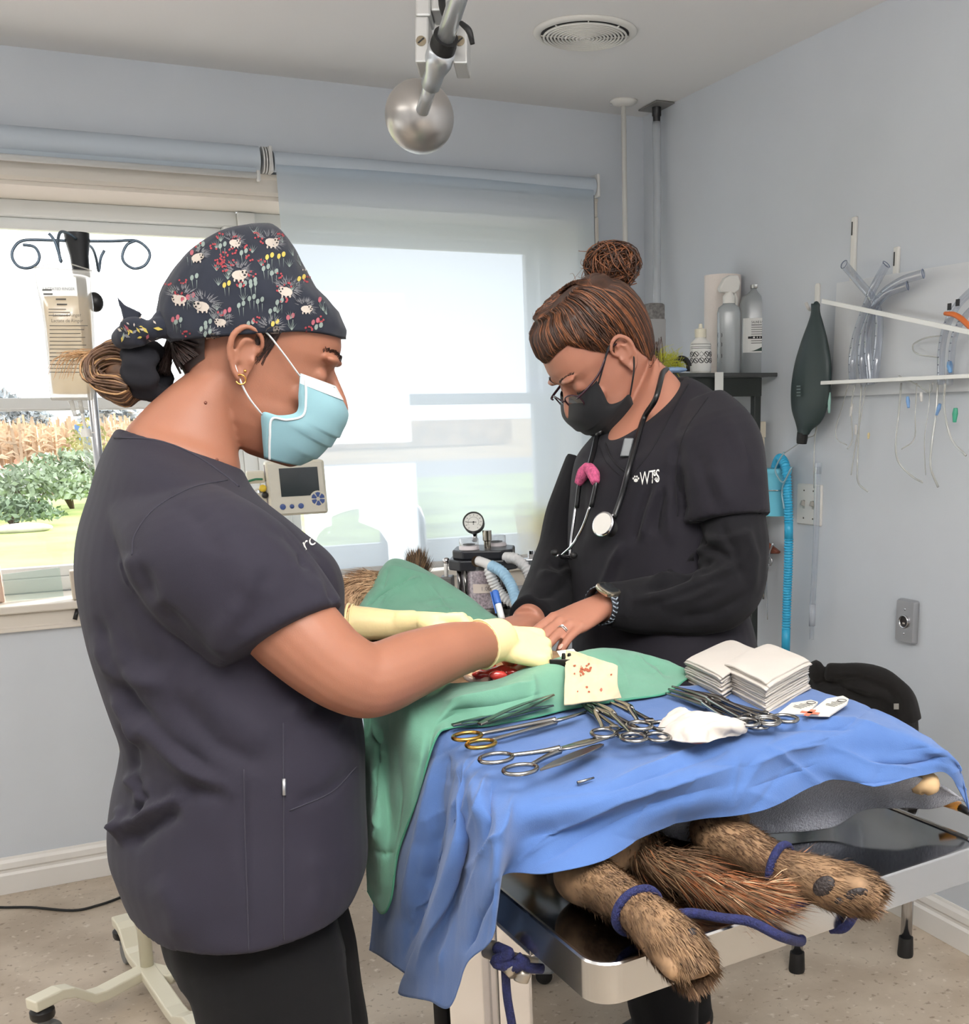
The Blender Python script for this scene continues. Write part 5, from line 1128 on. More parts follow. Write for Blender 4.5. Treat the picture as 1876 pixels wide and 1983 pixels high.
G = cgrid(backC, 240, 110); G = wrinkle(G, .0012, 22, 19)
mB = MB(); mB.grid(G); gb = mB.build('green_drape', green_m, solid=.0014)
folds(gb, [([(700,1178),(760,1135),(800,1112)], 5, -.012), ([(705,1186),(770,1142),(815,1118)], 5, .010), ([(830,1130),(870,1190),(900,1215)], 6, .004), ([(780,1195),(850,1180),(900,1190)], 7, .004), ([(720,1200),(760,1150)], 6, .005), ([(740,1140),(752,1100)], 5, -.005), ([(820,1170),(880,1160)], 6, .003), ([(750,1095),(790,1105),(840,1120)], 5, .004)], 1)
tag(gb, 'green cloth drape tented over the chest of the dog beside the breathing machine', 'drape')
towC = [[(1235,1585,z,.985),(1250,1600,z,.95),(1258,1606,z,.935)],[(1300,1570,z,.985),(1320,1598,z,.95),(1342,1626,z,.925)],[(1385,1555,z,.985),(1420,1590,z,.94),(1440,1622,z,.914)],[(1460,1540,z,.99),(1480,1580,z,.94),(1490,1612,z,.912)],
 [(1560,1508,z,1.0),(1590,1560,z,.945),(1605,1602,z,.912)],[(1640,1500,z,1.0),(1665,1545,z,.95),(1668,1566,z,.930)],[(1700,1500,z,1.0),(1730,1540,z,.955),(1740,1561,z,.934)],[(1752,1500,z,1.0),(1785,1540,z,.955),(1798,1563,z,.930)],[(1795,1508,z,.985),(1835,1536,z,.95),(1856,1548,z,.936)],[(1810,1514,z,.98),(1850,1538,z,.946),(1874,1552,z,.932)]]
G = wrinkle(cgrid(towC, 120, 30), .0008, 30, 5); mB = MB(); mB.grid(G); tw = mB.build('towel', towel_m, solid=.005); tag(tw, 'grey terry towel under the blue drape at the foot of the table', 'towel')
m = MB(); m.tube([D(1780,1512,1.47),D(1798,1520,1.46),D(1806,1535,1.46)], [.018,.016,.008], 14); tag(m.build('folded_cloth', mat('tan_cloth', (190,160,120), .9)), 'small tan rolled cloth peeping out between the grey towel and the blue drape', 'cloth')
m = MB(); m.tube([Z(1822,1553,.928),Z(1858,1562,.922)], [.005,.007], 10, mi=0); m.tube([Z(1856,1562,.922),Z(1885,1578,.92)], [.006,.004], 10, mi=1); tag(m.build('probe', [mat('amber_plastic', (168,112,36), .3), black_plastic]), 'amber and black rod lying on the steel beside the grey towel', 'probe')

# ------------------------------------------------------------------ instruments and dressings on the drapes
ZI = 1.071
def frame(a, b):          # a -> b along the drape
    f = unit(b-a); s = unit(np.cross(UP, f)); return f, s, np.cross(f, s)
def ringed(name, label, ring_px, tip_px, group, ring=.0125, spread=.016, jaw=.38, kind='hemo', broad=1.0, curve=0, open_=.002, zr=ZI, zt=None, m1=dark_steel, mring=None, cat='forceps'):
    a, b = Z(*ring_px, zr+.004), Z(*tip_px, (zt or zr)+.004); L_ = np.linalg.norm(b-a); f, s, n = frame(a, b); P = lambda x_, y_, z_=0: a+f*x_*L_+s*y_+n*z_
    t = thing(name, label, cat, group, loc=a)
    piv = 1-jaw
    for k in (-1,1):
        h = MB(); zz = k*.0016
        rc = P(.05, k*spread, zz); h.tube([rc+f*ring*1.2*math.cos(q)+s*ring*math.sin(q) for q in np.linspace(0,2*PI,29)], .0027, 8, mi=1 if mring else 0)
        h.tube([P(.05,k*spread,zz)+f*ring*1.12-s*k*ring*.25, P(.32,k*.0075,zz), P(piv-.06,k*.0022,zz), P(piv,0,zz)], [.0028,.0030,.0036,.0042], 8)
        tip_y = -k*open_
        if kind == 'scissor': 
            h.prism([P(piv-.03,-k*.0045,zz-.0008), P(piv+.05,-k*.0062*broad,zz-.0008), P((piv+1)/2,-k*(.0062*broad+open_*.6)+curve*.005,zz-.0008), P(.9,-k*(.0040*broad+open_)+curve*.012,zz-.0008), P(1,-k*open_+curve*.02,zz-.0008), P(.85,-k*open_*.6+curve*.01,zz-.0008), P(piv,k*.0015,zz-.0008)], n*.0018)
        else: h.tube([P(piv-.04,0,zz), P(piv+.06,-k*.0022,zz), P((piv+1)/2,-k*.002-k*open_*.5+curve*.006,zz), P(1,-k*.0008+tip_y+curve*.022,zz)], [.0042,.0040,.0032,.0016], 8)
        h.build('handle_half', [m1, mring] if mring else m1, t)
    MB().lathe([(.001,-.004),(.0026,-.004),(.003,.003),(.001,.0042)], P(piv,0), n, 12).build('pivot_screw', chrome, t)
    if kind == 'hemo': 
        h = MB(); h.box(P(.20,.0045), (.006,.011,.0022), (f,s,n)); h.box(P(.20,-.0045,.002), (.006,.011,.0022), (f,s,n)); h.build('ratchet', m1, t, smooth=False)
    adopt(t); return t
def tweezers(label, butt, tip, z1, z2, group):
    a, b = Z(*butt, z1+.004), Z(*tip, z2+.004); f, s, n = frame(a, b); L_ = np.linalg.norm(b-a); t = thing('thumb_forceps', label, 'forceps', group, loc=a)
    for k in (-1,1):
        h = MB(); R_ = []
        for q, w_, o_ in ((0,.0034,.0008),(.1,.0042,.0022),(.35,.0040,.0045),(.6,.0032,.0045),(.8,.0017,.003),(1,.0007,.0008)):
            c = a+f*L_*q+n*k*o_*.6+s*k*o_*.6; R_.append([c+s*w_+n*.0006, c-s*w_+n*.0006, c-s*w_-n*.0006, c+s*w_-n*.0006])
        h.loft(R_); h.build('blade', dark_steel, t, smooth=False)
    h = MB(); h.box(a+f*.004, (.012,.008,.0035), (f,s,n)); h.build('joined_end', dark_steel, t, smooth=False, bevel=.001); adopt(t)
tweezers('steel thumb forceps lying lower on the green drape, tips pointing right', (878,1404), (1072,1366), 1.074, 1.078, 'thumb forceps on the green drape')
tweezers('steel thumb forceps lying across the other pair, slender tips uppermost', (930,1402), (1073,1345), 1.080, 1.090, 'thumb forceps on the green drape')
brass = mat('gold_plated_rings', (176,142,74), .25, 1)
ringed('surgical_scissors', 'long scissors with gold rings on the blue drape', (905,1436), (1142,1381), None, ring=.0150, spread=.0150, jaw=.30, kind='scissor', curve=.35, open_=.0008, mring=brass, cat='scissors')
ringed('surgical_scissors', 'plain steel scissors with broad blades nearest the front of the blue drape', (972,1482), (1186,1424), None, ring=.0165, spread=.0225, jaw=.50, broad=1.7, kind='scissor', curve=0, open_=.004, cat='scissors')
h = MB(); a, b = Z(1046,1495,ZI), Z(1166,1446,ZI); f, s, n = frame(a, b); h.loft([[a+f*q*np.linalg.norm(b-a)+s*w_+n*.004*k for w_, k in ((ww,.2),(-ww,.2),(-ww,1),(ww,1))] for q, ww in ((0,.0006),(.25,.006),(.6,.0085),(.9,.0065),(1,.003))]); tag(h.build('blade_handle', dark_steel, smooth=False, bevel=.001), 'flat steel blade handle lying beside the broad-bladed scissors', 'blade')
gA = 'haemostats beside the spotted gauze'; gB = 'haemostats in front of the gauze stacks'
ringed('hemostat', 'haemostat under the spotted gauze with its ring touching the broad scissors', (1196,1424), (1130,1358), gA, ring=.0145, spread=.0155, jaw=.36, open_=.003)
ringed('hemostat', 'haemostat with rings at the front, nearest the crumpled gauze', (1256,1432), (1150,1360), gA, ring=.0145, spread=.0155, jaw=.36, curve=.4, zr=ZI+.004)
ringed('hemostat', 'haemostat with its rings resting against the crumpled gauze, lying on top of the pile', (1264,1408), (1198,1357), gA, ring=.0145, spread=.0150, jaw=.36, curve=.4, zr=ZI+.008)
ringed('hemostat', 'curved haemostat lowest in the row in front of the gauze stacks', (1452,1408), (1309,1338), gB, ring=.0145, spread=.0150, jaw=.40, curve=.6)
ringed('hemostat', 'curved haemostat in the middle of the row in front of the gauze stacks', (1474,1402), (1314,1330), gB, ring=.0145, spread=.0150, jaw=.40, curve=.6, zr=ZI+.005)
ringed('hemostat', 'curved haemostat at the back of the row, rings beside the suture packets', (1512,1396), (1334,1336), gB, ring=.0145, spread=.0150, jaw=.40, curve=.6, zr=ZI+.002)
h = MB(); a, b = Z(1118,1516,1.052), Z(1150,1506,1.054); h.tube([a,b], [.0022,.0012], 8); tag(h.build('needle_tip', dark_steel), 'small steel tip poking from a fold at the front of the blue drape', 'needle')
# suture packets
pk_m = mat('foil_suture_packet', (214,210,200), .4); cross_m = mat('orange_cross_sticker', (206,110,84), .6)
def packet(label, q, zz):
    P = [Z(x, y, zz) for x, y in q]; t = thing('suture_packet', label, 'packet', 'suture packets', loc=P[0]); h = MB(); h.prism(P, UP*.004); h.build('sleeve', pk_m, t, smooth=False, bevel=.001)
    c = sum(P)/len(P); f, s, n = frame(P[0], P[3]); o = UP*.0046; h = MB()
    for k in range(5): h.poly([c+o+f*(.012-.006*k)-s*.010, c+o+f*(.0105-.006*k)-s*.010, c+o+f*(.0105-.006*k)+s*(.004+.003*(k%2)), c+o+f*(.012-.006*k)+s*(.004+.003*(k%2))])
    e = [c+o+f*.02+f*.006*math.cos(q_)+s*.006*math.sin(q_) for q_ in np.linspace(0,6.28,20)]; h.tube(e, .0004, 4); h.build('printed_lines', ink, t, smooth=False); adopt(t); return t
packet('white suture packet with rounded end in front of the other packet', ((1560,1388),(1600,1358),(1632,1352),(1643,1358),(1640,1366),(1606,1389)), ZI)
packet('white suture packet half under the nearer gauze stack', ((1506,1386),(1532,1366),(1570,1360),(1584,1364),(1566,1384)), ZI-.004)
h = MB(); c = Z(1568,1380,ZI+.0052); f, s, n = frame(Z(1568,1384,ZI), Z(1588,1368,ZI)); h.box(c, (.030,.007,.0008), (f,s,n)); h.box(c, (.008,.024,.0008), (f,s,n)); tag(h.build('cross_sticker', cross_m, smooth=False), 'orange cross-shaped sticker on the suture packet', 'sticker')
# gauze
gz = cloth_mat('white_gauze', (206,198,189), .95, 1600, .25, noise=.03, trl=.15); gz2 = cloth_mat('cream_damp_gauze', (190,178,148), .9, 1600, .25, noise=.05); bl_ = mat('blood_stain', (150,74,48), .6)
GQ = [[(1097,1260,z,1.128),(1094,1310,z,1.108),(1092,1366,z,1.082)],[(1130,1268,z,1.130),(1128,1312,z,1.108),(1128,1364,z,1.083)],[(1165,1280,z,1.126),(1165,1318,z,1.105),(1168,1358,z,1.083)],[(1196,1290,z,1.120),(1196,1324,z,1.102),(1201,1352,z,1.083)]]
G = wrinkle(cgrid(GQ, 50, 50), .0014, 45, 8); mB = MB(); mB.grid(G); gs = mB.build('gauze_swab', gz2, solid=.0022); tag(gs, 'square cream gauze swab spotted with blood on the green drape', 'gauze')
h = MB(); g = np.random.default_rng(4)
for k in range(26):
    cx, cy = (1131+g.normal()*7, 1298+g.normal()*9) if k < 18 else (1110+80*g.random(), 1280+70*g.random()); p, n_ = on_cloth(gs, cx, cy, .0020)
    if p is not None: e1 = unit(np.cross(n_, CR)); e2 = np.cross(n_, e1); r_ = .0006+.0016*g.random(); h.poly([p+(e1*math.cos(q)*r_*1.5+e2*math.sin(q)*r_)*(.7+.5*g.random()) for q in np.linspace(0,6.28,9)[:-1]])
h.build('blood_spot_pattern', bl_, gs, smooth=False, flip=False)
CQ = [[(1275,1418,z,1.073),(1272,1424,z,1.072),(1278,1432,z,1.070)],[(1312,1384,z,1.086),(1316,1404,z,1.090),(1322,1438,z,1.074)],[(1345,1386,z,1.092),(1350,1408,z,1.090),(1360,1440,z,1.076)],[(1372,1392,z,1.088),(1380,1404,z,1.092),(1395,1428,z,1.074)],[(1405,1396,z,1.086),(1415,1408,z,1.086),(1432,1412,z,1.076)],[(1428,1404,z,1.076),(1432,1408,z,1.075),(1436,1410,z,1.074)]]
G = wrinkle(cgrid(CQ, 110, 60), .0032, 34, 15); mB = MB(); mB.grid(G); cr_ = mB.build('gauze_swab', gz, solid=.002); tag(cr_, 'crumpled white gauze swab with a dark blood stain on the blue drape', 'gauze')
h = MB(); h.ell(Z(1350,1433,1.074), (.014,.006,.005), (CR,CF,UP)); h.build('blood_stain', bl_, cr_)
def pad_stack(near, left, right, zb, zt_, n, group, lab_top, lab):
    pn, pl, pr = Z(*near, zt_), Z(*left, zt_), Z(*right, zt_); e1, e2 = pl-pn, pr-pn; g = np.random.default_rng(int(near[0])); h_ = (zt_-zb)/n; proto = None
    for k in range(n):
        b = MB(); j = g.normal(size=2)*.0022; c0 = (pl+pr)/2+unit(e1)*j[0]+unit(e2)*j[1]; ht = h_*.86; R_ = []
        N = 10
        for a_ in np.linspace(-1, 1, N+1):
            row = []
            for b_ in np.linspace(-1, 1, N+1): row.append((a_, b_))
            R_.append(row)
        top_ = np.array([[c0+e1/2*a_+e2/2*b_+UP*(-(.0022*(k+1)/n)*((abs(a_)**6+abs(b_)**6))+.0006*math.sin(5*a_+k)*math.sin(4*b_+k*2)) for a_, b_ in r_] for r_ in R_]); top_[...,2] += zb+ht*0+h_*(k+.97)-c0[2]
        bot = top_-V(0,0,ht); b.grid(top_); b.grid(bot[::-1])
        ring_t = np.concatenate([top_[0,:], top_[1:,-1], top_[-1,::-1][1:], top_[::-1,0][1:-1]]); ring_b = ring_t-V(0,0,ht); cen = ring_t.mean(0)
        mid = (ring_t+ring_b)/2; out = mid-cen; out[:,2] = 0; mid = mid+out/np.linalg.norm(out,axis=1)[:,None]*(.0012+.0008*g.random(len(mid)))[:,None]
        b.grid(np.stack([ring_t, mid, ring_b], 0), closed=True)
        o = b.build('gauze_pad', gz); tag(o, lab_top if k == n-1 else lab, 'gauze pad', group)
pad_stack((1484,1318),(1404,1280),(1566,1274), 1.066, 1.111, 13, 'gauze pads in the nearer stack', 'topmost gauze pad of the nearer white stack', 'white gauze pad below the top in the nearer stack on the blue drape')
pad_stack((1398,1305),(1328,1272),(1482,1262), 1.066, 1.104, 12, 'gauze pads in the farther stack', 'topmost gauze pad of the farther white stack', 'white gauze pad below the top in the farther stack, behind the nearer one')
# dark clamp under the hand, paper slip, pen
h = MB(); c = Z(1086,1285,1.116); ax_ = (unit(CR+CF*.2), unit(CF-CR*.2), UP); h.box(c, (.034,.02,.012), ax_)
for k in range(4): h.tube([c+ax_[0]*(.004+.008*k)+UP*.006, c+ax_[0]*(.004+.008*k)+UP*.015], [.0035,.0025], 8)
tag(h.build('steel_retractor', mat('black_steel', (44,42,40), .3, .7), smooth=False, bevel=.002), 'dark notched steel tool under the fingers of the person in black', 'surgical tool')
h = MB(); h.prism([Z(1078,1262,1.112),Z(1110,1258,1.112),Z(1125,1275,1.110),Z(1090,1282,1.110)], UP*.0012); tag(h.build('paper_slip', mat('white_paper', (232,230,226), .7), smooth=False), 'white paper slip half hidden behind the spotted gauze', 'paper')
h = thing('pen', 'blue and white pen standing in the fist behind the gloved hand', 'pen'); p0, p1 = D(958,1146,1.98), D(972,1200,1.96); ax_ = unit(p1-p0)
m = MB(); m.tube([p0, p0+ax_*.004, p1], [.004,.0062,.0058], 14); m.build('barrel', mat('white_pen', (222,224,226), .35), h); m = MB(); m.tube([p0-ax_*.002, p0+ax_*.002, p0+ax_*.026], [.004,.0068,.0066], 14); m.build('cap', mat('blue_pen_cap', (52,98,176), .3), h); m = MB(); m.box(p0+ax_*.022-CR*.0075-CF*.002, (.002,.004,.044), (CR,CF,ax_)); m.build('clip', MATS['blue_pen_cap'], h, smooth=False, bevel=.0006)
# ================================================================== ceiling and corner
t = thing('ceiling_vent', 'round white ceiling vent with concentric rings', 'vent', loc=(1.546,3.07,ZC)); vc = V(1.546,3.07,ZC)
MB().lathe([(.122,0),(.144,0),(.144,-.003),(.138,-.007),(.126,-.010),(.122,-.006)], vc, (0,0,1), 56, caps=False).build('flange', white_plastic, t)
MB().lathe([(.001,-.001),(.123,-.001),(.123,-.003),(.001,-.003)], vc, (0,0,1), 40).build('backing', mat('vent_shadow_gap', (84,84,86), .8), t, angle=40)
m = MB()
for r_ in np.arange(.014, .120, .0100): m.tube([vc+V(r_*math.cos(a), r_*math.sin(a), -.0125-.004*(1-r_/.120)) for a in np.linspace(0,2*PI,49)], .0033, 6, caps=False)
m.build('ring_grille', white_plastic, t)
m = MB()
for a in np.linspace(0, PI, 4, endpoint=False)+.4: m.tube([vc+V(.122*math.cos(a),.122*math.sin(a),-.010), vc+V(0,0,-.0165), vc-V(.122*math.cos(a),.122*math.sin(a),.010)], .0018, 6)
m.build('spoke', white_plastic, t); adopt(t)
cx_, cy_ = ON(1207,195,2,ZC)[:2]
t = thing('drop_pole', 'thin white pole dropping from a round ceiling rose in the corner', 'pole', loc=(cx_,cy_,ZC))
MB().lathe([(.001,0),(.047,0),(.046,-.006),(.030,-.014),(.014,-.018),(.001,-.018)], (cx_,cy_,ZC), (0,0,1), 32).build('ceiling_rose', white_plastic, t)
MB().tube([V(cx_,cy_,ZC-.01), V(cx_,cy_,.45)], .0088, 14).build('pole', white_plastic, t)
MB().ell(ON(1183,203,2,ZC-.012), .004).build('screw', steel, t); adopt(t)
q = [ON(x, y, 2, ZC-.002) for x, y in ((1236,213),(1271,194),(1306,198),(1272,217))]
t = thing('gas_outlet', 'square steel ceiling plate with black fitting and clear hose in the corner', 'gas outlet', loc=q[0])
MB().prism(q, V(0,0,-.004)).build('plate', mat('dull_steel_plate', (136,134,130), .4, .3), t, smooth=False)
c = sum(q)/4; m = MB(); m.lathe([(.001,0),(.016,0),(.016,-.03),(.013,-.034),(.013,-.055),(.001,-.055)], c, (0,0,1), 20); m.build('fitting', black_plastic, t, angle=40)
hose_m = clear_mat('milky_hose', (232,236,240), .06, .2, .12, .5)
hp = [c-V(0,0,.05), c-V(.005,.01,.35), c-V(.03,.04,.75), c-V(.06,.08,1.1), c-V(.075,.10,1.5)]
MB().tube(hp, .0145, 14, caps=False).build('hose', hose_m, t); adopt(t)
# surgical lamp arm with its ball counterweight
alu = mat('cast_aluminium', (196,196,194), .38, .55, bump=(60,.05)); ballm = mat('silver_lacquer', (178,174,170), .30, .75)
satin = mat('satin_white_metal', (222,226,230), .22, .55); bcn = D(812,226,2.05); t = thing('lamp_arm', 'silver ceiling lamp arm ending in a ball counterweight', 'lamp arm', loc=D(880,-200,1.72))
MB().ell(bcn, .0625, n=36, m=24).build('ball_counterweight', ballm, t)
ax0, ax1 = D(905,-60,1.72), D(818,214,1.99); A_ = lambda s: ax0+(ax1-ax0)*s; ad = unit(ax1-ax0)
MB().tube([A_(-.6), A_(.45)], .0148, 20).build('upper_tube', satin, t); MB().tube([A_(.62), A_(1.0)], .0118, 20).build('lower_tube', satin, t)
MB().lathe([(.0145,0),(.0205,0),(.0205,.012),(.0215,.014),(.0215,.024),(.015,.026)], A_(.44), ad, 28).build('collar', black_rubber, t, angle=40)
MB().lathe([(.016,0),(.023,.004),(.0235,.030),(.0175,.052),(.0165,.085),(.012,.088)], A_(.52), ad, 28).build('socket', mat('pale_metal', (200,204,208), .3, .8), t)
ey = unit(np.cross(CR, UP)); 
for x0, x1, y0, y1 in ((808,834,48,136),(881,908,58,138)):
    c = (D(x0,y0,1.90)+D(x1,y1,1.90))/2; m = MB(); m.box(c, (np.linalg.norm(D(x1,y0,1.90)-D(x0,y0,1.90)), .05, np.linalg.norm(D(x0,y1,1.90)-D(x0,y0,1.90))), (CR,CF,CU)); m.build('clamp_block', alu, t, smooth=False, bevel=.003)
    s_c = D((x0+x1)/2-1, 96, 1.90)-CF*.025; m = MB(); m.lathe([(.001,-.002),(.0085,-.002),(.0085,.0015),(.001,.0018)], s_c, -CF, 18, mi=0); m.box(s_c-CF*.0020, (.013,.0022,.0012), (unit(CR+CU*.9),unit(CU-CR*.9),CF), mi=1); m.build('slotted_screw', [mat('brass_screw', (150,138,118), .3, .9), ink], t, angle=40)
for x0, x1, y0, y1 in ((808,838,-90,46),(838,862,-90,36)):
    c = (D(x0,y0,1.91)+D(x1,y1,1.91))/2; m = MB(); m.box(c, (np.linalg.norm(D(x1,y0,1.91)-D(x0,y0,1.91)), .045, np.linalg.norm(D(x0,y1,1.91)-D(x0,y0,1.91))), (CR,CF,CU)); m.build('yoke', alu, t, smooth=False, bevel=.004)
MB().tube([D(858,-60,1.86),D(856,10,1.85),D(872,40,1.84),D(884,12,1.85)], .006, 10).build('cable_loop', black_rubber, t)
MB().tube([D(893,45,1.80),D(908,60,1.79),D(915,86,1.80)], [.004,.0055,.004], 10).build('lever', black_rubber, t)
top_ = A_(-.6); MB().tube([top_, V(top_[0],top_[1],ZC-.01)], .018, 16).build('down_rod', alu, t); adopt(t)

# ================================================================== right wall
XW = XR-.004
def W_(x, y, off=0): return ON(x, y, 0, XR-off)
WY, WN = V(0,1,0), V(-1,0,0)
t = thing('power_outlet', 'steel power outlet plate with round dark socket on the right wall', 'outlet', loc=W_(1755,1205)); c = W_(1754,1203,.012); 
m = MB(); hw, hh = .037, .058
R_ = [[c+WY*a*hw*k+UP*b_*hh*k+WN*o_ for a, b_ in [(sx*(1-.10*(1-s_)),sy*(1-.06*s_)) for sx, sy, s_ in ((-1,-1,1),(-1,-1,0),(1,-1,0),(1,-1,1),(1,1,1),(1,1,0),(-1,1,0),(-1,1,1))]] for k, o_ in ((1,-.012),(1,.004),(.93,.009))]
def rq(c, hw, hh, r, o_, n=5): return [c+WN*o_+WY*(cx+r*math.cos(a))+UP*(cz+r*math.sin(a)) for cx, cz, a0 in ((hw-r,hh-r,0),(-hw+r,hh-r,90),(-hw+r,-hh+r,180),(hw-r,-hh+r,270)) for a in np.radians(np.linspace(a0,a0+90,n))]
def plate(c, hw, hh, m_, name, par, dep=.006, r=.006, base=0): 
    b = MB(); b.loft([rq(c,hw,hh,r,base),rq(c,hw,hh,r,base+dep*.5),rq(c,hw-.003,hh-.003,r*.8,base+dep)]); return b.build(name, m_, par, angle=30)
plate(c, .037, .060, steel, 'cover_plate', t, .018, .007, -.012)
m = MB(); m.lathe([(.013,.0),(.0185,.0),(.0185,.0045),(.0165,.006),(.015,.002),(.0148,-.004)], c+WN*.006, WN, 28, caps=False); m.build('socket_rim', chrome, t)
m = MB(); m.lathe([(.001,.0062),(.0152,.0062),(.0152,.0072),(.001,.0072)], c, WN, 24); m.build('socket_face', mat('dark_socket', (30,22,20), .35), t, angle=40)
m = MB(); m.box(c+WN*.0076+UP*-.005, (.003,.008,.004), (WN,WY,UP)); m.build('socket_slot', mat('pale_slot', (190,180,170), .5), t, smooth=False)
for dz in (-.034,.034): m = MB(); m.ell(c+WN*.0065+UP*dz, (.0035,.0035,.002), (WY,UP,WN), n=12, m=6); m.build('screw', chrome, t)
adopt(t)
sc_ = W_(1569,977); t = thing('light_switch', 'white double light switch plate beside the blue hose', 'light switch', loc=sc_)
plate(sc_, .060, .062, white_plastic, 'switch_plate', t, .007, .004, .0005)
for dy in (.023,-.023): m = MB(); m.box(sc_+WY*dy+WN*.011+UP*.003, (.016,.008,.014), (unit(WN+UP*.4),WY,unit(UP-WN*.4))); m.box(sc_+WY*dy+WN*.0076, (.001,.011,.026), (WN,WY,UP)); m.build('toggle', mat('grey_toggle', (168,166,160), .4), t, smooth=False, bevel=.001)
for dy in (.023,-.023):
    for dz in (-.042,.042): m = MB(); m.ell(sc_+WY*dy+UP*dz+WN*.0075, .0026, n=10, m=6); m.build('screw', mat('dull_screw', (90,84,78), .5, .7), t)
adopt(t)
# rack of tracheal tubes
acr = clear_mat('acrylic_sheet', (250,251,252), .02, .1, .15, .85); rail_m = mat('white_acrylic_edge', (240,240,236), .3)
t = thing('tube_rack', 'clear and white wall rack with two white rails full of clear tubes', 'rack', loc=W_(1610,742))
q = [W_(x,y,.012) for x, y in ((1622,548),(1920,500),(1920,756),(1612,768))]; MB().prism(q, V(-.004,0,0)).build('back_sheet', acr, t, smooth=False)
a, b_ = W_(1592,583,.075), W_(1900,648,.10); m = MB(); f = unit(b_-a); m.box((a+b_)/2, (np.linalg.norm(b_-a),.006,.012), (f, unit(np.cross(UP,f)), np.cross(f,unit(np.cross(UP,f))))); m.build('rail', rail_m, t, smooth=False, bevel=.001)
a, b_ = W_(1580,742,.07), W_(1920,726,.07); m = MB(); m.box((a+b_)/2, (.005, abs(a[1]-b_[1]), .010)); m.build('rail', rail_m, t, smooth=False, bevel=.001)
a, b_ = W_(1582,744,.0), W_(1920,728,.0); m = MB(); m.box((a+b_)/2+V(-.035,0,0), (.07, abs(a[1]-b_[1]), .004)); m.build('shelf_sheet', acr, t, smooth=False)
adopt(t)
t = thing('wall_hook', 'white plastic hook holding the dark breathing bag', 'hook', loc=W_(1584,580)); c = W_(1584,580); m = MB(); m.loft([rq(c,.010,.045,.008,.0005),rq(c,.010,.045,.008,.005),rq(c,.008,.043,.007,.007)]); m.tube([c+UP*-.02+WN*.004, c+UP*-.028+WN*.03, c+UP*-.01+WN*.045], .005, 10); m.build('hook_body', white_plastic, t, angle=40); adopt(t)
for k, (lab, y0, y1, x0, x1) in enumerate((('tall white channel strip on the wall behind the clear tubes', 420, 762, 1655, 1643), ('shorter white channel strip on the wall, right of the tall one', 478, 742, 1737, 1729))):
    a, b_ = W_(x0,y0,.004), W_(x1,y1,.004); b_[1] = a[1]; m = MB(); m.box((a+b_)/2, (.010,.020,a[2]-b_[2])); o = m.build('wall_channel', white_plastic, smooth=False, bevel=.003); tag(o, lab, 'strip'); 
    m = MB(); m.box(a+V(-.0055,.004,-.03), (.001,.004,.035)); m.build('slot', ink, o, smooth=False)
# breathing bag
bagm = mat('dark_green_rubber', (44,58,58), .45, bump=(80,.05)); t = thing('breathing_bag', 'dark green rubber breathing bag hanging from a white wall hook', 'breathing bag', loc=W_(1578,600,.04))
R_ = []
for x0, x1, y_, th_ in ((1571,1586,588,.008),(1571,1587,606,.010),(1566,1592,626,.016),(1554,1600,660,.024),(1541,1607,705,.030),(1534,1606,750,.030),(1534,1600,790,.026),(1541,1588,818,.018),(1544,1572,832,.012),(1545,1565,842,.011)):
    a, b_ = W_(x0,y_,.055), W_(x1,y_,.055); R_.append(np.hstack([(a+b_)/2, (b_-a)/2, V(-th_,0,0)]))
P_ = cr_path(np.array(R_), 50); m = MB(); m.loft([ringv(p[:3], p[3:6], p[6:9], 28, 1.8) for p in P_]); m.build('bag', bagm, t)
m = MB(); a, b_ = W_(1554,838,.055), W_(1552,858,.055); m.lathe([(.001,0),(.0165,0),(.0165,.02),(.015,.032),(.001,.032)], a, unit(b_-a), 20); m.build('neck', black_rubber, t, angle=40)
m = MB(); m.tube([W_(1578,600,.055), W_(1580,588,.05), W_(1584,592,.03)], [.008,.007,.006], 10); m.build('hanging_tab', bagm, t)
m = MB()
for k in range(4): m.box(W_(1546,748+k*6,.092), (.001,.018,.004), (V(1,0,0),WY,UP))
m.build('printed_marks', mat('grey_print', (110,124,124), .6), t, smooth=False); adopt(t)
# clear tracheal tubes
etm = clear_mat('bluish_clear_tube', (196,206,224), .08, .25, .05, .13); thinm = clear_mat('thin_clear_tube', (240,240,234), .08, .15, .1, .55); edge_m = mat('tube_markings', (60,66,80), .5)
def et(label, pts, r=.0112, off=.05, group='tracheal tubes in the rack', conn=None):
    P = [W_(x,y,off+.012*math.sin(k*1.3)) for k, (x,y) in enumerate(pts)]; t = thing('tracheal_tube', label, 'tube', group, loc=P[0]); MB().tube(P, r, 14, caps=False).build('tube', etm, t)
    P2 = [p+V(-r*.95,0,0) for p in P]; m = MB(); Q = cr_path(P2, 30)
    for k in range(10, 28, 2): m.box(Q[k], (.001,.004,.002), (V(1,0,0),WY,UP))
    m.build('depth_marks', edge_m, t, smooth=False)
    m = MB(); f = unit(P[0]-P[1]); e1 = unit(np.cross(f,UP)); e2 = np.cross(f,e1); m.tube([P[0]+(e1*math.cos(a)+e2*math.sin(a)*1.0+f*.5*math.cos(a))*r for a in np.linspace(0,2*PI,25)], .0013, 6); m.build('bevelled_end', mat('tube_edge', (110,122,146), .3), t)
    adopt(t)
et('bluish clear tube whose end leans far left over the rack', [(1634,512),(1662,545),(1690,580),(1702,620),(1698,690),(1692,740)])
et('bluish clear tube whose end points up right beside the left-leaning one', [(1716,512),(1694,552),(1680,585),(1658,650),(1650,700),(1652,742)])
et('bluish clear tube reaching farthest right of the bundle, uppermost of the two', [(1787,530),(1742,546),(1702,578),(1674,640),(1668,700),(1674,745)])
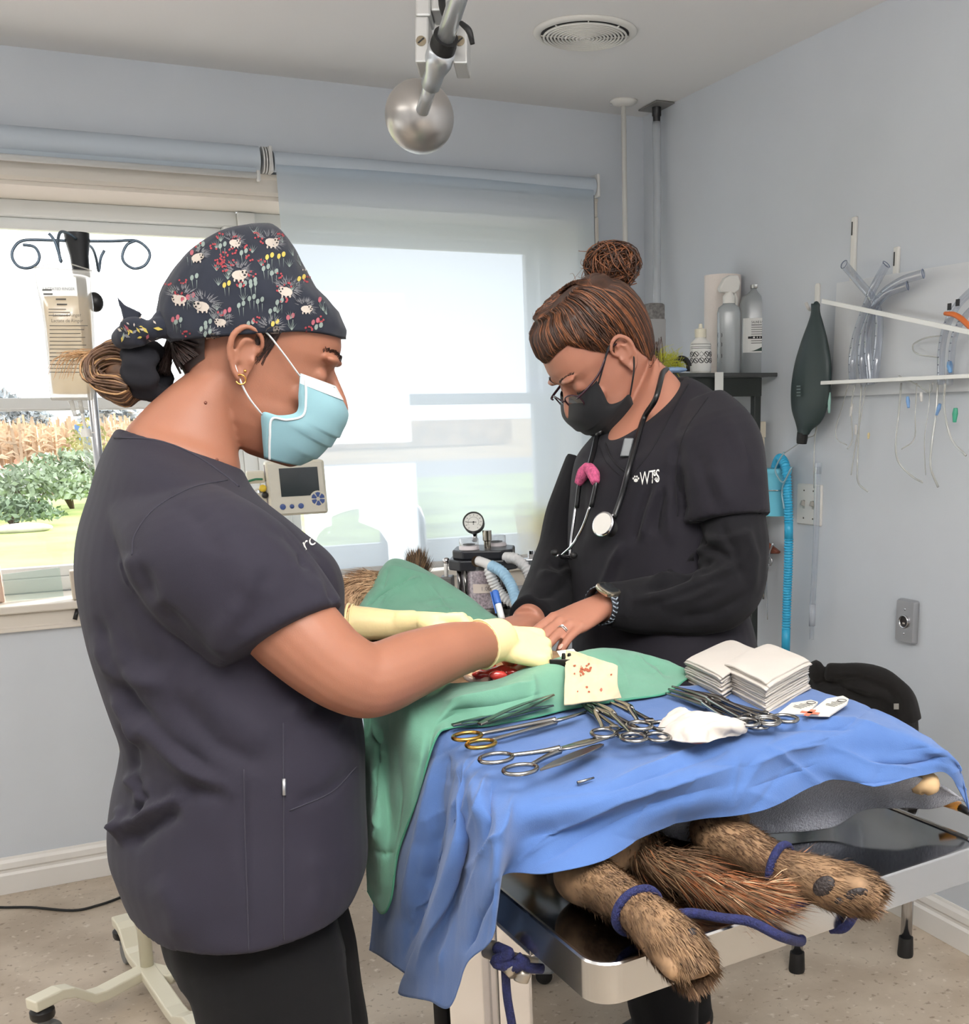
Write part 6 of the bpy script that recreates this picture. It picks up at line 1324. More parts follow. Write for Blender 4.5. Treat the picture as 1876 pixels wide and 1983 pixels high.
et('bluish clear tube ending just below the farthest-reaching one', [(1757,553),(1718,568),(1692,598),(1680,660),(1686,745)])
et('clear tube with black bands at the right edge of the rack', [(1884,560),(1850,596),(1830,640),(1822,690),(1822,745)], .0095)
et('clear tube curving beside the banded one at the right edge', [(1890,590),(1862,622),(1846,660),(1838,745)], .0085)
m = MB()
for x, y in ((1838,594),(1854,586)): p = W_(x,y,.072); m.box(p, (.002,.012,.016), (V(1,0,0),WY,UP))
tag(m.build('tube_band', ink, smooth=False), 'pair of black bands on the clear tubes at the right edge of the rack', 'band')
m = MB(); m.tube([W_(1829,607,.09),W_(1846,609,.09),W_(1862,618,.09),W_(1885,640,.09)], [.0045,.0065,.0068,.0068], 12); tag(m.build('catheter', mat('orange_rubber', (214,112,52), .4)), 'orange rubber catheter at the right end of the rack', 'catheter')
fine = [([(1600,745),(1575,752),(1556,768),(1546,790),(1552,792)],.0045,'thick white tube curling left over the dark breathing bag'),
 ([(1600,742),(1592,780),(1580,830),(1576,880),(1576,945)],.002,'thin clear tube hanging straight beside the breathing bag'),
 ([(1612,740),(1600,770),(1585,805),(1578,840),(1560,850),(1515,880)],.0016,'thin clear tube running down to the blue hose'),
 ([(1655,745),(1648,790),(1650,850),(1640,870)],.002,'thin clear tube hanging under the bundle, bent left'),
 ([(1668,745),(1664,800),(1662,850),(1660,900),(1662,935),(1680,952)],.0026,'long clear tube under the bundle hooking right at its end'),
 ([(1676,745),(1668,800),(1655,870),(1648,920)],.002,'thin clear tube slanting left under the bundle'),
 ([(1642,745),(1630,790),(1618,830),(1622,852),(1640,862)],.0014,'finest clear loop under the left of the lower rail'),
 ([(1745,742),(1740,800),(1734,860),(1740,895),(1765,922),(1786,934)],.0026,'long clear tube swinging right below the paper sheet'),
 ([(1775,742),(1772,800),(1770,850),(1745,870)],.0018,'clear tube bending left below the paper sheet'),
 ([(1815,742),(1812,800),(1804,860),(1802,905),(1816,943)],.003,'long thick clear tube below the blue connector'),
 ([(1830,742),(1828,790),(1842,850),(1870,882)],.003,'clear tube with green connector swinging right'),
 ([(1805,742),(1800,760),(1770,742),(1740,728)],.002,'clear tube looping up from the lower rail'),
 ([(1822,650),(1790,655),(1768,668),(1775,685),(1816,692)],.002,'thin clear loop sticking out left of the banded tubes'),
 ([(1800,742),(1798,790),(1790,850),(1792,920)],.0012,'very fine line hanging between the two long clear tubes')]
for pts, r, lab in fine: tag(MB().tube([W_(x,y,.045+.02*math.sin(k+x)) for k, (x,y) in enumerate(pts)], r, 8).build('hanging_line', thinm), lab, 'tube', 'thin tubes hanging from the rack')
conn = [((1757,768),(1759,790),.0055,(122,164,214),'small pale blue connector hanging below the rack'),((1820,782),(1813,804),.0055,(122,160,206),'blue connector on the long thick clear tube'),((1850,790),(1848,818),.0075,(66,160,130),'green connector hanging at the right end'),((1606,760),(1605,800),.005,(150,190,180),'pale green connector beside the breathing bag'),((1650,782),(1646,806),.0045,(210,208,204),'white connector hanging under the bundle'),((1657,822),(1656,842),.0045,(200,198,194),'clear connector with black ring under the bundle'),((1682,838),(1681,850),.004,(222,206,160),'small yellowish connector under the bundle'),((1783,760),(1784,778),.005,(214,212,208),'white connector below the paper sheet'),((1838,700),(1840,722),.008,(112,160,206),'blue star-shaped clip in the tubes at the right')]
for a, b_, r, c_, lab in conn:
    a, b_ = W_(*a,.05), W_(*b_,.05); o = MB().tube([a, a*.6+b_*.4, b_], [r*.7,r,r*.6], 12).build('connector', mat('conn_%d_%d_%d' % c_, c_, .4)); tag(o, lab, 'connector')
# blue pot, corrugated hose, clear long tube, hammer
potm = mat('sky_blue_plastic', (104,190,214), .4); hosb = mat('turquoise_hose', (52,170,212), .35)
pc = ON(1503,950,0,XR-.05); t = thing('wall_pot', 'sky blue lidded pot held by a wire ring on the right wall', 'pot', loc=pc); zt_, zb_ = float(W_(1503,908,.05)[2]), float(W_(1503,998,.05)[2])
MB().lathe([(.001,zb_),(.038,zb_),(.043,zt_-.01),(.001,zt_-.01)], (pc[0],pc[1],0), UP, 32).build('pot', potm, t, angle=40); MB().lathe([(.001,zt_-.012),(.047,zt_-.012),(.047,zt_-.002),(.044,zt_+.002),(.001,zt_+.003)], (pc[0],pc[1],0), UP, 32).build('lid', potm, t, angle=40)
m = MB(); zr_ = float(W_(1503,948,.05)[2]); m.tube([V(pc[0]+.0445*math.cos(a), pc[1]+.0445*math.sin(a), zr_) for a in np.linspace(0,2*PI,33)], .0018, 8); m.build('wire_ring', chrome, t); adopt(t)
def corrug(mb, P, r, pitch, amp, n=14):
    P = cr_path(np.array(P), 400); L_ = np.concatenate([[0],np.cumsum(np.linalg.norm(np.diff(P,axis=0),axis=1))]); N = int(L_[-1]/pitch*4); s = np.linspace(0,L_[-1],N); Q = np.array([np.interp(s,L_,P[:,k]) for k in range(3)]).T
    mb.tube(Q, r+amp*np.array([(0,1,0,-1)[k%4] for k in range(N)]), n, seg=N); return mb
t = thing('hanging_hose', 'turquoise corrugated hose looped over at the top, hanging on the right wall', 'hose', loc=W_(1523,1000,.04))
m = MB(); corrug(m, [W_(1508,950,.035),W_(1500,915,.04),W_(1509,888,.055),W_(1521,905,.075),W_(1525,960,.07),W_(1527,1010,.06)], .0132, .0085, .0019); m.build('hose', hosb, t)
m = MB(); m.tube([W_(1527,1008,.06),W_(1527,1045,.06)], .0135, 16); m.build('cuff', hosb, t)
m = MB(); corrug(m, [W_(1527,1043,.06),W_(1526,1100,.055),W_(1524,1150,.05),W_(1522,1218,.05)], .0134, .0085, .0019); m.build('hose', hosb, t)
m = MB(); m.tube([W_(1522,1216,.05),W_(1521,1262,.05)], .0138, 16); m.build('end_cuff', hosb, t); adopt(t)
m = MB(); m.tube([W_(1518,876,.10),W_(1504,900,.10),W_(1502,915,.10),W_(1516,934,.10),W_(1530,910,.10),W_(1534,905,.09)], .0028, 8); m.tube([W_(1533,905,.09),W_(1518,935,.09),W_(1514,955,.085),W_(1518,985,.085)], .0028, 8); tag(m.build('hanging_loop', clear_mat('pale_blue_band', (190,226,236), .05, .3, .1, .7)), 'pale band looped round the turquoise hose', 'band')
t = thing('hanging_tube', 'long clear plastic tube hanging in front of the light switch', 'tube', loc=W_(1583,905,.05)); ctm = clear_mat('clear_rigid_tube', (214,222,234), .10, .25, .05, .22)
MB().tube([W_(1583,904,.05),W_(1581,1000,.05),W_(1577,1100,.05),W_(1573,1172,.05)], .0088, 16, caps=False).build('tube', ctm, t); MB().tube([W_(1573,1170,.05),W_(1572,1212,.05)], .0098, 16).build('sleeve', clear_mat('frosted_sleeve', (226,230,238), .05, .2, .2, .6), t); MB().tube([W_(1572,1212,.05),W_(1571,1238,.05)], .007, 14, caps=False).build('tip', ctm, t); MB().tube([W_(1584,896,.05),W_(1583,918,.05)], .0105, 16, caps=False).build('top_cuff', ctm, t); adopt(t)
t = thing('reflex_hammer', 'brown triangular reflex hammer on the wall behind the person in black', 'hammer', loc=W_(1495,1062)); m = MB(); m.prism([W_(1488,1048,.03),W_(1513,1068,.03),W_(1511,1072,.03),W_(1478,1072,.03)], V(-.014,0,0)); m.build('rubber_head', mat('brown_rubber', (118,62,44), .5), t, smooth=False, bevel=.004)
m = MB(); m.tube([W_(1497,1052,.05),W_(1486,1084,.05),W_(1478,1160,.05)], .0035, 8); m.build('handle', chrome, t); adopt(t)
t = thing('hanging_scissors', 'chrome scissors hanging by their rings below the reflex hammer', 'scissors', loc=W_(1490,1085)); m = MB()
for dx in (0,-9): cc = W_(1491+dx,1087,.04); m.tube([cc+WY*.010*math.cos(a)+UP*.013*math.sin(a) for a in np.linspace(0,2*PI,25)], .002, 8)
m.tube([W_(1488,1096,.04),W_(1484,1120,.04),W_(1486,1200,.04)], [.0025,.003,.0015], 8); m.build('blades', chrome, t); adopt(t)

CRh, CFh = unit(CR-UP*CR[2]), unit(CF-UP*CF[2])
# ================================================================== shelf unit in the corner and what stands on it
dkm = mat('dark_shelf_metal', (44,48,46), .4); ZS = 1.578; YS = float(ON(1500,724,0,XR-.01)[1])
def SP_(x, y, back=0): return ON(x, y, 1, YS+back)
t = thing('shelf_unit', 'dark metal shelf unit against the right wall with bottles on top', 'shelf unit', loc=(XR-.2,YS+.15,0))
zt_ = float(SP_(1440,722)[2]); ZS = zt_
xl_ = float(SP_(1290,724)[0]); m = MB(); m.box(((xl_+XR-.006)/2, YS+.16, ZS-.006), (XR-.006-xl_, .34, .012)); m.build('top_plate', mat('grey_shelf_plate', (84,86,86), .35,.4), t, smooth=False, bevel=.002)
xp = float(SP_(1477,740)[0]); zl_ = float(SP_(1420,768)[2]); m = MB(); m.box(((xl_+xp)/2+.02, YS+.02, (ZS-.014+zl_)/2), (xp-xl_-.04, .03, ZS-.014-zl_)); m.build('front_beam', dkm, t, smooth=False, bevel=.002)
for xx, yy in ((xp-.012,YS+.02),(xl_+.05,YS+.02),(xp-.012,YS+.30),(xl_+.05,YS+.30)): m = MB(); m.box((xx,yy,(ZS-.014)/2), (.024,.024,ZS-.014)); m.build('post', dkm, t, smooth=False, bevel=.002)
for zz in (.95,.35): m = MB(); m.box(((xl_+.05+xp-.012)/2, YS+.16, zz), (xp-xl_-.07,.28,.014)); m.build('shelf', dkm, t, smooth=False)
m = MB(); m.box(((xl_+.05+xp-.012)/2, YS+.315, (ZS+.9)/2), (xp-xl_-.07,.006,ZS-.92)); m.build('back_panel', mat('pale_back_panel', (206,212,218), .35), t, smooth=False); adopt(t)
c = SP_(1462,832,.05); m = MB(); m.box((c[0],c[1],c[2]), (.05,.05,.05)); m.box((c[0],c[1],(c[2]-.025+.957)/2), (.045,.045,c[2]-.025-.957)); tag(m.build('cream_box', mat('cream_card', (214,204,184), .6), smooth=False, bevel=.003), 'cream box inside the dark shelf unit, behind the shoulder', 'box')
m = MB(); a = SP_(1392,724,-.012); b_ = SP_(1392,768,-.012); m.box((a+b_)/2, (.030,.002,a[2]-b_[2]+.01)); tag(m.build('hanging_tag', mat('white_tag', (226,226,222), .6), smooth=False), 'white paper tag hanging over the front of the dark shelf', 'tag')
m = MB(); c = SP_(1388,790,.0); m.ell((c[0],c[1]+.09,c[2]), (.045,.04,.05)); tag(m.build('white_roll', white_plastic), 'white rounded bundle just behind the black-clad shoulder, under the shelf', 'bundle'); 
def item(x, back): p = SP_(x, 720, back); s_ = depth(p)/F; return V(p[0],p[1],ZS+.0005), s_
def hgt(y, x, back): return float(SP_(x, y, back)[2])
milky = clear_mat('milky_bottle', (214,220,222), .06, .2, .2, .75); white_b = mat('white_bottle', (232,230,224), .35); papm = mat('label_paper', (236,236,232), .6)
# paper towel roll
c, s_ = item(1398,.22); zt_ = hgt(534,1398,.22); t = thing('paper_towel_roll', 'tall white paper towel roll standing behind the spray bottle', 'paper roll', loc=c); r_ = 35*s_
m = MB(); m.lathe([(.02,0),(r_,0),(r_,zt_-ZS),(.02,zt_-ZS),(.02,0)], c, UP, 36, caps=False); m.build('roll', cloth_mat('paper_towel', (238,228,220), .9, 500, .2, noise=.02), t, angle=40); MB().lathe([(.018,0),(.02,0),(.02,zt_-ZS-.002),(.018,zt_-ZS-.002)], c, UP, 24, caps=False).build('card_core', mat('brown_card', (170,140,106), .8), t); adopt(t)
# spray bottle
c, s_ = item(1410,.10); H_ = lambda y: hgt(y,1410,.10)-ZS; t = thing('spray_bottle', 'white trigger spray bottle between the small bottle and the saline', 'spray bottle', loc=c); w_ = 22*s_
m = MB(); m.loft([ringv(c+UP*h, CRh*a*w_, CFh*a*w_*.75, 28, e) for h, a, e in ((0,.94,3),(.005,1,3),(H_(606),1,3),(H_(596),.9,2.6),(H_(590),.55,2.2),(H_(584),.46,2))]); m.build('bottle', milky, t)
m = MB(); m.lathe([(.001,H_(588)),(.019,H_(588)),(.019,H_(574)),(.014,H_(570)),(.013,H_(562)),(.001,H_(562))], c, UP, 20); m.build('collar', white_b, t, angle=40)
hx = unit(-CRh*.9-CFh*.3); m = MB(); z1, z2 = H_(570), H_(534); m.prism([c+hx*a+UP*b_-np.cross(hx,UP)*.013 for a, b_ in ((.030,z1+.004),(.036,z1+.016),(.018,z2-.008),(.002,z2),(-.026,z2),(-.034,z2-.02),(-.030,z1+.012),(-.014,z1+.002))], np.cross(hx,UP)*.026); m.build('spray_head', white_b, t, smooth=False, bevel=.004)
m = MB(); m.tube([c-hx*.020+UP*(z1+.004), c-hx*.026+UP*(z1-.02), c-hx*.022+UP*(z1-.045)], [.005,.005,.003], 10); m.build('trigger', white_b, t)
m = MB()
for k, y in enumerate((650,668,690)): p = c+UP*H_(y)+CRh*-w_*.80-CFh*w_*.50; f_ = unit(CRh*.6-CFh*.6); m.tube([p+f_*.008*math.cos(a)+UP*.011*math.sin(a) for a in np.linspace(0,2*PI,20)], .0012, 6)
for y in (645,703): p = c+UP*H_(y)+CRh*-w_*.80-CFh*w_*.50; m.box(p, (.018,.001,.0016), (unit(CRh*.6-CFh*.6),unit(CRh*.6+CFh*.6),UP))
m.build('printed_symbols', ink, t); adopt(t)
# saline bottle
c, s_ = item(1461,.13); H_ = lambda y: hgt(y,1461,.13)-ZS; t = thing('saline_bottle', 'large clear saline bottle with white and green label, rightmost on the shelf', 'bottle', loc=c); w_ = 30*s_
m = MB(); m.loft([ringv(c+UP*h, CRh*a*w_, CFh*a*w_*.8, 32, e) for h, a, e in ((0,.93,3.4),(.006,1,3.4),(H_(588),1,3.4),(H_(576),.88,3),(H_(568),.5,2.3),(H_(562),.30,2),(H_(556),.28,2))]); m.build('bottle', milky, t)
m = MB(); m.lathe([(.001,H_(559)),(.016,H_(559)),(.0175,H_(556)),(.0175,H_(552)),(.001,H_(550))], c, UP, 22); m.build('crimp_cap', mat('aluminium_cap', (186,188,188), .3, .9), t, angle=40)
lab_ = MB(); yf = -w_*.8-.0008
def LP(u, z, o=0): a = 2/3.4; x_ = u*w_*.86; k = (1-min(.97,abs(x_/w_))**3.4)**(1/3.4); return c+CRh*x_-CFh*(w_*.8*k+.0009+o)+UP*z
z0_, z1_ = H_(684), H_(618)
lab_.grid([[LP(u,z) for u in np.linspace(-1,1,13)] for z in (z0_,z1_)], 0); 
lab_.grid([[LP(u, z0_+.004+(.0+.030*max(0,(u+.5)/1.5)**1.6)*k, .0004) for u in np.linspace(-.55,.98,10)] for k in (0,1)], 1)
for k in range(9): zz = z1_-.022-.0068*k; lab_.grid([[LP(u, zz+dz, .0004) for u in np.linspace(-.42,.35+.5*((k*37)%5)/5,8)] for dz in (0,.0016 if k else .002)], 2)
for k in range(5): lab_.grid([[LP(-.15+.2*k+u, z0_+.043+dz, .0005) for u in (0,.08,.15)] for dz in (0,.006)], 2)
lab_.grid([[LP(u, z0_+.042+dz, .0005) for u in np.linspace(-.65,-.28,4)] for dz in (0,.007)], 2)
text_mesh(lab_, 'SALINE 0.9%', (0,0,0),(1,0,0),(0,1,0),   .0108, mi=2, warp=lambda u,v: LP(-.42+u/w_*.86, z1_-.016+v, .0006))
lab_.build('label', [papm, mat('dark_green_print', (30,58,50), .6), ink], t, smooth=False); adopt(t)
# small hazard bottle
c, s_ = item(1356,.06); H_ = lambda y: hgt(y,1356,.06)-ZS; t = thing('dropper_bottle', 'small bottle with nozzle and a label of hazard symbols, leftmost on the shelf', 'bottle', loc=c); w_ = 20.5*s_
m = MB(); m.lathe([(.001,0),(w_*.96,0),(w_,.004),(w_,H_(670)),(w_*.9,H_(664)),(w_*.5,H_(656)),(w_*.44,H_(652)),(.001,H_(652))], c, UP, 28); m.build('bottle', white_b, t, angle=50)
m = MB(); m.lathe([(.001,H_(654)),(w_*.54,H_(654)),(w_*.56,H_(638)),(w_*.2,H_(636)),(w_*.16,H_(628)),(.001,H_(627))], c, UP, 22); m.build('nozzle_cap', mat('cream_cap', (226,220,200), .4), t, angle=40)
lb = MB(); CP = lambda a, z, o=0: c+CRh*(w_+.0008+o)*math.sin(a)-CFh*(w_+.0008+o)*math.cos(a)+UP*z
lb.grid([[CP(a,z) for a in np.linspace(-1.3,1.3,20)] for z in (H_(720),H_(668))], 0)
for k, z in enumerate((668,673,676)): lb.grid([[CP(a,H_(z)+dz,.0004) for a in np.linspace(-1.1,1.1,14)] for dz in (0,.0012)], 1)
for j, z in enumerate((687,699)):
    for a in (-1.0,-.5,0,.5,1.0):
        R2 = .0072
        if j == 0 and a == 0: lb.tube([CP(a+math.cos(q_)*R2/w_, H_(z)+math.sin(q_)*R2, .0008) for q_ in np.linspace(0,2*PI,5)], .0006, 4, seg=5, mi=1)
        else: lb.tube([CP(a+math.cos(q_)*R2/w_, H_(z)+math.sin(q_)*R2, .0008) for q_ in np.linspace(0,2*PI,21)], .0010, 4, mi=1); lb.tube([CP(a-.6*R2/w_, H_(z)+.6*R2, .0008), CP(a+.6*R2/w_, H_(z)-.6*R2, .0008)], .0012, 4, mi=1)
lb.build('label', [papm, ink], t, smooth=False); adopt(t)
# grey tube, scrubber, hook, blue packet
c, s_ = item(1266,.15); c[2] = ZS
m = MB(); zt_ = hgt(588,1266,.15); m.box(c+UP*((zt_-ZS)/2), (34*s_,34*s_,zt_-ZS)); o = m.build('speckled_carton', mat('speckled_grey_card', (110,108,106), .7, noise=(120,.35)), smooth=False, bevel=.008); tag(o, 'tall speckled grey carton behind the head of the person in black', 'carton')
m = MB(); m.box(c+UP*(hgt(652,1266,.15)-ZS)+V(0,-17.4*s_,0), (33*s_,.001,.10), mi=0); m.build('silver_label', mat('silver_label', (156,156,156), .4), o, smooth=False)
m = MB(); g = np.random.default_rng(2); cf, s_ = item(1280,.02)
for k in range(500): d0 = unit(g.normal(size=3)*V(1,1,.6)+V(0,0,.3)); p = cf+UP*.02+d0*.02*V(2.2,1.4,1); m.tube([p, p+d0*.018+g.normal(size=3)*.006, p+d0*.03+g.normal(size=3)*.012], [.0009,.0008,.0004], 3, caps=False)
tag(m.build('fluffy_duster', mat('lime_fluff', (206,206,72), .8)), 'lime yellow fluffy tuft on the shelf beside the neck of the person in black', 'duster')
ch_, s_ = item(1320,-.0); m = MB(); m.tube([ch_+V(-17*s_*math.cos(a)*1.0, 0, .012+19*s_*math.sin(a)) for a in np.linspace(-.9,2.9,18)], .0085, 12); m.tube([ch_+V(14*s_,0,.03), ch_+V(14*s_,0,.004)], .006, 10); tag(m.build('curved_hook', black_plastic), 'black curved plastic hook on the shelf left of the small bottle', 'hook')
m = MB(); c, s_ = item(1306,-.02); m.ell(c+UP*.008+V(0,-.0,0), (.04,.03,.009)); tag(m.build('blue_packet', mat('pale_blue_packet', (150,180,220), .5)), 'pale blue packet flat on the shelf beneath the black hook', 'packet')

# ================================================================== floor: cord, IV stand
m = MB(); m.tube([Z(-60,1752,.005),Z(0,1757,.005),Z(60,1757,.005),Z(140,1763,.005),Z(190,1753,.005),Z(237,1736,.005),Z(300,1705,.005),Z(380,1690,.005)], .0042, 8); tag(m.build('power_cable', black_rubber), 'black power cord lying on the floor by the window wall', 'cord')
ivx, ivy = .139, 2.922; cream = mat('cream_enamel', (228,222,200), .3); ztop = float(ON(150,468,1,ivy)[2])
t = thing('iv_stand', 'IV stand with cream base, steel pole and curled wire hooks before the window', 'IV stand', loc=(ivx,ivy,0)); b0 = V(ivx,ivy,0)
zm = float(ON(200,900,1,ivy)[2])
ptop = ON(150,468,1,ivy); pa = unit(ptop-b0); PA = lambda z_: b0+pa*(z_/pa[2])
MB().tube([PA(.05), PA(.95)], .0165, 18).build('lower_pole', cream, t); MB().tube([PA(.9), PA(ztop-.02)], .0105, 16).build('upper_pole', steel, t)
m = MB(); m.lathe([(.001,-.075),(.0175,-.075),(.020,-.03),(.026,0),(.027,.018),(.001,.020)], ptop, UP, 24); m.build('hook_hub', black_plastic, t, angle=40)
m = MB(); m.ell(ON(184,585,1,ivy), (.018,.014,.022)); m.tube([PA(float(ON(176,583,1,ivy)[2])), ON(182,584,1,ivy)], .008, 10); m.build('clamp_knob', black_plastic, t)
def IVP(x, y, k=0): p = ON(x, y, 1, ivy); return CAM+(p-CAM)*(1+k/depth(p))
wire = mat('blue_grey_wire', (96,110,124), .3, .7)
def curl(pts): MB().tube([IVP(*p) for p in pts], .0032, 10).build('wire_hook', wire, t)
curl([(142,467),(90,465),(44,466),(26,482),(24,500),(36,516),(56,519),(72,510),(76,494),(66,478),(44,474)])
curl([(160,467),(220,467),(262,466),(284,480),(290,496),(280,514),(260,520),(242,510),(237,494),(246,474),(262,466)])
curl([(148,463,-.02),(132,452,-.05),(117,450,-.09),(112,470,-.11),(116,500,-.12),(118,505,-.12),(108,472,-.12),(100,458,-.12),(94,452,-.12)])
curl([(160,468,.03),(178,480,.07),(186,500,.10),(191,525,.12),(195,500,.12),(202,485,.12)])
legs = [((60,1950),.12),((232,1782),.12),((420,2040),.12),((395,1868),.12)]
for (lx, ly), zz in legs:
    e = Z(lx, ly, .115); dv = V(e[0]-ivx, e[1]-ivy, 0); L_ = np.linalg.norm(dv); dv /= L_; sd_ = np.cross(UP, dv); m = MB(); R_ = []
    for a, z_ in ((0,.062),(.42*L_,.060),(.52*L_,.066),(.68*L_,.108),(.78*L_,.118),(L_,.118)): R_.append([b0+dv*a+sd_*w_+UP*(z_+h) for w_, h in ((.022,-.014),(.022,.014),(-.022,.014),(-.022,-.014))])
    m.loft(np.array(R_)); lg = m.build('leg', cream, t, smooth=False, bevel=.004)
    e2 = b0+dv*(L_-.025); m = MB(); m.lathe([(.001,.075),(.026,.075),(.028,.080),(.028,.095),(.018,.104),(.001,.104)], V(e2[0],e2[1],0), UP, 20); m.build('caster_housing', black_plastic, lg, angle=40); m = MB(); m.lathe([(.001,-.012),(.026,-.012),(.030,-.006),(.030,.006),(.026,.012),(.001,.012)], V(e2[0]-dv[0]*.012,e2[1]-dv[1]*.012,.031), sd_, 24); m.lathe([(.001,-.008),(.014,-.008),(.014,.008),(.001,.008)], V(e2[0],e2[1],.062), UP, 14); m.build('wheel', mat('grey_wheel', (120,122,122), .5), lg, angle=40)
adopt(t)
# bag of fluid
bagf = clear_mat('fluid_bag_film', (232,230,224), .06, .4, .08, .42); fluid = clear_mat('amber_tinted_fluid', (246,226,190), .03, .6, .1, .30); t = thing('iv_bag', 'clear printed fluid bag hanging from the IV stand against the window', 'IV bag', loc=IVP(118,520,-.12)); kb = -.12
def BR(x0, y0, x1, y1, th): 
    a, b_ = IVP(x0,y0,kb), IVP(x1,y1,kb); return np.hstack([(a+b_)/2,(b_-a)/2,CF*th])
rows = [(66,517,178,524,.001),(68,538,177,541,.003),(73,565,177,565,.012),(80,595,180,595,.022),(87,640,182,640,.028),(93,700,183,698,.029),(96,740,183,738,.024),(97,768,181,768,.010),(100,775,178,775,.002)]
P_ = cr_path(np.array([BR(*r) for r in rows]), 40); m = MB(); m.loft([ringv(p[:3],p[3:6],p[6:9],32,2.3) for p in P_]); m.build('bag', bagf, t)
rows2 = [(84,575,170,575,.006),(86,600,174,600,.016),(92,640,176,640,.022),(98,700,177,698,.023),(101,740,177,738,.018),(103,762,174,762,.007)]
P_ = cr_path(np.array([BR(*r) for r in rows2]), 30); m = MB(); m.loft([ringv(p[:3],p[3:6],p[6:9],28,2.3) for p in P_]); m.build('fluid', fluid, t)
m = MB(); m.tube([IVP(66,518,kb),IVP(100,510,kb),IVP(118,504,kb),IVP(140,512,kb),IVP(178,524,kb)], .0016, 6); m.build('hanger_film', bagf, t)
pm = MB(); prn = mat('grey_bag_print', (88,86,84), .7)
def BP(x, y): 
    rr = np.array(rows); th_ = np.interp(y, rr[:,1], rr[:,4]); return IVP(x, y, kb-th_*.94-.0008)
for k, (y, x0, x1) in enumerate([(560,82,100),(568,84,102),(578,108,128),(588,110,130)]+[(598+6*j,94,128+((j*17)%9)) for j in range(3)]+[(630+7.5*j,96,170-((j*23)%16)) for j in range(13)]):
    pm.grid([[BP(x, y+dy) for x in np.linspace(x0,x1,7)] for dy in (0,1.6 if k > 3 else 3)])
kx = depth(IVP(120,600,kb))/F
for txt, x, y, sz in (('LACTATED RINGER',83,562,.0085),('Lactated Ringer',102,613,.0105),('Lactate de Ringer',99,624,.0105)):
    text_mesh(pm, txt, (0,0,0),(1,0,0),(0,1,0), sz, warp=lambda u,v,x=x,y=y: BP(x+u/kx*.92, y-v/kx))
pm.build('print', prn, t, smooth=False, flip=False)
for x0, y0, x1, y1 in ((137,776,146,806),(154,776,160,800)): m = MB(); m.tube([IVP(x0,y0,kb),IVP(x1,y1,kb)], [.0055,.0045], 12); m.build('port', clear_mat('bag_port', (224,220,212), .05, .2, .1, .6), t)
adopt(t)
t = thing('drip_line', 'drip chamber and line under the fluid bag', 'drip line', loc=IVP(160,800,kb)); m = MB(); m.tube([IVP(159,800,kb),IVP(163,820,kb),IVP(166,832,kb)], .0035, 10); m.build('spike', white_plastic, t); m = MB(); m.lathe([(.001,0),(.012,0),(.010,.018),(.001,.018)], IVP(168,846,kb), UP, 18); m.box(IVP(167,838,kb), (.034,.004,.003)); m.build('flange', white_plastic, t, angle=40)
m = MB(); m.lathe([(.0085,0),(.0095,-.01),(.0095,-.055),(.005,-.065),(.001,-.066)], IVP(168,847,kb), UP, 18, caps=False); m.build('chamber', clear_plastic, t); m = MB(); m.tube([IVP(172,900,kb),IVP(178,930,kb),IVP(190,1000,kb),IVP(200,1100,kb)], .002, 8); m.build('line', clear_plastic, t); adopt(t)

# ================================================================== patient monitor
mc = D(575,945,3.3); mr = unit(CR*.93+CF*.34-UP*np.dot(CR*.93+CF*.34,UP)+UP*.015); mn = unit(np.cross(UP, mr)); mn = mn if np.dot(mn,CF) < 0 else -mn; mu = unit(np.cross(mr, mn)); mu = mu if mu[2] > 0 else -mu
case = mat('beige_monitor_case', (222,216,198), .45); case2 = mat('light_grey_panel', (204,206,204), .45); MWd, MHt, MDp = .168, .158, .095
t = thing('patient_monitor', 'beige patient monitor with dark screen and carrying handle by the window', 'monitor', loc=(mc[0],mc[1],0))
M_ = lambda a, b_, o=0: mc+mr*a+mu*b_+mn*o
m = MB(); m.box(mc-mn*MDp/2, (MWd,MHt,MDp), (mr,mu,mn)); m.build('case', case, t, smooth=False, bevel=.008)
m = MB(); m.box(M_(0,0,.003), (MWd-.012,MHt-.012,.006), (mr,mu,mn)); m.build('bezel', mat('pale_bezel', (214,210,196), .4), t, smooth=False, bevel=.002)
m = MB(); m.box(M_(.008,.018,.0065), (.110,.082,.002), (mr,mu,mn)); m.build('screen', mat('dark_lcd', (48,54,58), .12), t, smooth=False)
def disc(mb, a, b_, r, o=.008, n=20, mi=0, e=1): mb.poly([M_(a+r*e*math.cos(q_), b_+r*math.sin(q_), o) for q_ in np.linspace(0,2*PI,n,endpoint=False)], mi)
bt = mat('blue_button', (62,84,140), .4)
for a, r_ in ((-.046,.0085),(-.020,.0065),(.006,.008)):
    m = MB(); m.lathe([(.001,0),(r_,0),(r_,.002),(r_*.6,.003),(.001,.003)], M_(a,-.052,.006), mn, 18); m.build('button', bt, t, angle=40)
m = MB(); m.lathe([(.001,0),(.024,0),(.024,.002),(.001,.002)], M_(.057,-.034,.006), mn, 28); m.build('keypad_disc', case, t, angle=40)
for k in range(6):
    a0 = k*PI/3+.12; m = MB(); m.prism([M_(.057+r_*math.cos(q_), -.034+r_*math.sin(q_), .0082) for r_, q_ in ((.006,a0),(.019,a0),(.020,a0+.4),(.019,a0+.8),(.006,a0+.8))], mn*.0015); m.build('key', bt, t, smooth=False)
m = MB(); m.box(M_(-.012,.070,.0065), (.05,.003,.0006), (mr,mu,mn)); m.build('printed_line', ink, t, smooth=False)
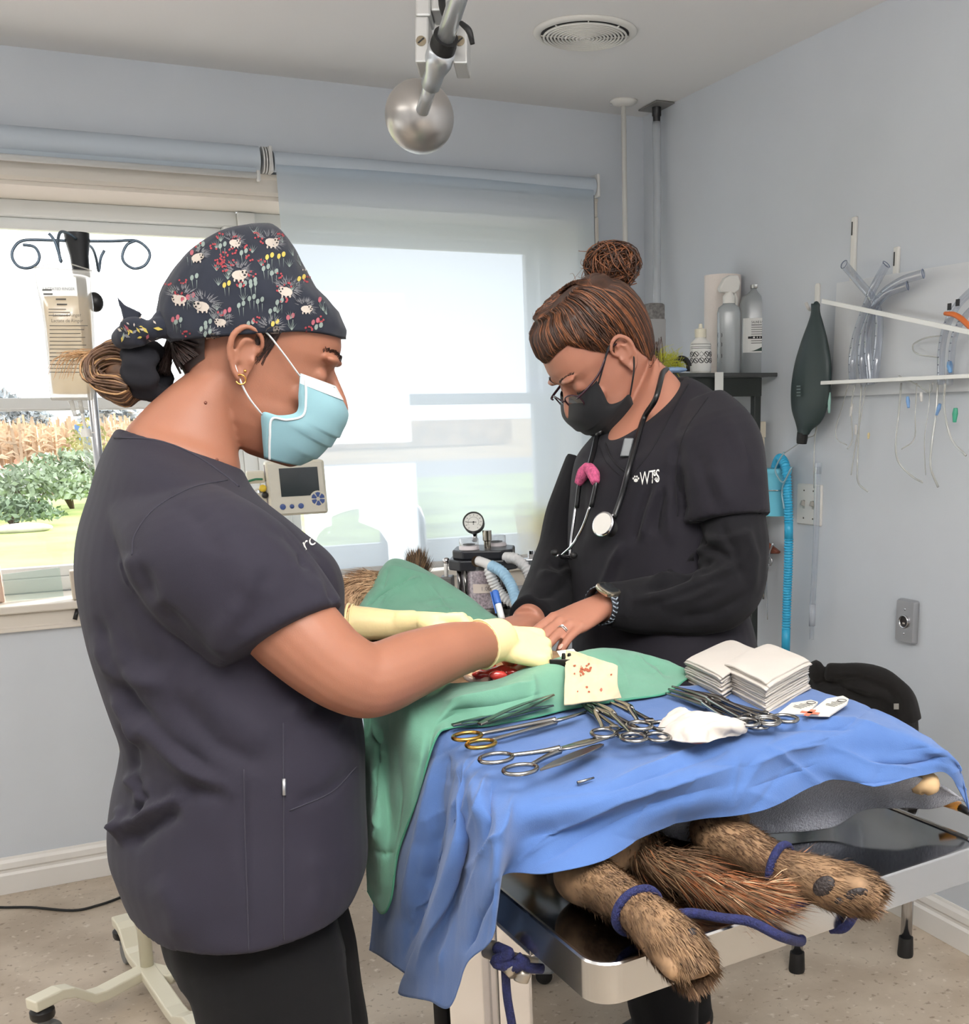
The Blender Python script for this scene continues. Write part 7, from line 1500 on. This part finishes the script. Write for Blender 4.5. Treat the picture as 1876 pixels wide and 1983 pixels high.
for z_ in (.055,-.02): m = MB(); m.box(M_(-MWd/2-.001,z_,-.03), (.002,.03 if z_ > 0 else .085,.012), (mr,mu,mn)); m.build('side_panel', mat('lilac_grey_strip', (150,140,152), .5), t, smooth=False)
m = MB(); m.tube([M_(-.052,MHt/2-.004,-.03),M_(-.035,MHt/2+.022,-.03),M_(0,MHt/2+.032,-.03),M_(.035,MHt/2+.022,-.03),M_(.06,MHt/2-.004,-.03)], .0075, 12, flat=1.6, up=mn); m.build('handle', case, t)
m = MB(); m.box(M_(-MWd/2-.028,.035,-.055), (.05,.035,.06), (mr,mu,mn)); m.box(M_(-MWd/2-.026,-.038,-.055), (.048,.05,.06), (mr,mu,mn)); m.build('side_module', case, t, smooth=False, bevel=.004)
m = MB(); m.tube([M_(-MWd/2-.01,.030,-.01),M_(-MWd/2-.035,.030,-.005),M_(-MWd/2-.06,.018,0),M_(-MWd/2-.072,-.03,0),M_(-MWd/2-.075,-.10,0)], .0032, 8); m.build('green_lead', mat('green_lead', (40,110,76), .4), t)
m = MB(); m.tube([M_(-MWd/2-.008,.002,-.01),M_(-MWd/2-.035,.0,-.005),M_(-MWd/2-.055,-.025,0),M_(-MWd/2-.06,-.10,0)], .0032, 8); m.build('white_lead', white_plastic, t)
m = MB(); m.ell(M_(-MWd/2-.012,.004,-.005), .011); m.build('yellow_plug', mat('yellow_plug', (222,190,60), .4), t); m = MB(); m.ell(M_(-MWd/2-.008,-.016,-.005), .010); m.build('black_plug', black_plastic, t)
pl = M_(-MWd/2-.01,0,-.08); m = MB(); m.tube([V(pl[0],pl[1],.03), V(pl[0],pl[1],mc[2])], .014, 14); m.build('stand_pole', steel, t); m = MB(); m.lathe([(.001,0),(.20,0),(.20,.02),(.03,.035),(.001,.035)], (pl[0],pl[1],0), UP, 32); m.build('stand_base', cream, t, angle=40)
adopt(t)

# ================================================================== breathing machine
AD = 2.75; aP = lambda x, y, k=0: D(x, y, AD+k); kA = AD/F
ac = aP(936,1105); t = thing('anaesthesia_machine', 'black-topped breathing machine with round gauge and clear canister by the blind', 'anaesthesia machine', loc=(ac[0],ac[1],0)); blk = mat('black_machine_top', (30,32,38), .35)
ax_, ay_ = unit(CR-UP*CR[2]), unit(CF-UP*CF[2])
def oct_(c, w_, d_, ch, z_): return [c+ax_*a+ay_*b_+UP*z_ for a, b_ in ((-w_+ch,-d_),(w_-ch,-d_),(w_,-d_+ch),(w_,d_-ch),(w_-ch,d_),(-w_+ch,d_),(-w_,d_-ch),(-w_,-d_+ch))]
c = aP(938,1084); m = MB(); m.loft([oct_(c,.083,.075,.03,-.018), oct_(c,.083,.075,.03,.008)]); m.build('lower_plate', blk, t, smooth=False, bevel=.004)
m = MB(); m.loft([oct_(c,.073,.066,.026,.008), oct_(c,.073,.066,.026,.030)]); m.build('upper_plate', blk, t, smooth=False, bevel=.004)
cc = aP(938,1130); m = MB(); m.lathe([(.001,-.052),(.060,-.052),(.060,.048),(.001,.048)], cc, UP, 36); m.build('granule_canister', mat('soda_lime_granules', (190,174,182), .7, noise=(190,.5), bump=(260,.8)), t, angle=40)
m = MB(); m.lathe([(.0625,-.054),(.0625,.052)], cc, UP, 36, caps=False); m.build('canister_wall', clear_plastic, t)
for a in (-2.55,-2.2,-.55,-.9,1.2,2.0): m = MB(); p = cc+ax_*.068*math.cos(a)+ay_*.068*math.sin(a); m.tube([p-UP*.058, p+UP*.05], .0055, 12); m.build('tie_rod', mat('dark_chrome', (110,108,106), .15, 1), t)
m = MB(); m.lathe([(.001,-.080),(.060,-.080),(.066,-.070),(.066,-.058),(.062,-.052),(.001,-.052)], cc, UP, 36); m.build('lower_housing', mat('dark_base_ring', (70,66,62), .3, .7), t, angle=40)
m = MB(); m.lathe([(.001,-.15),(.05,-.15),(.062,-.12),(.060,-.080),(.001,-.080)], cc, UP, 32); m.build('sump', mat('brown_black_housing', (40,28,24), .4), t, angle=40)
m = MB(); lz = cc-UP*.002; m.grid([[lz+ax_*.0634*math.sin(a)-ay_*.0634*math.cos(a)+UP*z_ for a in np.linspace(-.35,.75,12)] for z_ in (-.012,.010)]); m.build('tape_label', mat('masking_tape', (212,200,190), .7), t)
lt = MB(); text_mesh(lt, '1.00', (0,0,0),(1,0,0),(0,1,0), .014, warp=lambda u,v: lz+ax_*.0640*math.sin(-.05+u/.0634)-ay_*.0640*math.cos(-.05+u/.0634)+UP*(v-.006)); lt.build('handwriting', mat('grey_pen', (130,124,124), .7), t, smooth=False, flip=False)
gc = aP(917,1012,-.02); gn = unit(-CF+UP*.20+CR*-.02); m = MB(); m.lathe([(.001,-.020),(.022,-.020),(.0255,-.012),(.0262,0),(.0262,.006),(.0235,.006),(.0232,.003),(.001,.003)], gc, gn, 36); m.build('gauge_case', black_plastic, t, angle=40)
m = MB(); m.lathe([(.001,.003),(.0228,.003),(.0228,.0036),(.001,.0036)], gc, gn, 32); gd = m.build('gauge_dial', mat('gauge_face', (226,226,220), .5), t, angle=40)
gx = unit(CR-gn*np.dot(CR,gn)); gy = np.cross(gn, gx); m = MB(); gp = lambda r_, a: gc+gn*.0041+(gx*math.cos(a)+gy*math.sin(a))*r_
for k in range(11): a = PI*1.3-PI*1.6*k/10; m.tube([gp(.0165,a), gp(.020,a)], .0005, 4)
m.tube([gp(.013,a) for a in np.linspace(-.6,PI+.6,24)], .0003, 4); m.tube([gp(.017,PI), gp(.007,0)], [.0004,.0008], 6); m.ell(gc+gn*.0042, (.0022,.0022,.001), (gx,gy,gn), n=10, m=6); m.ell(gc+gn*.0042-gy*.005, (.0015,.0015,.0006), (gx,gy,gn), n=8, m=5)
m.build('needle_and_scale', ink, gd)
m = MB(); m.tube([gc-gn*.012-UP*.022, aP(919,1048,-.01)], .006, 10); m.build('gauge_stem', chrome, t)
for x, y, k in ((908,1058,-.035),(961,1052,.03)):
    p = aP(x,y,k); m = MB(); m.lathe([(.001,-.010),(.0245,-.010),(.0245,.0),(.022,.003),(.001,.003)], p, UP, 32); v_ = m.build('valve_base', mat('white_valve', (222,214,216), .3), t, angle=40); m = MB(); m.lathe([(.0235,.002),(.0235,.018),(.0225,.020),(.001,.0205)], p, UP, 32, caps=False); m.build('valve_dome', clear_plastic, v_); m = MB(); m.lathe([(.001,.004),(.015,.004),(.015,.006),(.001,.006)], p, UP, 20); m.build('valve_disc', ink, v_)
m = MB(); p = aP(944,1062,-.01); m.lathe([(.001,0),(.0085,0),(.0085,.018),(.011,.020),(.011,.044),(.001,.045)], p, UP, 22); m.build('relief_valve', mat('warm_chrome', (170,162,150), .2, 1), t, angle=40)
wh = mat('white_corrugated_hose', (226,226,226), .4); bh = mat('pale_blue_corrugated_hose', (166,206,232), .4)
m = MB(); m.tube([aP(926,1086,-.075),aP(938,1090,-.09),aP(952,1096,-.10)], .0115, 16); m.build('hose_cuff', wh, t)
m = MB(); corrug(m, [aP(950,1095,-.10),aP(972,1108,-.12),aP(990,1135,-.14),aP(1000,1165,-.16),aP(1006,1195,-.18),aP(1008,1225,-.22)], .0120, .0075, .0018); m.build('blue_hose', bh, t)
m = MB(); corrug(m, [aP(978,1080,-.06),aP(998,1082,-.08),aP(1018,1100,-.09),aP(1027,1128,-.09),aP(1020,1155,-.09),aP(1002,1168,-.08),aP(980,1160,-.08),aP(962,1140,-.08),aP(950,1115,-.09),aP(946,1100,-.09)], .0120, .0075, .0018); m.build('white_hose', wh, t)
m = MB(); m.lathe([(.001,0),(.013,0),(.013,.012),(.001,.012)], aP(924,1086,-.066), -ay_, 18); m.lathe([(.001,0),(.013,0),(.013,.012),(.001,.012)], aP(974,1079,-.05), unit(ax_-ay_), 18); m.build('hose_port', chrome, t, angle=40)
pp = aP(1031,1100,.03); m = MB(); m.tube([V(pp[0],pp[1],.03), V(pp[0],pp[1],float(aP(1031,1072,.03)[2]))], .0105, 16); m.build('pole', chrome, t); m = MB(); m.lathe([(.001,0),(.0075,0),(.0075,.012),(.001,.013)], V(pp[0],pp[1],float(aP(1031,1075,.03)[2])), UP, 16); m.build('pole_knob', chrome, t, angle=40)
m = MB(); m.box(aP(1024,1092,.03), (.034,.03,.028), (ax_,ay_,UP)); m.box(aP(1004,1094,.03), (.05,.016,.016), (ax_,ay_,UP)); m.build('clamp_block', steel, t, smooth=False, bevel=.003)
m = MB(); m.tube([aP(863,1082,-.01),aP(864,1120,-.01)], .005, 10); m.build('side_tube', white_plastic, t); m = MB(); m.ell(aP(864,1086,-.01), .009); m.build('side_valve', chrome, t)
m = MB(); m.box(aP(866,1133), (.03,.05,.045), (ax_,ay_,UP)); m.build('side_box', mat('dark_grey_box', (92,90,88), .4), t, smooth=False, bevel=.003)
bp_ = V(ac[0],ac[1],0)+ay_*.05; m = MB(); m.box(bp_+UP*.47, (.30,.30,.86), (ax_,ay_,UP)); m.build('trolley', mat('grey_trolley', (150,154,158), .4), t, smooth=False, bevel=.01)
for a in (-.12,.12):
    for b_ in (-.12,.12): m = MB(); m.ell(bp_+ax_*a+ay_*b_+UP*.022, (.022,.012,.022), (ax_,ay_,UP)); m.build('caster', black_rubber, t)
adopt(t)

# ================================================================== stool with a jacket by the right wall
f1, f2_ = V(1.68,2.191,0), V(1.989,2.118,0); sx_ = unit(f2_-f1); sy_ = np.cross(UP, sx_)
t = thing('chair', 'chair with round chrome legs and black feet by the right wall, black jacket over it', 'chair', loc=(f1+f2_)/2)
for p in (f1, f2_, f1+sy_*.34, f2_+sy_*.34-sx_*.06):
    m = MB(); m.tube([p+UP*.05, p+UP*.44], .0155, 18); lg = m.build('leg', chrome, t); m = MB(); m.lathe([(.001,0),(.0205,0),(.0215,.006),(.019,.055),(.001,.055)], p, UP, 20); m.build('rubber_foot', black_rubber, lg, angle=40)
m = MB(); sc0 = (f1+f2_)/2+sy_*.16; m.box(sc0+UP*.455, (.37,.39,.05), (sx_,sy_,UP)); m.build('seat', mat('black_seat', (26,26,28), .6), t, smooth=False, bevel=.012)
m = MB(); 
for s0 in (-1,1): m.tube([sc0+sx_*.15*s0+UP*.45, sc0+sx_*.15*s0+UP*.74], .011, 12)
m.build('back_frame', chrome, t); adopt(t)
m = MB(); R_ = []
for x0, x1, y_, b_ in ((1590,1640,1290,.02),(1574,1700,1300,.05),(1568,1745,1325,.08),(1566,1772,1352,.10),(1566,1776,1385,.11),(1570,1770,1440,.12),(1580,1760,1520,.13),(1590,1750,1600,.13)):
    a, b2 = D(x0,y_,2.82), D(x1,y_,2.82); R_.append(np.hstack([(a+b2)/2,(b2-a)/2,ay_*b_]))
P_ = cr_path(np.array(R_), 30); m.loft([ringv(p[:3],p[3:6],p[6:9],36,2.2) for p in P_]); m.ell(D(1578,1300,2.80), (.022,.04,.03), (CR,CF,CU)); m.tube([D(1600,1300,2.76),D(1680,1315,2.74),D(1735,1350,2.74),D(1755,1400,2.75)], [.02,.035,.042,.04], 14)
o = fuse('jacket', m, .006, cloth_mat('black_jacket_cloth', (22,20,19), .9, 700, .15, noise=.1, sheen=.05), None, 4); ripple(o, 22, .006, 21)
folds(o, [([(1600,1325),(1660,1315),(1720,1335),(1750,1380)], 9, -.012), ([(1590,1345),(1650,1330),(1700,1345)], 10, .008), ([(1600,1380),(1680,1370),(1730,1390)], 10, -.008)]); tag(o, 'black jacket bundled over the chair by the right wall', 'jacket')
m = MB(); p, n_ = on_cloth(o, 1735, 1368, .002); m.box(p, (.012,.014,.002), (CR,CU,CF)); m.build('label_tag', mat('white_label', (120,118,112), .7), o, smooth=False)
